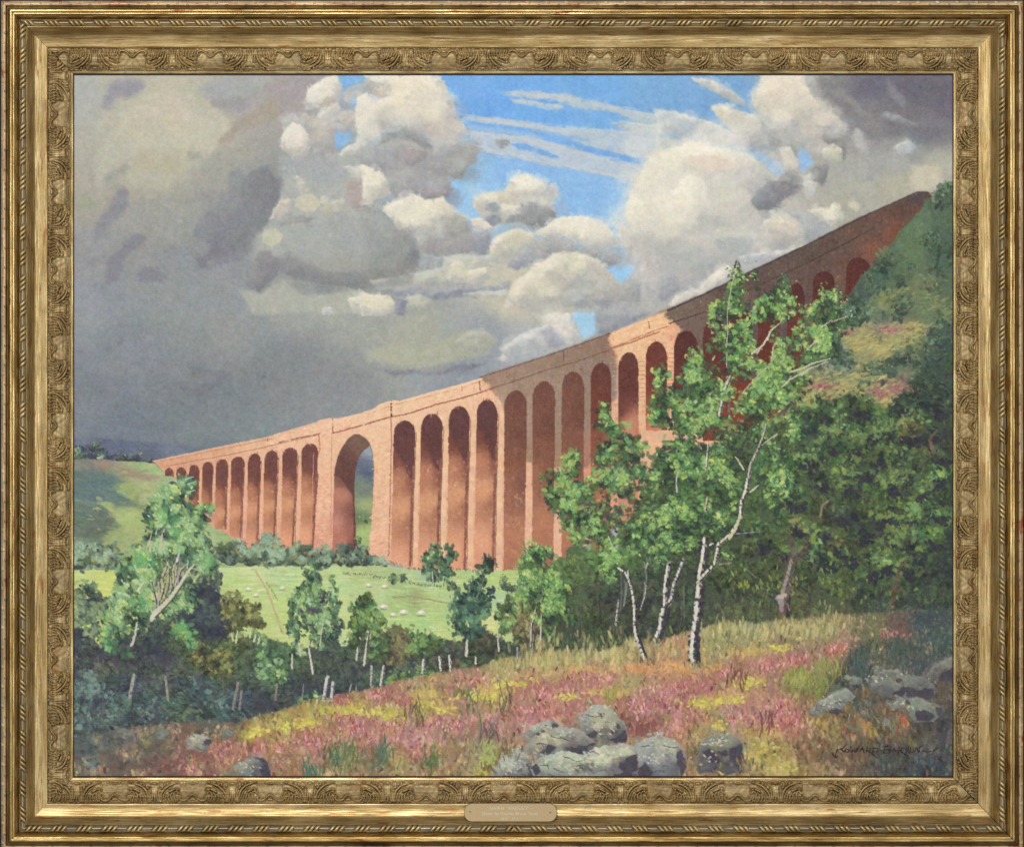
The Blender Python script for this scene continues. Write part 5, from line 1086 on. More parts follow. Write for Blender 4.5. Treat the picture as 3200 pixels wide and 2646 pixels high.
    for _ in range(120):
        x, y = pts('K', [(random.gauss(780, 90), random.gauss(960, 100))])[0]
        put(x, y, random.uniform(10, 26), random.uniform(4, 7), -1.1 + random.gauss(0, .4), jit(random.choice([(176, 182, 118), (150, 166, 108), (70, 66, 74), (190, 184, 146), (110, 130, 90)]), 8), .8, .8)
    for s in ('700,1200 690,1100 660,1000 650,950', '740,1180 760,1060 750,960 790,860', '720,1200 730,1060 720,950', '760,1140 800,1020 800,900', '800,1100 860,980 870,860', '700,1150 680,1080 640,1040', '830,1060 850,960 840,900', '780,1160 830,1040 820,950', '735,1130 770,1000', '860,1020 900,900 960,840'):
        line(pts('K', s), 7, 4, random.choice([(176, 172, 128), (196, 190, 156), (170, 160, 150)]), a=.85, j=14)
        line([(x + 4, y + 2) for x, y in pts('K', s)], 4, 2, (70, 60, 66), a=.75, j=8)
    foliage('K', [(930, 170, 50), (975, 160, 40), (880, 220, 60), (960, 220, 50), (1000, 190, 30), (960, 260, 40), (800, 280, 70), (860, 300, 70), (720, 330, 50), (740, 380, 60), (900, 350, 60), (680, 420, 60), (630, 430, 40), (620, 490, 34), (720, 480, 70), (820, 460, 90), (900, 430, 70), (830, 380, 60), (970, 400, 50), (1000, 440, 50), (1050, 430, 50), (1100, 400, 44), (1150, 390, 30), (1180, 395, 18),
                    (1080, 480, 50), (850, 560, 80), (760, 560, 50), (940, 550, 80), (1010, 540, 70), (1060, 620, 70), (950, 640, 80), (1100, 680, 50), (860, 660, 60), (650, 560, 40), (640, 640, 36), (540, 740, 50), (600, 790, 70), (700, 770, 70), (500, 830, 70), (600, 860, 80), (440, 880, 50), (430, 930, 50), (540, 940, 80), (430, 1010, 60), (510, 1060, 70),
                    (620, 1070, 50), (400, 1120, 60), (500, 1150, 80), (600, 1170, 70), (640, 1250, 70), (380, 1210, 70), (480, 1270, 80), (330, 1290, 60), (560, 1320, 60), (400, 1360, 80), (300, 1400, 50), (300, 1470, 60), (370, 1480, 60), (760, 650, 80), (700, 640, 60), (820, 720, 70), (920, 740, 70), (1000, 710, 70), (620, 960, 70), (700, 900, 50), (560, 1010, 60), (1000, 820, 60), (740, 720, 60), (1040, 780, 50), (1120, 810, 60), (1170, 860, 50), (1100, 880, 50), (1130, 900, 40), (950, 1110, 80), (880, 1170, 70), (960, 1190, 60), (820, 1240, 60), (860, 1100, 50), (950, 1000, 40)],
            PAL_COOL, 10.5, .8, h=1.0, ang=.9, mix=(.24, .38, .30, .10))
    foliage('K', [(300, 1490, 60), (340, 1520, 50), (480, 1560, 40), (560, 810, 60), (640, 830, 60), (820, 480, 60), (1000, 1500, 40), (930, 1400, 60), (980, 1420, 50), (560, 1180, 50), (1120, 830, 40), (880, 600, 50)], dict(dark=[(60, 100, 72)], mid=[(92, 146, 94), (86, 140, 92)], light=[(104, 160, 102), (112, 168, 96)], hi=[(176, 196, 110)]), 13, .5, h=1.0, mix=(.1, .4, .4, .1))
    line(pts('K', '668,1290 700,1240 760,1190 830,1110 900,1010 950,930 1015,850'), 15, 5, (204, 196, 172), j=10)
    line([(x + 3, y + 4) for x, y in pts('K', '690,1275 760,1205 830,1130 900,1030 960,940')], 5, 3, (92, 80, 78), j=8, a=.75)
    for s, w, c in (('735,730 745,640 770,560', 8, (200, 184, 156)), ('655,740 660,660 640,690', 5, (190, 180, 150)), ('635,700 665,610', 4, (196, 176, 150)), ('555,1060 600,1000', 8, (210, 206, 180)), ('505,1510 530,1430 548,1320', 9, (190, 186, 170)), ('875,820 895,755', 7, (206, 200, 190)),
                    ('880,1000 890,880 900,800', 5, (150, 140, 150)), ('960,880 965,820', 4, (190, 186, 190)), ('700,600 720,540', 4, (180, 170, 160)), ('770,620 760,580', 6, (84, 62, 70))):
        line(pts('K', s), w, w * .5, c, j=10, a=.9)
    for _ in range(40):
        x, y = pts('K', [random.choice([(random.gauss(620, 50), random.gauss(840, 40)), (random.gauss(680, 60), random.gauss(440, 60)), (random.gauss(880, 80), random.gauss(260, 70)), (random.gauss(480, 60), random.gauss(1150, 120))])])[0]
        put(x, y, random.uniform(7, 13), random.uniform(4, 7), random.uniform(0, 3), jit(random.choice([(196, 206, 140), (182, 198, 190), (206, 206, 110)]), 8), .9, 1.2, 'leaf')
    for x_, y_ in ((985, 130), (1005, 170), (1000, 240)):
        line(pts('K', [(x_ - 40, y_ + 20), (x_ + 25, y_)]), 4, 1.6, (170, 200, 184), a=.9)
    # slim trees standing in the meadow
    small_tree('G', [(1745, 160, 26), (1720, 220, 44), (1740, 260, 36), (1690, 290, 50), (1640, 310, 30), (1640, 370, 50), (1720, 360, 60), (1780, 330, 30), (1600, 430, 44), (1680, 440, 60), (1760, 430, 50), (1870, 250, 22), (1880, 310, 26), (1860, 380, 34), (1900, 430, 34), (1860, 480, 44), (1600, 520, 50), (1680, 540, 60), (1780, 520, 60), (1870, 560, 50), (1570, 590, 40), (1620, 640, 50), (1800, 620, 60), (1880, 640, 40), (1910, 580, 26), (1740, 640, 40), (1800, 700, 40), (1590, 760, 30)],
               [('1730,920 1700,740 1740,560 1720,420', 7), ('1640,790 1630,700 1620,560', 6), ('1580,880 1580,780', 6), ('1780,720 1800,560', 4)], 'slim double crowned tree in the middle of the meadow', dens=.66)
    foliage('G', [(1720, 470, 26), (1800, 380, 24), (1640, 480, 20), (1900, 590, 24), (1790, 470, 20)], dict(dark=[(56, 52, 66)], mid=[(66, 64, 74)], light=[(90, 92, 84)], hi=[(120, 126, 96)]), 9, .5)
    small_tree('H', [(20, 400, 40), (-30, 430, 50), (40, 440, 40), (-60, 480, 50), (0, 500, 60), (60, 500, 36), (-60, 560, 50), (20, 560, 50), (90, 540, 40), (130, 550, 26), (-40, 620, 50), (70, 600, 30), (-80, 680, 40)],
               [('-5,860 10,740 30,620 80,520', 7), ('-60,820 -50,740', 6)], 'small round headed tree right of the slim one', PAL_MID)
    small_tree('H', [(880, 110, 30), (860, 160, 36), (830, 230, 30), (800, 290, 36), (770, 270, 26), (750, 330, 44), (820, 350, 40), (880, 360, 34), (690, 380, 50), (760, 400, 60), (840, 420, 50), (900, 350, 22), (660, 440, 50), (740, 470, 60), (820, 490, 50), (870, 460, 34), (640, 520, 44), (710, 550, 60), (790, 560, 50), (660, 600, 44), (740, 620, 50), (820, 610, 34)],
               [('725,790 730,700 760,600 790,500', 9), ('790,850 790,800', 6)], 'dark green wind blown tree before the tall piers', dict(dark=[(48, 62, 60), (44, 54, 56)], mid=[(66, 98, 74), (72, 104, 84)], light=[(92, 132, 94), (88, 128, 100)], hi=[(120, 156, 110)]), ang=1.4)
    small_tree('H', [(1040, 380, 22), (1030, 430, 34), (1000, 460, 36), (1050, 480, 34), (980, 510, 40), (1030, 540, 44), (1000, 580, 34), (1060, 470, 24), (990, 620, 26)], [('955,760 950,640 980,540', 5), ('1095,800 1085,740', 5)], 'smaller twin of the wind blown tree', PAL_MID)
    small_tree('H', [(500, 20, 30), (470, 70, 44), (530, 60, 34), (440, 130, 44), (500, 130, 50), (600, 30, 34), (620, 80, 34), (580, 120, 44), (560, 180, 40), (600, 190, 34), (460, 190, 40), (490, 240, 34), (580, 240, 26)], [('490,290 480,200', 4), ('560,290 560,230', 4)], 'pair of leaning bushes under the tall piers', PAL_COOL, 9, ang=1.3)
    small_tree('H', [(885, 110, 20), (900, 140, 26), (880, 170, 24)], [], 'little bush at a pier foot', PAL_DARK, 8)
    small_tree('H', [(1200, 30, 50), (1150, 110, 50), (1230, 90, 60), (1290, 60, 40), (1130, 180, 40), (1190, 200, 60), (1270, 180, 60), (1150, 270, 50), (1220, 290, 60), (1330, 260, 60), (1140, 370, 40), (1200, 380, 50), (1320, 370, 60), (1400, 330, 60), (1280, 460, 50), (1350, 460, 50), (1240, 540, 40), (1400, 450, 40), (1450, 520, 50), (1340, 560, 40), (1300, 640, 40)],
               [('1190,780 1185,620 1210,500 1230,420 1200,380', 6), ('1250,760 1260,500 1270,300 1245,100', 5)], 'leafy tree at the left edge of the grove', PAL_BIRCH)
    # weathered fence posts, each one a motif
    for t, x, y, h_, w, c in (('G', 442, 1010, 150, 20, 175), ('G', 690, 1030, 160, 14, 165), ('G', 1180, 1080, 180, 16, 150), ('G', 1215, 1110, 130, 12, 150), ('G', 1470, 1050, 110, 12, 150), ('G', 1660, 1050, 90, 5, 170), ('G', 1820, 1030, 150, 16, 205), ('G', 1868, 1045, 120, 14, 196), ('G', 1998, 1030, 50, 8, 180), ('G', 2040, 1030, 50, 6, 170), ('G', 1090, 1000, 120, 8, 120),
                              ('H', 48, 940, 140, 11, 190), ('H', 125, 935, 130, 11, 206), ('H', 416, 870, 90, 10, 212), ('H', 538, 850, 90, 10, 214), ('H', 608, 845, 100, 11, 210), ('H', 1090, 780, 70, 8, 190)):
        motif('painted_fence_post', 'pale weathered fence post')
        ln = random.uniform(-.06, .12)
        w *= 1.2; c = c if c > 195 else c - 22; POSTS.append((CUR, t, x, y, h_, w, c, ln))
        post(t, x, y, h_, w, c, ln)


POSTS = []


def post(t, x, y, h_, w, c, ln):
    if 1:
        (ax, ay), (bx, by) = pts(t, [(x - ln * h_, y + h_ / 2), (x + ln * h_, y - h_ / 2)])
        line([(ax, ay), (bx, by)], w * .55, w * .6, (c - 30, c - 32, c - 36), j=6)
        line([(ax - w * .08, ay), (bx - w * .08, by)], w * .38, w * .42, (c, c - 3, c - 18), j=8)
        line([(ax + w * .24, ay), (bx + w * .24, by)], w * .2, w * .2, (84, 80, 88), j=6, a=.8)
        for _ in range(3):
            f = random.random(); put(ax + (bx - ax) * f, ay + (by - ay) * f, w * .45, w * .3, random.uniform(0, 3), jit((104, 98, 104), 8), .7, .4, 'leaf')


def paint_foreground():
    random.seed(51)
    motif('painted_heath', 'rough heath of pink heather, yellow gorse and dry grass in the foreground')
    P = pts('G', '20,1380 300,1330 700,1280 1000,1260 1200,1270 1400,1210 1560,1170 1700,1110 1850,1090 2000,1050 2110,1040') + pts('H', '130,1010 280,975 440,935 640,890 860,860 920,830 1100,800 1250,770 1500,760 1700,770 1900,720 2110,690') + pts('I', '200,620 450,560 700,560 900,530 1150,520 1400,500 1600,480 1850,470 2110,480') + pts('S', '2990,2440 220,2440')
    s = samp('H', '1000,880,172,162,106 500,1000,156,122,92 700,980,152,108,94 100,1080,152,92,92 300,1130,158,104,98 450,1030,168,150,100 200,1200,168,158,92 420,1180,160,156,92 500,1260,166,104,106 300,1350,162,106,112 100,1330,156,96,98 600,1310,176,122,126 900,1100,168,144,88 1300,1100,174,108,106 1100,1050,168,116,96 1150,1180,172,116,120 '
             '1600,950,158,110,98 1500,1000,168,102,106 1700,930,160,98,98 1900,1000,168,148,98 100,1550,108,106,80 400,1500,146,108,92 350,1460,170,116,126 700,1450,132,98,86 850,1500,120,124,82 1750,850,172,156,98 1300,850,174,162,96 1500,830,164,152,92 1250,1000,166,108,96 1950,1130,160,100,108 2000,1280,130,78,74 1500,1100,168,110,106 900,1300,158,108,108 1600,1500,120,120,112 220,1560,160,142,90 480,1560,130,108,72 880,1600,140,130,66')
    s += samp('I', '100,800,176,130,90 100,860,178,136,88 400,700,146,146,94 700,700,150,140,90 1000,660,142,138,90 1200,650,140,136,92 450,640,150,150,98 700,620,148,146,104 560,880,164,112,94 750,860,168,112,108 1000,820,172,106,104 1250,740,170,108,96 200,1050,172,108,108 350,1030,168,104,106 50,1120,176,112,116 170,1200,164,96,96 600,980,166,136,86 1000,980,118,118,64 1150,950,112,110,66 800,1200,170,110,108 500,1250,176,124,134 700,1230,176,120,128 900,1250,166,96,92 1200,1250,132,104,66 '
              '300,1130,176,160,96 300,1300,142,122,82 450,1300,160,148,88 800,1500,158,144,78 900,1600,172,156,86 1050,1500,130,98,70 1400,1350,108,86,60 1300,1550,104,84,66 1550,1450,84,76,66 1600,1550,70,72,72 1900,1600,58,66,74 1900,1300,84,80,72 1700,1300,112,88,66 1700,700,70,84,74 1550,600,110,110,76 1900,900,70,76,78 1700,620,112,84,80 2050,1000,88,80,68 2050,700,66,84,78 1900,550,62,74,76 1400,850,66,78,74 1300,1000,70,76,68 2050,1300,66,66,70 1600,1250,96,84,62 1450,1200,80,84,76 700,1400,156,142,80')
    s += samp('G', '1300,1450,150,86,88 1700,1320,154,92,94 2000,1200,152,92,88 2050,1300,164,106,116 1500,1280,168,160,84 1280,1350,186,176,82 1700,1240,176,164,76 1800,1170,150,142,84 1950,1090,148,88,84 2050,1150,168,158,78 800,1550,130,92,84 700,1420,118,96,82 1100,1480,146,90,88 900,1500,138,92,84 1500,1550,142,98,84 1900,1500,124,112,74 1750,1450,160,104,106 400,1500,108,94,84 400,1600,104,88,80 100,1600,88,90,88 300,1380,96,98,96 1000,1290,92,90,78 100,1400,82,90,92 600,1600,118,86,82 1200,1280,108,84,76 1150,1620,136,94,86 600,1400,96,92,80')
    fill(P, s, 4, 6, 5)
    SRC = COL.copy()
    # upright tufts, back to front
    rows = []
    y0, x0, m = mask(P, 0, 6, 5)
    ys, xs = np.nonzero(m > .5)
    idx = rng.integers(0, len(ys), 15000)
    idx = idx[np.argsort(ys[idx])]
    pinks = [(198, 126, 122), (182, 102, 100), (212, 150, 144), (152, 78, 76), (188, 116, 118), (190, 134, 100)]
    earth = [(196, 172, 98), (150, 120, 76), (92, 104, 66), (118, 72, 76), (196, 184, 120), (110, 124, 82), (176, 110, 76)]
    for i in idx:
        iy, ix = ys[i] + y0, xs[i] + x0
        x, y = ix / RS + CX0, iy / RS + CY0
        c = SRC[iy, ix]
        n = GN[0][iy, ix] * 40
        c = (c[0] + n + 8, c[1] + n * .95 + 8, c[2] + n * .9 + 4)
        if sum(c) > 300:
            for g, q in ((LN[iy, ix], (208, 178, 92)), (-LN[iy, ix], (172, 150, 82)), (GN[1][iy, ix], (112, 116, 72)), (GN[2][iy, ix], (206, 168, 140)), (-GN[2][iy, ix], (150, 104, 78))):
                f = min(.6, max(0, g - .12) * 2.2) * random.random() ** .5
                c = tuple(c[j] * (1 - f) + q[j] * f for j in range(3))
        lum = (c[0] + c[1] + c[2]) / 3
        pink = c[0] - c[1]
        r = random.random()
        if lum > 100:
            if pink > 34 and r < .16:
                c = random.choice(pinks)
            elif r < .10:
                c = random.choice(earth)
            elif r < .2:
                c = tuple(v * .68 for v in c)
            elif r < .28:
                c = tuple(min(255, v * 1.2) for v in c)
        elif r < .10:
            c = random.choice([(96, 72, 84), (84, 112, 104), (104, 84, 64), (58, 62, 72), (110, 116, 88), (128, 84, 66)]) if x < 1000 or x > 2500 else random.choice(earth)
        big = .75 + .55 * (y - 2000) / 430
        if x < 750 and lum < 105:
            put(x, y, random.uniform(10, 20) * big, random.uniform(6, 10) * big, random.choice([.4, -.5, .1]) + random.gauss(0, .4), jit(c, 7), .75, .8, 'flat')
        else:
            put(x, y, random.uniform(11, 22) * big, random.uniform(5, 10) * big, 1.57 + random.gauss(.0, .34), jit(c, 11, 6), random.uniform(.5, .95), .95, random.choice(('flat', 'leaf')))
    # drifts of ochre, straw, olive and rust between the heather
    for t, cx, cy, rx, ry, n, c in (('I', 300, 890, 150, 30, 50, (196, 150, 92)), ('I', 650, 770, 170, 30, 60, (186, 160, 92)), ('I', 990, 960, 90, 60, 60, (142, 136, 72)), ('I', 480, 1090, 150, 34, 60, (196, 160, 96)), ('I', 720, 1340, 120, 40, 50, (176, 144, 84)), ('I', 350, 1310, 110, 40, 40, (166, 140, 86)),
                                    ('H', 900, 1040, 140, 34, 50, (196, 166, 90)), ('H', 1300, 940, 190, 28, 60, (178, 150, 96)), ('H', 1750, 1060, 150, 30, 60, (198, 166, 98)), ('H', 450, 1070, 150, 30, 50, (192, 166, 92)), ('H', 1600, 890, 170, 24, 50, (190, 158, 96)), ('H', 1950, 890, 140, 30, 50, (204, 146, 98)), ('H', 600, 1480, 90, 50, 40, (150, 124, 80)),
                                    ('H', 150, 1190, 120, 30, 50, (182, 168, 88)), ('G', 1900, 1190, 120, 30, 50, (186, 174, 84)), ('H', 500, 1180, 120, 26, 30, (176, 150, 84)), ('H', 250, 1500, 110, 50, 40, (156, 128, 78)), ('G', 1650, 1560, 130, 50, 40, (150, 118, 80)), ('G', 1950, 1560, 110, 50, 40, (138, 128, 78)), ('H', 1020, 1220, 90, 40, 30, (150, 104, 80)),
                                    ('H', 1850, 1260, 60, 50, 24, (128, 88, 72)), ('I', 120, 870, 120, 20, 30, (206, 156, 92)), ('I', 1120, 860, 70, 50, 30, (136, 134, 78)), ('I', 1300, 1170, 110, 50, 40, (120, 96, 64)), ('G', 2020, 1130, 90, 20, 24, (168, 132, 84)), ('H', 700, 1060, 80, 24, 24, (120, 118, 72)), ('G', 1420, 1560, 120, 50, 30, (150, 110, 84))):
        for _ in range(int(n * 1.2)):
            x, y = pts(t, [(cx + random.gauss(0, rx * .55), cy + random.gauss(0, ry * .6))])[0]
            put(x, y, random.uniform(10, 26), random.uniform(5, 10), random.choice((1.57, 1.57, .1)) + random.gauss(0, .3), jit(c, 13, 5), .75, 1., random.choice(('flat', 'leaf')))
    # drifts of heather
    motif('painted_heather', 'pink flowering heather')
    for t, cx, cy, rx, ry, n in (('I', 180, 1030, 160, 36, 60), ('I', 60, 1130, 120, 50, 60), ('I', 600, 1240, 110, 40, 80), ('I', 880, 1150, 60, 36, 40), ('I', 950, 830, 170, 36, 100), ('I', 760, 870, 70, 26, 40), ('I', 1250, 750, 90, 30, 50), ('I', 1650, 640, 110, 30, 30), ('I', 480, 930, 60, 30, 30),
                                 ('H', 600, 1290, 100, 50, 60), ('H', 200, 1290, 90, 50, 50), ('H', 1200, 1180, 180, 50, 90), ('H', 1550, 950, 120, 40, 70), ('H', 1300, 1060, 130, 40, 60), ('H', 110, 1080, 90, 26, 40), ('H', 370, 1480, 80, 50, 50), ('H', 1950, 1150, 80, 50, 60), ('H', 800, 980, 80, 20, 26), ('H', 260, 1130, 90, 24, 30),
                                 ('G', 2000, 1320, 110, 60, 70), ('G', 1750, 1400, 140, 40, 60), ('G', 1500, 1440, 150, 40, 50), ('G', 1920, 1110, 70, 20, 26), ('G', 1150, 1470, 130, 36, 36), ('G', 1950, 1230, 120, 30, 40), ('G', 820, 1580, 120, 40, 30), ('I', 250, 1230, 80, 50, 40), ('I', 980, 1260, 60, 40, 30)):
        dim = .86 if (t == 'G' and cx < 1300) or cx > 1500 and t == 'I' else 1
        for _ in range(int(n * 1.0)):
            x, y = pts(t, [(cx + random.gauss(0, rx * .55), cy + random.gauss(0, ry * .55))])[0]
            put(x, y, random.uniform(8, 17), random.uniform(3.5, 6.5), 1.57 + random.gauss(0, .35), jit(tuple(v * dim for v in random.choice(pinks + [(222, 172, 166), (148, 78, 76), (176, 106, 96), (160, 120, 84)])), 9), .85, 1.1, 'leaf', own=random.random() < .9)
    motif('painted_gorse', 'yellow gorse flowers')
    for t, cx, cy, rx, ry, n in (('H', 750, 1090, 120, 24, 40), ('H', 1450, 1090, 90, 24, 26), ('H', 1050, 990, 120, 24, 40), ('I', 300, 1130, 140, 26, 50), ('I', 650, 990, 120, 26, 40), ('I', 520, 1110, 80, 30, 26), ('H', 560, 1180, 100, 24, 30), ('G', 1270, 1360, 34, 18, 14), ('G', 1350, 1330, 50, 26, 30), ('G', 1680, 1280, 90, 40, 50), ('G', 2000, 1190, 90, 36, 40), ('G', 1530, 1300, 60, 24, 22), ('H', 180, 1220, 70, 26, 30), ('H', 80, 1200, 50, 20, 18), ('H', 430, 1140, 60, 24, 24), ('I', 900, 1590, 100, 50, 60), ('I', 760, 1450, 90, 50, 40), ('I', 680, 1540, 50, 40, 30), ('H', 930, 1090, 70, 34, 30), ('I', 850, 740, 80, 20, 30),
                                 ('H', 880, 1560, 60, 60, 24), ('I', 430, 1290, 50, 26, 16)):
        for _ in range(n):
            x, y = pts(t, [(cx + random.gauss(0, rx * .55), cy + random.gauss(0, ry * .55))])[0]
            put(x, y, random.uniform(8, 18), random.uniform(6, 10), random.uniform(0, 3), jit(random.choice([(206, 190, 84), (196, 178, 92), (216, 206, 96), (180, 164, 78)] if cy < 1400 or t == 'G' else [(190, 172, 92), (176, 156, 80), (200, 184, 110)]), 8), .85, 1.1, 'leaf')
    motif('painted_dry_grass', 'tufts of straw coloured grass along the edge of the wood')
    for _ in range(1100):
        t, bx, by = random.choice([('H', random.uniform(900, 2050), None), ('I', random.uniform(280, 1380), None), ('N', random.uniform(0, 1400), None)])
        if t == 'H':
            by = 880 - (bx - 900) * .055 - abs(random.gauss(0, 44))
        elif t == 'I':
            by = 680 - (bx - 280) * .04 - abs(random.gauss(0, 70))
        else:
            by = 1262 - abs(random.gauss(0, 120))
        x, y = pts(t, [(bx, by)])[0]
        ix, iy = int((x - CX0) * RS), int((y - CY0) * RS)
        if not (0 <= ix < GW and 0 <= iy < GH) or LN[iy, ix] < -.15 and random.random() < .7:
            continue
        y -= max(0, GN[1][iy, ix]) * 60
        b = COL[min(GH - 1, max(0, int((y - CY0) * RS))), ix]
        c = random.choice([(198, 184, 116), (178, 166, 102), (212, 202, 140), (206, 194, 130), (150, 144, 88), (180, 166, 96), (196, 182, 134), (92, 98, 66), (120, 112, 72)])
        f = random.random() * .6
        put(x, y, random.uniform(16, 36), random.uniform(5, 9), 1.62 + random.gauss(0, .2), jit(tuple(c[j] * (1 - f) + b[j] * f for j in range(3)), 9), .6, .9)
    for t, cx, cy, n, c in (('I', 1000, 950, 60, (150, 150, 78)), ('I', 1130, 1010, 50, (128, 132, 66)), ('I', 1220, 870, 40, (136, 136, 70)), ('H', 890, 1500, 40, (150, 168, 90)), ('H', 1750, 1080, 30, (150, 140, 76)), ('H', 470, 1540, 30, (84, 110, 70)), ('H', 140, 1500, 40, (76, 104, 84)), ('I', 560, 960, 20, (120, 84, 62)), ('G', 1900, 1520, 40, (78, 104, 76)), ('G', 1720, 1600, 30, (74, 112, 88)), ('G', 2000, 1480, 36, (96, 116, 72)),
                            ('H', 880, 1350, 30, (104, 96, 84)), ('I', 760, 1260, 20, (120, 62, 60)), ('I', 1450, 900, 40, (66, 82, 78)), ('I', 1480, 760, 30, (64, 86, 74)), ('H', 770, 1140, 18, (86, 104, 76)), ('H', 1010, 1110, 20, (96, 92, 62)), ('H', 380, 1200, 20, (112, 92, 62))):
        for _ in range(n):
            x, y = pts(t, [(cx + random.gauss(0, 45), cy + random.gauss(0, 45))])[0]
            put(x, y, random.uniform(22, 44), random.uniform(3.5, 6), 1.57 + random.gauss(.1, .3), jit(c, 12), .8, 1.0)
    motif('painted_heath', 'loose dabs of fallen colour at the right foreground')
    for cx, cy, c, n in ((1450, 1280, (190, 116, 60), 16), (1520, 1330, (176, 140, 60), 10), (1740, 1260, (186, 92, 66), 14), (1360, 1320, (176, 92, 66), 8), (1620, 1280, (120, 132, 132), 12), (1650, 1310, (136, 150, 72), 6), (1380, 1290, (110, 128, 110), 8), (1150, 1290, (180, 140, 66), 12), (1250, 1330, (150, 140, 70), 12), (1500, 1400, (130, 104, 60), 12), (1780, 1400, (130, 116, 62), 10), (1440, 1510, (128, 90, 58), 14), (1320, 1450, (124, 110, 76), 14)):
        for _ in range(n):
            x, y = pts('I', [(cx + random.gauss(0, 28), cy + random.gauss(0, 26))])[0]
            put(x, y, random.uniform(16, 34), random.uniform(5, 10), 1.4 + random.gauss(0, .35), jit(c, 14), .5, 1.)


def rock(t, outline, cols, lab, darks=(), lights=()):
    motif('painted_boulder', lab)
    P = pts(t, outline)
    base = [(x, y, (q[0] + 16, q[1] + 15, q[2] + 4)) if min(q) > 95 else (x, y, q) for x, y, q in samp(t, cols)]
    fill(P, base, 1.0, 2, 6)
    xs = [p[0] for p in P]
    w = max(xs) - min(xs)
    lum = np.mean([q[2] for q in samp(t, cols)])
    if lum > 110:
        y0, x0, m = mask(P, 0, 0, 0)
        COL[y0:y0 + m.shape[0], x0:x0 + m.shape[1]][(m > .5) & (IDM[y0:y0 + m.shape[0], x0:x0 + m.shape[1]] == CUR)] += 12
    model(P, min(170, lum + 12), .9)
    texture(P, int(w / 14), 15, 11, .6, warp=2, only=[CUR], own=False, ang=.2, kindp=.15, tint=((14, 8, 8), (2, 2, 0), (24, 23, 15)))
    ys = [p[1] for p in P]
    hh = max(ys) - min(ys)
    ctr = (sum(xs) / len(xs), sum(ys) / len(ys))
    if lum > 110:                            # split planes, light on top, dusk on the right and below
        for _ in range(max(3, int(w / 26))):
            x, y = random.uniform(min(xs) + w * .1, max(xs) - w * .2), random.uniform(min(ys) + hh * .1, max(ys) - hh * .15)
            r = random.uniform(.10, .2) * w
            up = y < ctr[1] + hh * .05
            Q = [(x, y), (x + r * random.uniform(.8, 1.3), y - r * random.uniform(-.15, .35)), (x + r * random.uniform(1.0, 1.5), y + r * random.uniform(.2, .5)), (x + r * random.uniform(.2, .6), y + r * random.uniform(.35, .7))]
            y0_, x0_, m_ = mask(Q, 1, 1, 4)
            sl = (slice(y0_, y0_ + m_.shape[0]), slice(x0_, x0_ + m_.shape[1]))
            m_ = m_ * (IDM[sl] == CUR)
            COL[sl] += m_[..., None] * np.array((20, 20, 13) if up else (-24, -25, -20), np.float32)
        global CLIP
        CLIP = CUR
        for _ in range(int(w / 40) + 1):
            x, y = random.uniform(min(xs), max(xs)), random.uniform(min(ys) + hh * .2, max(ys))
            line([(x, y), (x + random.uniform(8, 26), y + random.uniform(-6, 10)), (x + random.uniform(20, 44), y + random.uniform(-2, 18))], 3, 2, (84, 80, 82), a=.7, own=False, wob=2)
        CLIP = None
    for d in darks:
        fill(pts(t, d), (68, 62, 72), 1.2, 4, 7, .9, own=False)
    for d in darks:
        brush(pts(t, d), 14, 12, 6, .6, .6, 6, 3, .7, .5, only=[CUR], warp=0)
    for (x, y, n) in lights:
        for _ in range(int(n * 1.6)):
            q = pts(t, [(x + random.gauss(0, 48), y + random.gauss(0, 26))])[0]
            put(q[0], q[1], random.uniform(5, 15), random.uniform(3, 7), random.uniform(-.9, 1.2), jit(random.choice([(206, 198, 172), (186, 190, 166), (176, 186, 176), (196, 176, 150)]), 8), .8, 1.3, 'leaf', own=False)


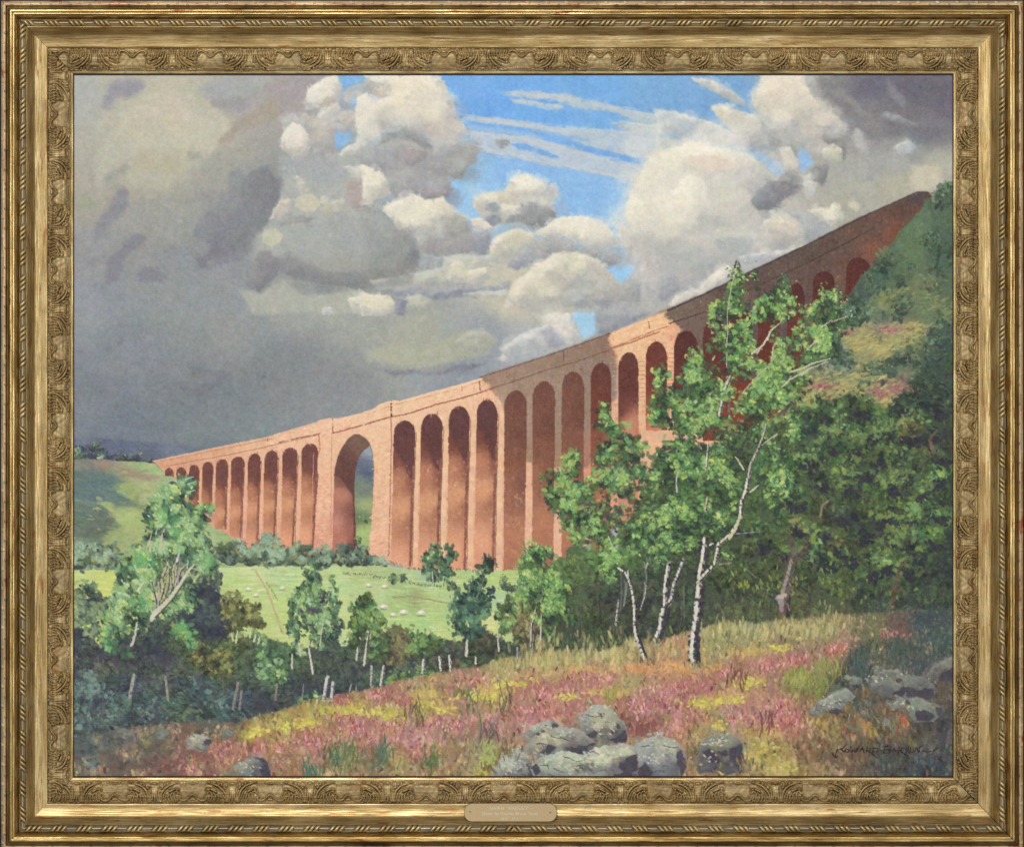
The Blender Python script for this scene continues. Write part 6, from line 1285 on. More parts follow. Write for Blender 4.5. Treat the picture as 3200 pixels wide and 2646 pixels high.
def paint_rocks():
    random.seed(61)
    G1 = '1000,1450,140,144,128 1300,1350,146,148,130 1500,1350,134,132,116 1100,1600,142,152,138 1400,1550,146,152,134 1700,1500,142,148,134 1600,1600,142,150,138 1850,1450,150,152,136'
    rock('I', '1910,950 1950,870 2030,830 2110,800 2110,980 2000,960', '1980,900,104,106,96 2060,850,112,112,100 2050,950,66,66,72', 'boulder at the right edge', ['1990,950 2080,880 2110,870 2110,980 2010,970'])
    rock('I', '1500,1000 1560,920 1640,895 1760,930 1880,940 1970,1010 1975,1060 1940,1110 1800,1100 1640,1080 1530,1060', '1600,950,108,114,108 1700,980,112,114,106 1850,960,96,98,92 1600,1050,96,98,94', 'dark topped boulder among the right hand rocks', ['1650,1060 1750,1010 1850,1040 1950,1020 1975,1060 1930,1110 1780,1100', '1690,960 1740,955 1750,980 1700,985'], [(1620, 950, 6)])
    rock('I', '1350,970 1390,945 1440,955 1460,1000 1440,1030 1370,1020', '1400,980,112,120,112 1430,1020,70,76,82', 'small round stone above the right hand rocks', ['1380,1010 1450,1005 1450,1030 1390,1030'])
    rock('I', '1080,1190 1140,1120 1250,1060 1340,1025 1400,1080 1380,1110 1320,1150 1260,1200 1180,1180 1100,1210', '1200,1120,118,126,118 1330,1060,112,120,112 1150,1180,116,122,112', 'long low stone left in the right hand rocks', ['1180,1190 1260,1185 1330,1190 1260,1220'], [(1200, 1130, 8)])
    rock('I', '1660,1160 1720,1090 1850,1095 1980,1150 2010,1200 1960,1270 1830,1270 1760,1200', '1800,1140,108,120,114 1900,1160,110,116,110 1750,1180,96,104,96', 'flat boulder lowest of the right hand rocks', ['1820,1190 1900,1180 1960,1220 1930,1270 1850,1260', '1975,1160 2010,1170 2010,1230 1980,1220', '1740,1110 1790,1120 1790,1140 1750,1130'], [(1760, 1150, 8)])
    rock('G', '850,1400 900,1355 960,1360 1000,1390 1010,1420 960,1460 880,1470 850,1440', '900,1380,134,132,120 960,1380,146,146,132 990,1410,84,86,84 930,1440,128,128,116', 'small grey stone at the left of the heath', ['970,1390 1010,1400 1000,1430 960,1420'], [(925, 1375, 6)])
    rock('G', '1120,1660 1180,1590 1260,1530 1330,1515 1400,1550 1425,1610 1425,1660', '1200,1600,118,124,122 1280,1560,128,128,120 1250,1620,130,136,130 1350,1580,84,86,98 1390,1600,66,68,84', 'slanting grey boulder at the bottom left of the heath', ['1310,1520 1380,1530 1425,1610 1425,1660 1370,1660 1350,1600 1380,1570'], [(1240, 1590, 12)])
    rock('G', '600,1340 660,1310 700,1360 640,1385', '650,1350,98,104,104', 'dim stone in the left shade')
    rock('G', '1080,1330 1120,1310 1170,1335 1160,1365 1100,1370', '1120,1340,104,110,104', 'dim stone beside the yellow gorse')
    rock('G', '340,1330 400,1310 460,1360 440,1420 360,1410', '400,1360,100,100,98', 'dull stone in the dark left corner')
    rock('H', '1145,1390 1160,1320 1240,1280 1320,1250 1380,1280 1400,1310 1320,1360 1240,1400', '1200,1320,136,138,124 1300,1280,140,140,126 1250,1370,120,118,108', 'low boulder at the left top of the big rock group', ['1200,1380 1240,1340 1310,1320 1270,1370 1220,1395', '1330,1280 1370,1270 1385,1300 1350,1315'], [(1240, 1310, 8)])
    rock('H', '1535,1260 1570,1200 1620,1145 1680,1140 1760,1165 1800,1220 1860,1280 1870,1360 1860,1410 1780,1420 1700,1400 1600,1370 1540,1320', '1620,1180,140,146,132 1700,1200,146,146,130 1650,1300,146,146,126 1780,1280,118,114,98 1820,1380,70,60,68 1600,1330,112,106,98', 'upright round boulder, tallest of the big rock group',
         ['1740,1390 1800,1370 1860,1320 1870,1410 1800,1425', '1580,1340 1630,1320 1660,1350 1650,1380 1600,1370', '1790,1280 1820,1270 1830,1300 1800,1310', '1680,1200 1710,1205 1700,1225 1670,1220'], [(1680, 1190, 14), (1700, 1300, 12)])
    rock('H', '1130,1470 1160,1410 1300,1330 1400,1300 1520,1310 1600,1370 1650,1420 1640,1480 1500,1490 1350,1500 1230,1520', '1250,1420,130,124,112 1400,1340,138,138,124 1550,1380,124,116,106 1500,1450,92,80,82 1300,1480,110,106,100', 'broad middle boulder of the big rock group', ['1470,1450 1560,1430 1650,1420 1630,1480 1580,1490 1480,1480', '1250,1480 1320,1430 1370,1440 1330,1480 1280,1500'], [(1420, 1340, 12), (1300, 1390, 8)])
    rock('H', '905,1620 960,1540 1030,1480 1100,1470 1170,1520 1210,1590 1210,1660 905,1660', '1000,1560,144,152,140 1100,1520,136,144,136 1150,1600,116,116,112 1180,1640,84,84,88', 'front left boulder of the big rock group', ['1150,1560 1200,1580 1215,1660 1180,1660'], [(1030, 1590, 14), (1080, 1500, 8)])
    rock('H', '1180,1600 1240,1520 1400,1470 1560,1490 1700,1430 1850,1430 1930,1440 1945,1520 1940,1660 1200,1660', '1300,1560,140,150,138 1500,1560,148,154,138 1700,1500,142,148,134 1800,1600,96,90,96 1900,1560,70,62,78 1600,1620,140,152,140 1880,1460,150,150,132', 'large flat boulder in front of the big rock group', ['1800,1590 1870,1520 1940,1490 1945,1660 1790,1660 1850,1620', '1190,1590 1230,1560 1250,1620 1220,1660'], [(1350, 1540, 14), (1600, 1520, 12), (1500, 1600, 16), (1800, 1470, 10)])
    rock('H', '1930,1430 2000,1380 2110,1370 2230,1400 2290,1500 2290,1600 2250,1660 1950,1660 1950,1520', '2000,1420,140,144,134 2150,1400,138,142,130 2050,1520,126,132,134 2200,1500,130,134,128 2250,1600,70,66,78 2000,1620,92,98,110', 'pale boulder right of the large flat one', ['2230,1490 2260,1470 2300,1560 2260,1640 2230,1580', '1950,1600 2000,1560 2060,1620 2040,1660 1950,1660'], [(2100, 1400, 12), (2050, 1520, 14)])
    rock('I', '290,1430 340,1380 430,1355 540,1370 590,1420 600,1540 570,1620 480,1650 400,1600 300,1640 240,1600', '400,1420,130,132,112 480,1400,128,128,112 350,1500,88,84,84 450,1500,84,78,78 560,1500,62,60,72 300,1600,92,92,96 400,1580,96,88,76', 'dark fronted boulder standing apart right of the rock group', ['500,1460 580,1430 610,1560 560,1600 500,1540', '310,1480 360,1450 420,1500 440,1560 380,1560', '420,1480 480,1470 470,1510'], [(400, 1410, 14), (340, 1520, 8)])
    motif('painted_dry_grass', 'grass in front of the boulders')
    for t, cx, cy, rx, n in (('H', 1000, 1470, 60, 30), ('I', 600, 1560, 50, 30), ('I', 230, 1480, 40, 40), ('I', 240, 1590, 40, 24), ('H', 900, 1600, 40, 24), ('G', 1150, 1630, 40, 20), ('I', 1350, 1240, 160, 40), ('I', 1600, 1180, 100, 30), ('I', 1480, 1060, 60, 30)):
        for _ in range(n):
            x, y = pts(t, [(cx + random.gauss(0, rx), cy + random.gauss(0, 26))])[0]
            put(x, y, random.uniform(14, 26), random.uniform(4, 7), 1.5 + random.gauss(0, .3), jit(random.choice([(126, 112, 70), (150, 128, 76), (104, 90, 66), (92, 96, 70), (140, 88, 70)]), 9), .75, 1)


def paint_signature():
    motif('painted_signature', 'dark brushed signature')
    ink = (38, 28, 34)
    X, Y, k = 2590, 2300, .17143

    def st(s, w=3.0, a=.85):
        P = [(X + p[0] * k, Y + p[1] * k) for p in [tuple(map(float, q.split(','))) for q in s.split()]]
        line(P, w, w * .8, ink, a=a, h=.3, step=1.1, j=5, wob=.3)
    for s in ('60,300 90,350 130,390 160,340', '110,370 150,250 160,200', '140,260 200,235 260,210 330,130', '230,230 260,280 290,250', '290,270 320,220 360,240 340,290 300,270', '360,240 375,285', '395,190 410,280 450,240 470,285 550,180', '500,270 540,200 560,170',
              '565,270 610,200 640,280', '580,245 640,245', '680,290 700,210 760,215 760,250 700,260 780,300 880,400', '800,280 810,210 890,225 890,270 800,285',
              '1000,300 1030,180 1130,190 1120,235 1040,240 1130,260 1100,300 1020,305', '1000,180 1090,165', '1160,290 1190,210 1225,285', '1165,260 1220,260', '1270,290 1285,205 1330,215 1320,250 1290,255 1480,400', '1400,290 1415,210 1450,215 1445,250 1410,255 1500,330',
              '1490,200 1480,280 1530,290 1550,230 1540,200', '1570,280 1590,200 1640,290 1660,200 1720,150', '1720,260 1790,280 1900,270 2000,210', '930,310 990,312'):
        st(s)


PAINTERS = [paint_sky, paint_far_hills, paint_left_field, paint_viaduct, paint_right_hill, paint_valley, paint_dark_wood, paint_birches,
            paint_mid_trees, paint_foreground, paint_trunk_feet, paint_rocks, paint_signature]


def grade():
    """dried, slightly chalky paint: broken colour, canvas tooth, lifted darks"""
    g = COL.mean(2, keepdims=True)
    COL[:] = g + (COL - g) * 1.0
    COL[:] = COL * .96 + np.array((8, 9.5, 10.5), np.float32)
    g = np.clip((COL.mean(2, keepdims=True) - 85) / 140, 0, 1)
    COL[:] += 9 * np.sin(math.pi * g)
    for sc, amp, ca, sd in ((60, 3, 2.5, 50), (22, 4, 2.5, 60), (9, 6, 3.0, 70), (4, 6, 3.0, 80)):
        b = noise(sc, 2, seed=sd)[..., None]
        COL[:] += b * amp
        COL[..., 0] += noise(sc, 2, seed=sd + 1) * ca
        COL[..., 2] -= noise(sc, 2, seed=sd + 2) * ca
    r = np.random.default_rng(5)
    t = r.normal(0, 1, (GH, GW)).astype(np.float32)
    tx = blur(t, .6)
    wv = (np.sin(np.arange(GW) * 2.4)[None, :] + np.sin(np.arange(GH) * 2.3)[:, None]).astype(np.float32)
    dark = np.clip(1.25 - COL.mean(2) / 200., .35, 1)
    COL[:] += ((tx * 7 + wv * 1.6) * dark)[..., None]
    np.clip(COL, 22, 250, out=COL)


def paint_all():
    for p in PAINTERS:
        p()
    grade()


# ---------------------------------------------------------------------------
#  BLENDER
# ---------------------------------------------------------------------------
import bpy

U = 0.00045                                 # metres per canvas unit
CAMD = 6.0
scene = bpy.context.scene
COLL = scene.collection


def world(px, py, h):
    """canvas units (x right, y down, h out of the wall) -> metres; the picture hangs on the plane y = 0"""
    k = U * (1 - h * U / CAMD)
    return (px - 1600) * k, -h * U, (1323 - py) * k


def mesh_np(name, co, quads, mat, parent=None, uv=None, col=None, smooth=False):
    me = bpy.data.meshes.new(name)
    n, f = len(co), len(quads)
    me.vertices.add(n); me.vertices.foreach_set('co', np.ascontiguousarray(co, np.float32).ravel())
    me.loops.add(f * 4); me.loops.foreach_set('vertex_index', np.ascontiguousarray(quads, np.int32).ravel())
    me.polygons.add(f); me.polygons.foreach_set('loop_start', np.arange(0, f * 4, 4, dtype=np.int32))
    me.update(calc_edges=True)
    me.polygons.foreach_set('use_smooth', np.full(f, smooth, bool))
    if uv is not None:
        l = me.uv_layers.new(name='along'); l.data.foreach_set('uv', np.ascontiguousarray(uv[quads.ravel()], np.float32).ravel())
    if col is not None:
        a = me.color_attributes.new('paint', 'FLOAT_COLOR', 'POINT')
        a.data.foreach_set('color', np.ascontiguousarray(np.concatenate([col, np.ones((n, 1), np.float32)], 1), np.float32).ravel())
    if mat:
        me.materials.append(mat)
    o = bpy.data.objects.new(name, me); COLL.objects.link(o)
    o.parent = parent
    return o


def box(name, x0, y0, x1, y1, h0, h1, mat, parent):
    co = [world(x, y, h) for h in (h0, h1) for (x, y) in ((x0, y0), (x1, y0), (x1, y1), (x0, y1))]
    q = np.array([(4, 7, 6, 5), (0, 1, 2, 3), (0, 4, 5, 1), (1, 5, 6, 2), (2, 6, 7, 3), (3, 7, 4, 0)])
    return mesh_np(name, np.array(co), q, mat, parent)


# ---- materials ------------------------------------------------------------
def new_mat(name):
    m = bpy.data.materials.new(name); m.use_nodes = True
    nt = m.node_tree
    return m, nt, nt.nodes['Principled BSDF']


def mat_paint():
    m, nt, b = new_mat('oil_paint')
    a = nt.nodes.new('ShaderNodeAttribute'); a.attribute_name = 'paint'
    nt.links.new(a.outputs['Color'], b.inputs['Base Color'])
    b.inputs['Roughness'].default_value = .62
    b.inputs['Specular IOR Level'].default_value = .22
    return m


def mat_plain(name, c, rough=.6, metal=0.):
    m, nt, b = new_mat(name)
    n = nt.nodes.new('ShaderNodeTexNoise'); n.inputs['Scale'].default_value = 40
    r = nt.nodes.new('ShaderNodeMapRange'); r.inputs['To Min'].default_value = .8; r.inputs['To Max'].default_value = 1.2
    mx = nt.nodes.new('ShaderNodeMix'); mx.data_type = 'RGBA'; mx.blend_type = 'MULTIPLY'; mx.inputs['Factor'].default_value = 1
    nt.links.new(n.outputs['Fac'], r.inputs['Value']); mx.inputs['A'].default_value = (*c, 1)
    nt.links.new(r.outputs['Result'], mx.inputs['B']); nt.links.new(mx.outputs['Result'], b.inputs['Base Color'])
    b.inputs['Roughness'].default_value = rough; b.inputs['Metallic'].default_value = metal
    return m


def ramp(nt, stops):
    r = nt.nodes.new('ShaderNodeValToRGB'); e = r.color_ramp.elements
    while len(e) < len(stops):
        e.new(.5)
    for i, (p, c) in enumerate(stops):
        e[i].position = p; e[i].color = (*c, 1)
    return r


def mat_gold(name, dark, mid, light, bole, metal, rough, streak=14., wear=.62, bump=.25):
    """water gilding rubbed along the rail: streaks follow the length, bole shows where it is worn"""
    m, nt, b = new_mat(name)
    L = nt.links.new
    uv = nt.nodes.new('ShaderNodeUVMap'); uv.uv_map = 'along'

    def nz(sx, sy, det=4, off=0):
        mp = nt.nodes.new('ShaderNodeMapping'); mp.inputs['Scale'].default_value = (sx, sy, 1); mp.inputs['Location'].default_value = (off, off * .7, off)
        n = nt.nodes.new('ShaderNodeTexNoise'); n.inputs['Scale'].default_value = 1; n.inputs['Detail'].default_value = det; n.inputs['Roughness'].default_value = .6
        L(uv.outputs['UV'], mp.inputs['Vector']); L(mp.outputs['Vector'], n.inputs['Vector'])
        return n
    st = nz(.9, streak * 3, 5); pt = nz(.55, 2.2, 3, 3.1); fn = nz(22, 40, 2, 7.7); w = nz(1.1, streak * .8, 4, 12.3); blot = nz(2.2, 5, 3, 21.)
    ad = nt.nodes.new('ShaderNodeMath'); ad.operation = 'MULTIPLY_ADD'; L(st.outputs['Fac'], ad.inputs[0]); ad.inputs[1].default_value = .62
    a2 = nt.nodes.new('ShaderNodeMath'); a2.operation = 'MULTIPLY_ADD'; L(pt.outputs['Fac'], a2.inputs[0]); a2.inputs[1].default_value = .4
    a3 = nt.nodes.new('ShaderNodeMath'); a3.operation = 'MULTIPLY'; L(fn.outputs['Fac'], a3.inputs[0]); a3.inputs[1].default_value = .18
    L(a3.outputs[0], a2.inputs[2]); L(a2.outputs[0], ad.inputs[2])
    r = ramp(nt, [(.44, dark), (.58, mid), (.74, light)])
    L(ad.outputs[0], r.inputs['Fac'])
    wr = ramp(nt, [(wear, (0, 0, 0)), (wear + .07, (1, 1, 1))]); L(w.outputs['Fac'], wr.inputs['Fac'])
    mx = nt.nodes.new('ShaderNodeMix'); mx.data_type = 'RGBA'; L(wr.outputs['Color'], mx.inputs['Factor']); L(r.outputs['Color'], mx.inputs['A']); mx.inputs['B'].default_value = (*bole, 1)
    gr = ramp(nt, [(.56, (0, 0, 0)), (.70, (.75, .75, .75))]); L(blot.outputs['Fac'], gr.inputs['Fac'])
    m2 = nt.nodes.new('ShaderNodeMix'); m2.data_type = 'RGBA'; L(gr.outputs['Color'], m2.inputs['Factor']); L(mx.outputs['Result'], m2.inputs['A'])
    m2.inputs['B'].default_value = (mid[0] * .72, mid[1] * .86, mid[2] * 1.25, 1)
    # each leaf of gold took the burnishing a little differently
    sp = nt.nodes.new('ShaderNodeSeparateXYZ'); L(uv.outputs['UV'], sp.inputs[0])
    k1 = nt.nodes.new('ShaderNodeMath'); k1.operation = 'MULTIPLY'; L(sp.outputs['X'], k1.inputs[0]); k1.inputs[1].default_value = .62
    k2 = nt.nodes.new('ShaderNodeMath'); k2.operation = 'FLOOR'; L(k1.outputs[0], k2.inputs[0])
    wn = nt.nodes.new('ShaderNodeTexWhiteNoise'); wn.noise_dimensions = '1D'; L(k2.outputs[0], wn.inputs['W'])
    lf = ramp(nt, [(0, (.975, .98, .99)), (.5, (1, 1, 1)), (1, (1.025, 1.01, .98))]); L(wn.outputs['Value'], lf.inputs['Fac'])
    m3 = nt.nodes.new('ShaderNodeMix'); m3.data_type = 'RGBA'; m3.blend_type = 'MULTIPLY'; m3.inputs['Factor'].default_value = 1
    L(m2.outputs['Result'], m3.inputs['A']); L(lf.outputs['Color'], m3.inputs['B'])
    L(m3.outputs['Result'], b.inputs['Base Color'])
    rr = nt.nodes.new('ShaderNodeMapRange'); L(st.outputs['Fac'], rr.inputs['Value']); rr.inputs['From Min'].default_value = .35; rr.inputs['From Max'].default_value = .65
    rr.inputs['To Min'].default_value = rough + .1; rr.inputs['To Max'].default_value = rough - .06
    L(rr.outputs['Result'], b.inputs['Roughness'])
    b.inputs['Metallic'].default_value = metal
    bp = nt.nodes.new('ShaderNodeBump'); bp.inputs['Strength'].default_value = bump; bp.inputs['Distance'].default_value = .0006
    L(ad.outputs[0], bp.inputs['Height']); L(bp.outputs['Normal'], b.inputs['Normal'])
    return m


M_PAINT = mat_paint()
M_GOLD = mat_gold('burnished_gilding', (.15, .08, .025), (.48, .31, .10), (.82, .62, .28), (.24, .08, .025), .85, .32, 16, .60)
M_DULL = mat_gold('rubbed_gilding', (.15, .085, .03), (.40, .275, .105), (.68, .53, .28), (.30, .13, .045), .7, .42, 10, .60)
M_CARV = mat_gold('toned_gilding', (.19, .12, .05), (.385, .27, .115), (.58, .45, .24), (.34, .18, .09), .5, .46, 5, .64, .5)
M_RIBB = mat_gold('rubbed_ribbon_gilding', (.30, .20, .08), (.56, .42, .19), (.80, .66, .38), (.26, .12, .05), .6, .40, 5, .66, .4)
M_DARK = mat_gold('dark_ribbon_gilding', (.07, .048, .028), (.17, .125, .07), (.30, .235, .13), (.16, .08, .04), .35, .5, 5, .66, .4)  # darker gilding for the stick, the gaps between turns and the band edges
M_PANEL = mat_gold('brown_panel_gilding', (.16, .10, .042), (.32, .225, .095), (.46, .35, .175), (.30, .17, .07), .4, .5, 4, .58, .4)
M_EDGE = mat_gold('worn_edge_gilding', (.22, .13, .07), (.42, .29, .15), (.62, .48, .28), (.32, .11, .05), .5, .45, 5, .60, .5)
M_BRASS = mat_plain('aged_brass', (.37, .275, .145), .5, .5)
M_LETTER = mat_plain('pale_engraving', (.56, .50, .41), .5, .2)
M_PIN = mat_plain('brass_pin', (.30, .22, .12), .4, .7)
M_WALL = mat_plain('navy_backdrop', (.008, .010, .020), .9)
M_SHADE = mat_plain('gap_shade', (.018, .013, .012), .8)  # near black, carries the shadow between frame lip and canvas as colour
M_LINEN = mat_plain('linen', (.24, .20, .15), .9)

root = bpy.data.objects.new('framed_painting', None)
root.location = world(1600, 1323, 0)
COLL.objects.link(root)
root['label'] = 'oil painting of a red stone railway viaduct in a wide carved gilt frame'
root['category'] = 'painting'


# ---- relief of the carved mouldings ---------------------------------------
PER = 243.0
SC = 2.0


def seg_dist(X, Y, P):
    d = np.full(X.shape, 1e9, np.float32)
    for i in range(len(P) - 1):
        (ax, ay), (bx, by) = P[i], P[i + 1]
        vx, vy = bx - ax, by - ay
        t = np.clip(((X - ax) * vx + (Y - ay) * vy) / (vx * vx + vy * vy + 1e-9), 0, 1)
        d = np.minimum(d, np.hypot(X - ax - t * vx, Y - ay - t * vy))
    return d


def smooth_poly(P, n=6):
    out = []
    for i in range(len(P) - 1):
        p0 = P[max(0, i - 1)]; p1 = P[i]; p2 = P[i + 1]; p3 = P[min(len(P) - 1, i + 2)]
        for k in range(n):
            t = k / n
            out.append(tuple(.5 * ((2 * p1[j]) + (-p0[j] + p2[j]) * t + (2 * p0[j] - 5 * p1[j] + 4 * p2[j] - p3[j]) * t * t + (-p0[j] + 3 * p1[j] - 3 * p2[j] + p3[j]) * t ** 3) for j in (0, 1)))
    return out + [P[-1]]


def carve_tile():
    """one repeat of the carved leaf band: cartouche in the middle, leaf scrolls, fluted stem at the ends"""
    W, H = int(PER * SC), int(74 * SC)
    xs = (np.arange(W) + .5) / SC - PER / 2; ts = (np.arange(H) + .5) / SC + 6
    S, T = np.meshgrid(np.abs(xs), ts)
    S = S.astype(np.float32); T = T.astype(np.float32)
    R = np.zeros(S.shape, np.float32)

    def c(p):                                # crop pixels (dx, y) -> (s, t)
        return p[0] * .381, 78 - (p[1] - 405) * .376

    def ridge(s_, w, h, dig=2.2, pts_=None):
        nonlocal R
        P = smooth_poly([c(tuple(map(float, q.split(',')))) for q in s_.split()])
        d = seg_dist(S, T, P)
        w *= 1.12
        up = h * np.clip(1 - (d / w) ** 3.2, 0, 1)
        ring = np.clip(1 - np.abs(d - w - 1.1) / 1.4, 0, 1)
        R = np.where(d < w, np.maximum(R, 0) * .35 + up, R - dig * ring)
    # panel
    cx, cy = c((0, 505))
    pan = np.clip(1 - (S / 41) ** 6 - ((T - cy) / 27) ** 6, 0, 1)
    R += pan * (1.6 - .9 * np.cos(np.clip(S / 41, -1, 1) * 2.2) * np.cos(np.clip((T - cy) / 27, -1, 1) * 1.6) + .35 * np.sin(S * .31 + T * .2))
    rim = np.clip(1 - np.abs(S - 41.5) / 1.6, 0, 1) * (np.abs(T - cy) < 24)
    R -= 2.6 * rim
    ridge('0,470 14,464 30,446 52,428 76,420 98,424 110,438 104,452', 3.4, 6.5, 2.6)
    ridge('0,452 16,448 26,438', 2.2, -2.5, 0)
    ridge('0,432 14,428', 3.6, 3.0, 1)
    d = (S / 33) + np.abs(T - c((0, 564))[1]) / 4.2
    R = np.where(d < 1, 2.5 + 4.5 * (1 - d), R - 1.8 * np.clip(1 - np.abs(d - 1.12) / .16, 0, 1))
    # leaf ribs and volute
    ridge('118,478 134,500 156,482 152,448 142,416 146,406', 2.7, 5.5)
    ridge('140,462 130,440 124,414', 2.2, 4.8)
    ridge('168,488 184,468 180,440 170,414', 2.7, 5.5)
    ridge('196,476 208,452 202,430 196,408', 2.6, 5.2)
    ridge('222,462 230,440 224,410', 2.4, 5.0)
    ridge('128,516 146,520 168,510 190,498', 3.4, 5.2)
    ridge('124,514 132,518', 5.0, 6.5)
    ridge('262,412 268,450 252,500 214,540 170,562 132,576', 3.6, 6.2)
    ridge('250,440 236,486 204,520 172,540', 1.8, 4.0)
    ridge('122,576 142,582', 4.4, 6.0)
    ridge('160,584 182,578', 3.4, 5.0)
    ridge('206,578 212,562', 3.0, 5.0)
    ridge('230,572 236,552', 2.8, 4.8)
    ridge('258,576 252,544 262,524', 2.8, 4.6)
    # fluted stem
    ridge('286,408 300,440 303,490 300,552', 2.5, 5.2)
    ridge('317,408 317,430 314,500 312,550', 2.2, 4.6)
    ridge('272,408 284,446 280,520', 2.0, 4.2)
    d = np.hypot((S - 121) / 9.5, (T - c((317, 568))[1]) / 4.4)
    R = np.where(d < 1, 2 + 4.5 * np.sqrt(np.clip(1 - d * d, 0, 1)), R - 1.8 * np.clip(1 - np.abs(d - 1.15) / .2, 0, 1))
    d = np.hypot((S - 104) / 4, (T - c((274, 556))[1]) / 8)
    R = np.where(d < 1, 1 + 4 * np.sqrt(np.clip(1 - d * d, 0, 1)), R)
    return R


CARVE = carve_tile()


def carve(s, t):
    """relief of the leaf band"""
    x = ((s + PER / 2) % PER) * SC - .5; y = (t - 6) * SC - .5
    x0 = np.floor(x).astype(int); y0 = np.clip(np.floor(y).astype(int), 0, CARVE.shape[0] - 2)
    fx = x - x0; fy = np.clip(y - y0, 0, 1)
    W = CARVE.shape[1]
    a = CARVE[y0, x0 % W]; b = CARVE[y0, (x0 + 1) % W]; c_ = CARVE[y0 + 1, x0 % W]; d = CARVE[y0 + 1, (x0 + 1) % W]
    return (a * (1 - fx) + b * fx) * (1 - fy) + (c_ * (1 - fx) + d * fx) * fy


def ribbon(s, t, flip):
    """ribbon wound round a stick: three slanting turns, then the bare stick"""
    u = (t - 147) / 23.                     # 0 inner .. 1 outer
    env = np.sqrt(np.clip(1 - (2 * u - 1) ** 2 * .92, 0, 1))
    sl = s + np.sign(flip) * (u - .5) * 17
    ph = sl % 79.
    R = 6.5 * env - 3.0
    bar = np.zeros_like(R)
    for c_ in (12., 27.5, 43.):
        d = np.abs(ph - c_) / 7.0
        bar = np.maximum(bar, np.clip(1 - d ** 4, 0, 1))
    stick = (ph > 50) | (ph < 4)
    core = env * (1.5 + 3.0 * np.clip(1 - np.abs(u - .5) / .28, 0, 1)) - 3.5 * np.clip(1 - np.abs(np.abs(u - .5) - .2) / .06, 0, 1)
    core = -3 - 9 * np.clip(1 - np.abs(u - .5) / .5, 0, 1) + 7 * np.clip(1 - np.abs(u - .5) / .16, 0, 1)
    return np.where(stick, core, R * .3 + bar * 15.0 * env - 9)


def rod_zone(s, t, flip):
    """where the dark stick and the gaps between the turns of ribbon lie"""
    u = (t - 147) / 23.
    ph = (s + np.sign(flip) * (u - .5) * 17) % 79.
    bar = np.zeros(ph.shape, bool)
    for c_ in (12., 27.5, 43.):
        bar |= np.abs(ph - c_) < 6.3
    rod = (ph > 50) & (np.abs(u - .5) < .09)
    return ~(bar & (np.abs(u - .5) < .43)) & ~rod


def outer_edge(s, t):
    u = (t - 212) / 16.
    tri = np.clip(1 - np.abs(((s + 8) % 61.) - 30.5) / (11 * np.clip((u - .35) * 1.6, .01, 1)), 0, 1)
    dot = np.clip(1 - ((((s + 38) % 61.) - 30.5) / 4.) ** 2 - ((u - .1) / .28) ** 2, 0, 1)
    return 2.6 * tri + 3.2 * np.sqrt(dot)


def base_h(t):
    """section of the frame: height above the canvas at distance t from the sight edge"""
    T = [-.6, 0, 1.5, 6, 8, 14, 28, 45, 62, 74, 78, 80, 84, 90, 100, 112, 124, 134, 141, 145, 147, 170, 172, 173.5, 176, 180, 186, 190, 194, 199, 204, 208, 210, 211.5, 213, 220, 227, 228.5]
    H = [6, 9, 10, 10.5, 11, 15, 22, 25, 24, 20, 17, 20, 22, 22, 24, 28, 35, 44, 53, 61, 62, 66, 60, 58, 68, 76, 82, 82.5, 85, 85, 80, 71, 60, 54, 62, 62, 59, 52]
    return np.interp(t, T, H)


LX, RX, TY, BY = 228.5, 2979.5, 230.6, 2428.4
SL, SR, ST, SB = .990, .958, 1.0, 1.0
GAP = {('top', 'left'): .5, ('bottom', 'right'): 1.1, ('top', 'right'): .12, ('bottom', 'left'): .12}


def rail_point(side, a, t, h, trim=0.):
    """a: px along the rail, t: distance outwards -> px, py"""
    x_l, x_r = LX - t * SL, RX + t * SR
    y_t, y_b = TY - t * ST, BY + t * SB
    if side in ('top', 'bottom'):
        gl, gr = GAP[(side, 'left')], GAP[(side, 'right')]
        wob = .5 * np.sin(t * .31) + .4 * np.sin(t * .83)
        x = np.clip(a, x_l + gl * (1 + wob * .5), x_r - gr * (1 + wob * .5))
        y = (y_t if side == 'top' else y_b) + 0 * a
        return x, y
    gt, gb = GAP[('top', side)], GAP[('bottom', side)]
    wob = .5 * np.sin(t * .31) + .4 * np.sin(t * .83)
    y = np.clip(a, y_t + gt * (1 - wob * .5), y_b - gb * (1 - wob * .5))
    x = (x_l if side == 'left' else x_r) + 0 * a
    return x, y


CEN = {'top': 1630.5, 'bottom': 1575.0, 'left': 1330.5, 'right': 1330.5}
RNG = np.random.default_rng(99)


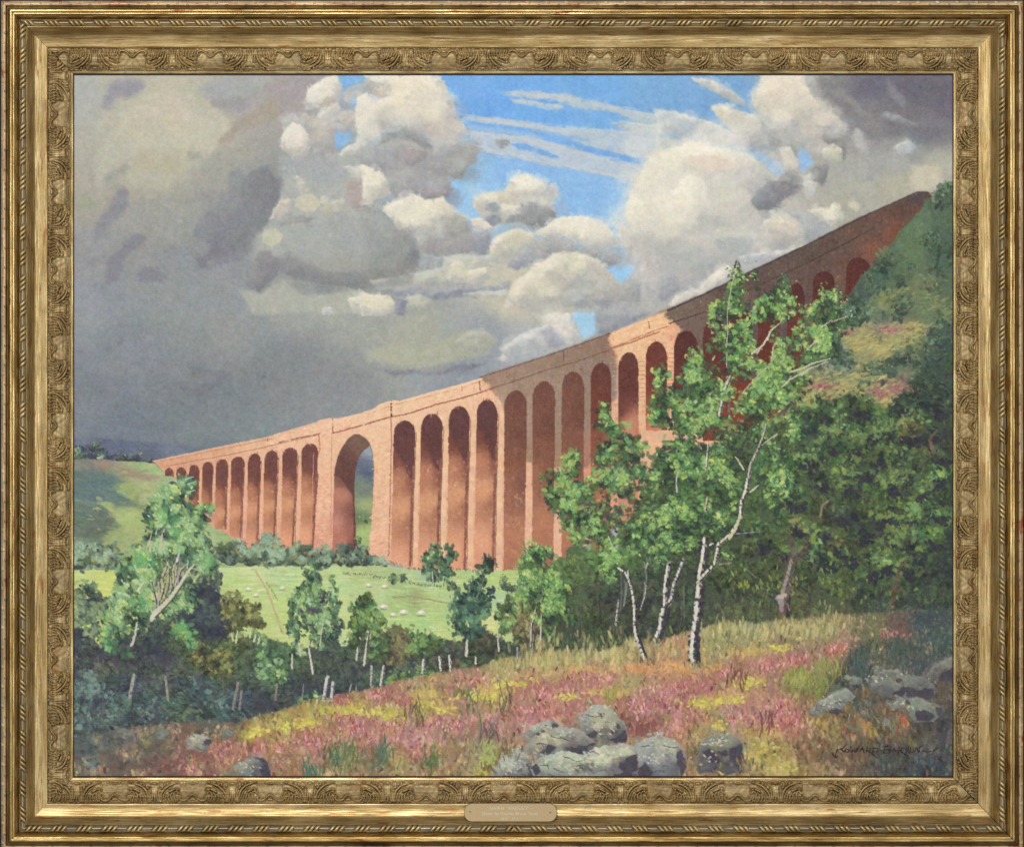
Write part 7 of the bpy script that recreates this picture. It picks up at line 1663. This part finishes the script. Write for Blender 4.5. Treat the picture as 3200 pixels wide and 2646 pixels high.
def rail_mesh(name, side, tlist, step, relief, mat, parent, mat2=None, which=None, smooth=True, hoff=0.):
    t = np.array(tlist, float)
    lo, hi = (LX - 232, RX + 232) if side in ('top', 'bottom') else (TY - 232, BY + 232)
    n = int((hi - lo) / step)
    a = np.linspace(lo, hi, n)
    A, T = np.meshgrid(a, t)
    # tiny irregularities of an old hand-laid frame
    wav = .35 * np.sin(A / 173. + T / 31.) + .25 * np.sin(A / 61. + 1.7 * T / 23.)
    h = base_h(T) + relief(A - CEN[side], T, A) + hoff + wav * .5
    px, py = rail_point(side, A, T, h)
    k = U * (1 - h * U / CAMD)
    co = np.stack([(px - 1600) * k, -h * U, (1323 - py) * k], -1)
    rows, cols = A.shape
    idx = np.arange(rows * cols).reshape(rows, cols)
    along = px if side in ('top', 'bottom') else py
    # drop quads that collapsed past the mitre
    keep = (np.abs(along[1:, 1:] - along[1:, :-1]) + np.abs(along[:-1, 1:] - along[:-1, :-1])) > 1e-6
    q = np.stack([idx[:-1, :-1], idx[:-1, 1:], idx[1:, 1:], idx[1:, :-1]], -1)[keep]
    if side in ('bottom', 'left'):
        q = q[:, ::-1]
    uvs = np.stack([A / 100. + {'top': 0, 'bottom': 40, 'left': 80, 'right': 120}[side], T / 100.], -1).reshape(-1, 2)
    o = mesh_np(name, co.reshape(-1, 3), q, mat, parent, uvs, smooth=smooth)
    if mat2:
        o.data.materials.append(mat2)
        w_ = which(A - CEN[side], T, A)[:-1, :-1][keep]
        o.data.polygons.foreach_set('material_index', w_.astype(np.int32))
    return o


def body_mesh(side, parent):
    """solid rail: scoop and sight edge on the face, flat back against the wall"""
    prof = [(-.5, -14), (-.5, 6), (0, 9), (1.5, 10), (6, 10.5), (7.5, 11), (9, 5), (76, 5), (79, 16), (80.5, 20.2), (83, 22.4), (87, 22.6), (93, 22.8), (100, 24), (106, 25.8), (112, 28), (118, 30), (122, 32), (125, 34.5), (129, 39.5), (133, 45.5), (137, 51), (141, 56), (144, 60), (145.5, 61.5), (147, 61),
            (149, 50), (170, 50), (172, 58), (173.5, 56), (176, 48), (208, 48), (211, 52), (213, 46), (226, 44), (227.5, 20), (227.5, -14), (-.5, -14)]
    t = np.array([p[0] for p in prof], float); hh = np.array([p[1] for p in prof], float)
    lo, hi = (LX - 232, RX + 232) if side in ('top', 'bottom') else (TY - 232, BY + 232)
    a = np.linspace(lo, hi, int((hi - lo) / 6))
    A, T = np.meshgrid(a, t)
    h = hh[:, None] + 0 * A + .25 * np.sin(A / 173. + T / 31.)
    px, py = rail_point(side, A, T, h)
    k = U * (1 - h * U / CAMD)
    co = np.stack([(px - 1600) * k, -h * U, (1323 - py) * k], -1)
    rows, cols = A.shape
    idx = np.arange(rows * cols).reshape(rows, cols)
    along = px if side in ('top', 'bottom') else py
    keep = (np.abs(along[1:, 1:] - along[1:, :-1]) + np.abs(along[:-1, 1:] - along[:-1, :-1])) > 1e-6
    q = np.stack([idx[:-1, :-1], idx[:-1, 1:], idx[1:, 1:], idx[1:, :-1]], -1)[keep]
    if side in ('bottom', 'left'):
        q = q[:, ::-1]
    uvs = np.stack([A / 100. + {'top': 0, 'bottom': 40, 'left': 80, 'right': 120}[side], T / 100.], -1).reshape(-1, 2)
    o = mesh_np('frame_rail', co.reshape(-1, 3), q, M_DULL, parent, uvs, smooth=True)
    o.data.set_sharp_from_angle(angle=math.radians(50))
    return o


def tuck(T, t0, t1, d=6.):
    """edges of an applied moulding dip into the rail under it"""
    return -d * (np.clip(1 - (T - t0) / 1.2, 0, 1) + np.clip(1 - (t1 - T) / 1.2, 0, 1))


for side, lab in (('top', 'top rail of the gilt frame'), ('bottom', 'bottom rail of the gilt frame'), ('left', 'left rail of the gilt frame'), ('right', 'right rail of the gilt frame')):
    rail = body_mesh(side, root); rail['label'] = lab
    vert = side in ('left', 'right')
    rb = {'top': (226, 226, 2982, 235.6), 'bottom': (226, 2423.4, 2982, 2433), 'left': (223, 235.6, 231.4, 2423.4), 'right': (2976.6, 235.6, 2986, 2423.4)}[side]
    box('gap_shade_strip', *rb, -2, 3.2, M_SHADE, rail)  # added strip that colours in the shadow of the gap around the canvas
    ctr = 1326 if vert else 1604
    sg = 1 if side == 'left' else -1
    age = lambda S, T: (1 + .22 * np.sin(S / 57. + T / 19.) * np.sin(S / 23.)) * 1.9
    rail_mesh('carved_moulding', side, np.arange(7.0, 79.5, 1.25), 1.7, lambda S, T, A: age(S, T) * carve(S + 1.6 * np.sin(S / 41.) + .8 * np.sin(T / 7. + S / 90.), T + .9 * np.sin(S / 33.)) * np.clip((T - 8) / 3, 0, 1) * np.clip((78.5 - T) / 2, 0, 1) + tuck(T, 7, 79.5, 8), M_CARV, rail,
              M_PANEL, lambda S, T, A: (np.abs((S + PER / 2) % PER - PER / 2) < 39) & (np.abs(T - 40) < 23 + 4 * np.sin(S)))
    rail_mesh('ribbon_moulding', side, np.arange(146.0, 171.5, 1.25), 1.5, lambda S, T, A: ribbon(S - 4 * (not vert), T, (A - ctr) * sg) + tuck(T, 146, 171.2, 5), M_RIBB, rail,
              M_DARK, lambda S, T, A: rod_zone(S - 4 * (not vert), T, (A - ctr) * sg))
    rail_mesh('round_moulding', side, np.concatenate([np.arange(172.5, 212.0, 1.3), [211.9]]), 10., lambda S, T, A: 1.1 * np.exp(-((T - 190) / 1.6) ** 2) * -1 + tuck(T, 172.5, 211.9, 7), M_GOLD, rail)
    rail_mesh('outer_edge_moulding', side, np.concatenate([np.arange(211.0, 228.6, .9)]), 2.0, lambda S, T, A: outer_edge(S, T) + tuck(T, 211, 229.5, 6), M_EDGE, rail)

# ---- the canvas -----------------------------------------------------------
paint_all()
cv = None


cv = box('canvas', 205, 210, 3003, 2450, -30, -1.5, M_LINEN, root)
cv['label'] = 'stretched linen carrying the painted landscape'

lin = COL / 255.0
lin = np.where(lin <= .04045, lin / 12.92, ((lin + .055) / 1.055) ** 2.4).astype(np.float32)
GAIN = 1.0
lin = np.clip(lin * GAIN, 0, .95)
hs = blur(HGT, .55)
hs = hs * 1.3 + rng.normal(0, .10, hs.shape).astype(np.float32) + (.10 * np.sin(np.arange(GW) * 2.1)[None, :] + .10 * np.sin(np.arange(GH) * 2.2)[:, None]).astype(np.float32)
gx = CX0 + (np.arange(GW) + .5) / RS; gy = CY0 + (np.arange(GH) + .5) / RS
GX, GY = np.meshgrid(gx, gy)
CO = np.stack([(GX - 1600) * U, -hs * U, (1323 - GY) * U], -1).reshape(-1, 3).astype(np.float32)
CL = lin.reshape(-1, 3)
idx = np.arange(GW * GH).reshape(GH, GW)
Q = np.stack([idx[:-1, :-1], idx[1:, :-1], idx[1:, 1:], idx[:-1, 1:]], -1).reshape(-1, 4)
FID = IDM[:-1, :-1].reshape(-1).copy()
# same-looking motifs that were painted in two sittings are one part
first = {}
remap = np.arange(len(MOTIFS))
for i, (n_, l_) in enumerate(MOTIFS):
    if n_ in ('painted_sheep', 'painted_fence_post'):
        continue
    key = n_ if n_ in ('painted_heath', 'painted_dry_grass') else (n_, l_)
    remap[i] = first.setdefault(key, i)
FID = remap[FID]
order = np.argsort(FID, kind='stable')
sF = FID[order]
bounds = np.flatnonzero(np.diff(sF)) + 1
for grp in np.split(order, bounds):
    m_ = int(FID[grp[0]])
    q = Q[grp]
    if len(q) < 6:
        continue
    used, inv = np.unique(q.ravel(), return_inverse=True)
    nm, lb = MOTIFS[m_]
    o = mesh_np(nm, CO[used], inv.reshape(-1, 4), M_PAINT, cv, col=CL[used])
    if nm in ('painted_heath', 'painted_heather', 'painted_gorse', 'painted_dry_grass', 'painted_meadow_hedge', 'painted_woodland', 'painted_thicket'):
        o['kind'] = 'stuff'
    if lb and nm not in ('painted_sheep', 'painted_fence_post'):
        o['label'] = lb

# ---- name plate -----------------------------------------------------------
x0, x1, y0, y1 = 1450.5, 1741.0, 2508.0, 2566.0
rc = 25.


def plate_h(y):
    return 31.0 + (y - y0) / (y1 - y0) * 25.5


ring = []
for cx, cy, a0 in ((x1 - rc, y0 + rc, -90), (x1 - rc, y1 - rc, 0), (x0 + rc, y1 - rc, 90), (x0 + rc, y0 + rc, 180)):
    for k in range(11):
        a = math.radians(a0 + 9 * k)
        ring.append((cx + rc * math.cos(a), cy + rc * math.sin(a)))
ccx, ccy = (x0 + x1) / 2, (y0 + y1) / 2
nr = len(ring)
levels = [(1.0, -6.), (1.0, .6), (.994, 1.8), (.986, 2.2)]
co = []
for kx, dh in levels:
    f = (kx - 1) * 145
    for (x, y) in ring:
        dx, dy = x - ccx, y - ccy
        xx = x + math.copysign(min(abs(dx), -f), -dx) if f else x
        yy = y + math.copysign(min(abs(dy), -f), -dy) if f else y
        co.append(world(xx, yy, plate_h(yy) + dh))
me = bpy.data.meshes.new('nameplate')
faces = []
for l in range(len(levels) - 1):
    for i in range(nr):
        j = (i + 1) % nr
        faces.append((l * nr + i, l * nr + j, (l + 1) * nr + j, (l + 1) * nr + i))
faces.append(tuple(range((len(levels) - 1) * nr, len(levels) * nr)))
faces.append(tuple(reversed(range(nr))))
me.from_pydata(co, [], faces); me.materials.append(M_BRASS)
plate = bpy.data.objects.new('nameplate', me); COLL.objects.link(plate); plate.parent = root
plate['label'] = 'small round ended brass plate with engraved lines'
for x, y in ((1469, 2535.5), (1719.5, 2537.5)):
    P, Fc = [(x, y, plate_h(y) + 3.8)], []
    for lv, (r_, dh) in enumerate(((1.6, 3.6), (2.6, 3.0), (3.0, 2.0))):
        for k in range(12):
            a = math.pi * k / 6
            P.append((x + r_ * math.cos(a), y + r_ * math.sin(a), plate_h(y + r_ * math.sin(a)) + dh))
    for k in range(12):
        j = (k + 1) % 12
        Fc.append((0, 1 + k, 1 + j))
        for lv in range(2):
            Fc.append((1 + lv * 12 + k, 1 + lv * 12 + 12 + k, 1 + lv * 12 + 12 + j, 1 + lv * 12 + j))
    me = bpy.data.meshes.new('pin'); me.from_pydata([world(*p) for p in P], [], Fc); me.materials.append(M_PIN)
    o = bpy.data.objects.new('pin', me); COLL.objects.link(o); o.parent = plate


def engrave(txt, cx, cy, size, spacing=1.0):
    cu = bpy.data.curves.new('t', 'FONT'); cu.body = txt; cu.size = size; cu.align_x = 'CENTER'; cu.space_character = spacing; cu.extrude = 0
    cu.resolution_u = 3
    ob = bpy.data.objects.new('t', cu); COLL.objects.link(ob)
    dg = bpy.context.evaluated_depsgraph_get()
    me = bpy.data.meshes.new_from_object(ob.evaluated_get(dg))
    out = []
    for v in me.vertices:
        x, y = cx + v.co.x, cy - v.co.y
        out.append(world(x, y, plate_h(y) + 2.55))
    fc = [tuple(p.vertices) for p in me.polygons]
    bpy.data.objects.remove(ob); bpy.data.meshes.remove(me); bpy.data.curves.remove(cu)
    return out, fc


V_, F_ = [], []
for a in (('NAIRN  VIADUCT', 1590, 2528.5, 13.5, 1.15), ('Done  by Charles Bruce  Scott', 1594, 2545, 14, 1.0), ('1850 - 19 1', 1592, 2560.5, 10.5, 1.15)):
    v, f = engrave(*a); k = len(V_)
    V_ += v; F_ += [tuple(i + k for i in q) for q in f]
me = bpy.data.meshes.new('inscription'); me.from_pydata(V_, [], F_); me.materials.append(M_LETTER)
o = bpy.data.objects.new('inscription', me); COLL.objects.link(o); o.parent = plate

# ---- the wall behind ------------------------------------------------------
w = box('wall', -2600, -2400, 5800, 5000, -60, -30.5, M_WALL, None)
w['kind'] = 'structure'; w['label'] = 'dark navy backdrop behind the frame'

# parenting keeps everything where it was modelled (the root sits at the origin of the picture plane)
# ---- lamps ----------------------------------------------------------------
import mathutils


def lamp(name, loc, size, power, col, tgt=(0, 0, 0), size_y=None):
    L = bpy.data.lights.new(name, 'AREA'); L.shape = 'RECTANGLE'; L.size = size; L.size_y = size_y or size; L.energy = power; L.color = col
    o = bpy.data.objects.new(name, L); COLL.objects.link(o); o.location = loc
    o.rotation_euler = (mathutils.Vector(tgt) - mathutils.Vector(loc)).to_track_quat('-Z', 'Y').to_euler()
    return o


lamp('softbox_above', (-.7, -4.7, 2.5), 2.4, 150, (1, .985, .96), (0, 0, 0), .9)
lamp('softbox_left', (-2.9, -4.4, .4), .8, 60, (1, .99, .97), (0, 0, 0), 1.8)
lamp('softbox_right', (2.9, -4.4, .2), .8, 60, (1, .99, .97), (0, 0, 0), 1.8)
lamp('softbox_below', (.3, -4.7, -2.3), 1.8, 36, (1, .98, .95), (0, 0, 0), .6)

wd = bpy.data.worlds.new('World'); scene.world = wd; wd.use_nodes = True
wd.node_tree.nodes['Background'].inputs['Color'].default_value = (.75, .78, .85, 1)
wd.node_tree.nodes['Background'].inputs['Strength'].default_value = .05

cam = bpy.data.cameras.new('camera'); cam.sensor_width = 36; cam.lens = 36 * CAMD / (3200 * U); cam.clip_end = 100
co_ = bpy.data.objects.new('camera', cam); COLL.objects.link(co_)
co_.location = (0, -CAMD, 0); co_.rotation_euler = (math.pi / 2, 0, 0)
scene.camera = co_
vs = scene.view_settings
vs.view_transform = 'Standard'; vs.look = 'None'; vs.exposure = 0; vs.gamma = 1; vs.use_curve_mapping = False
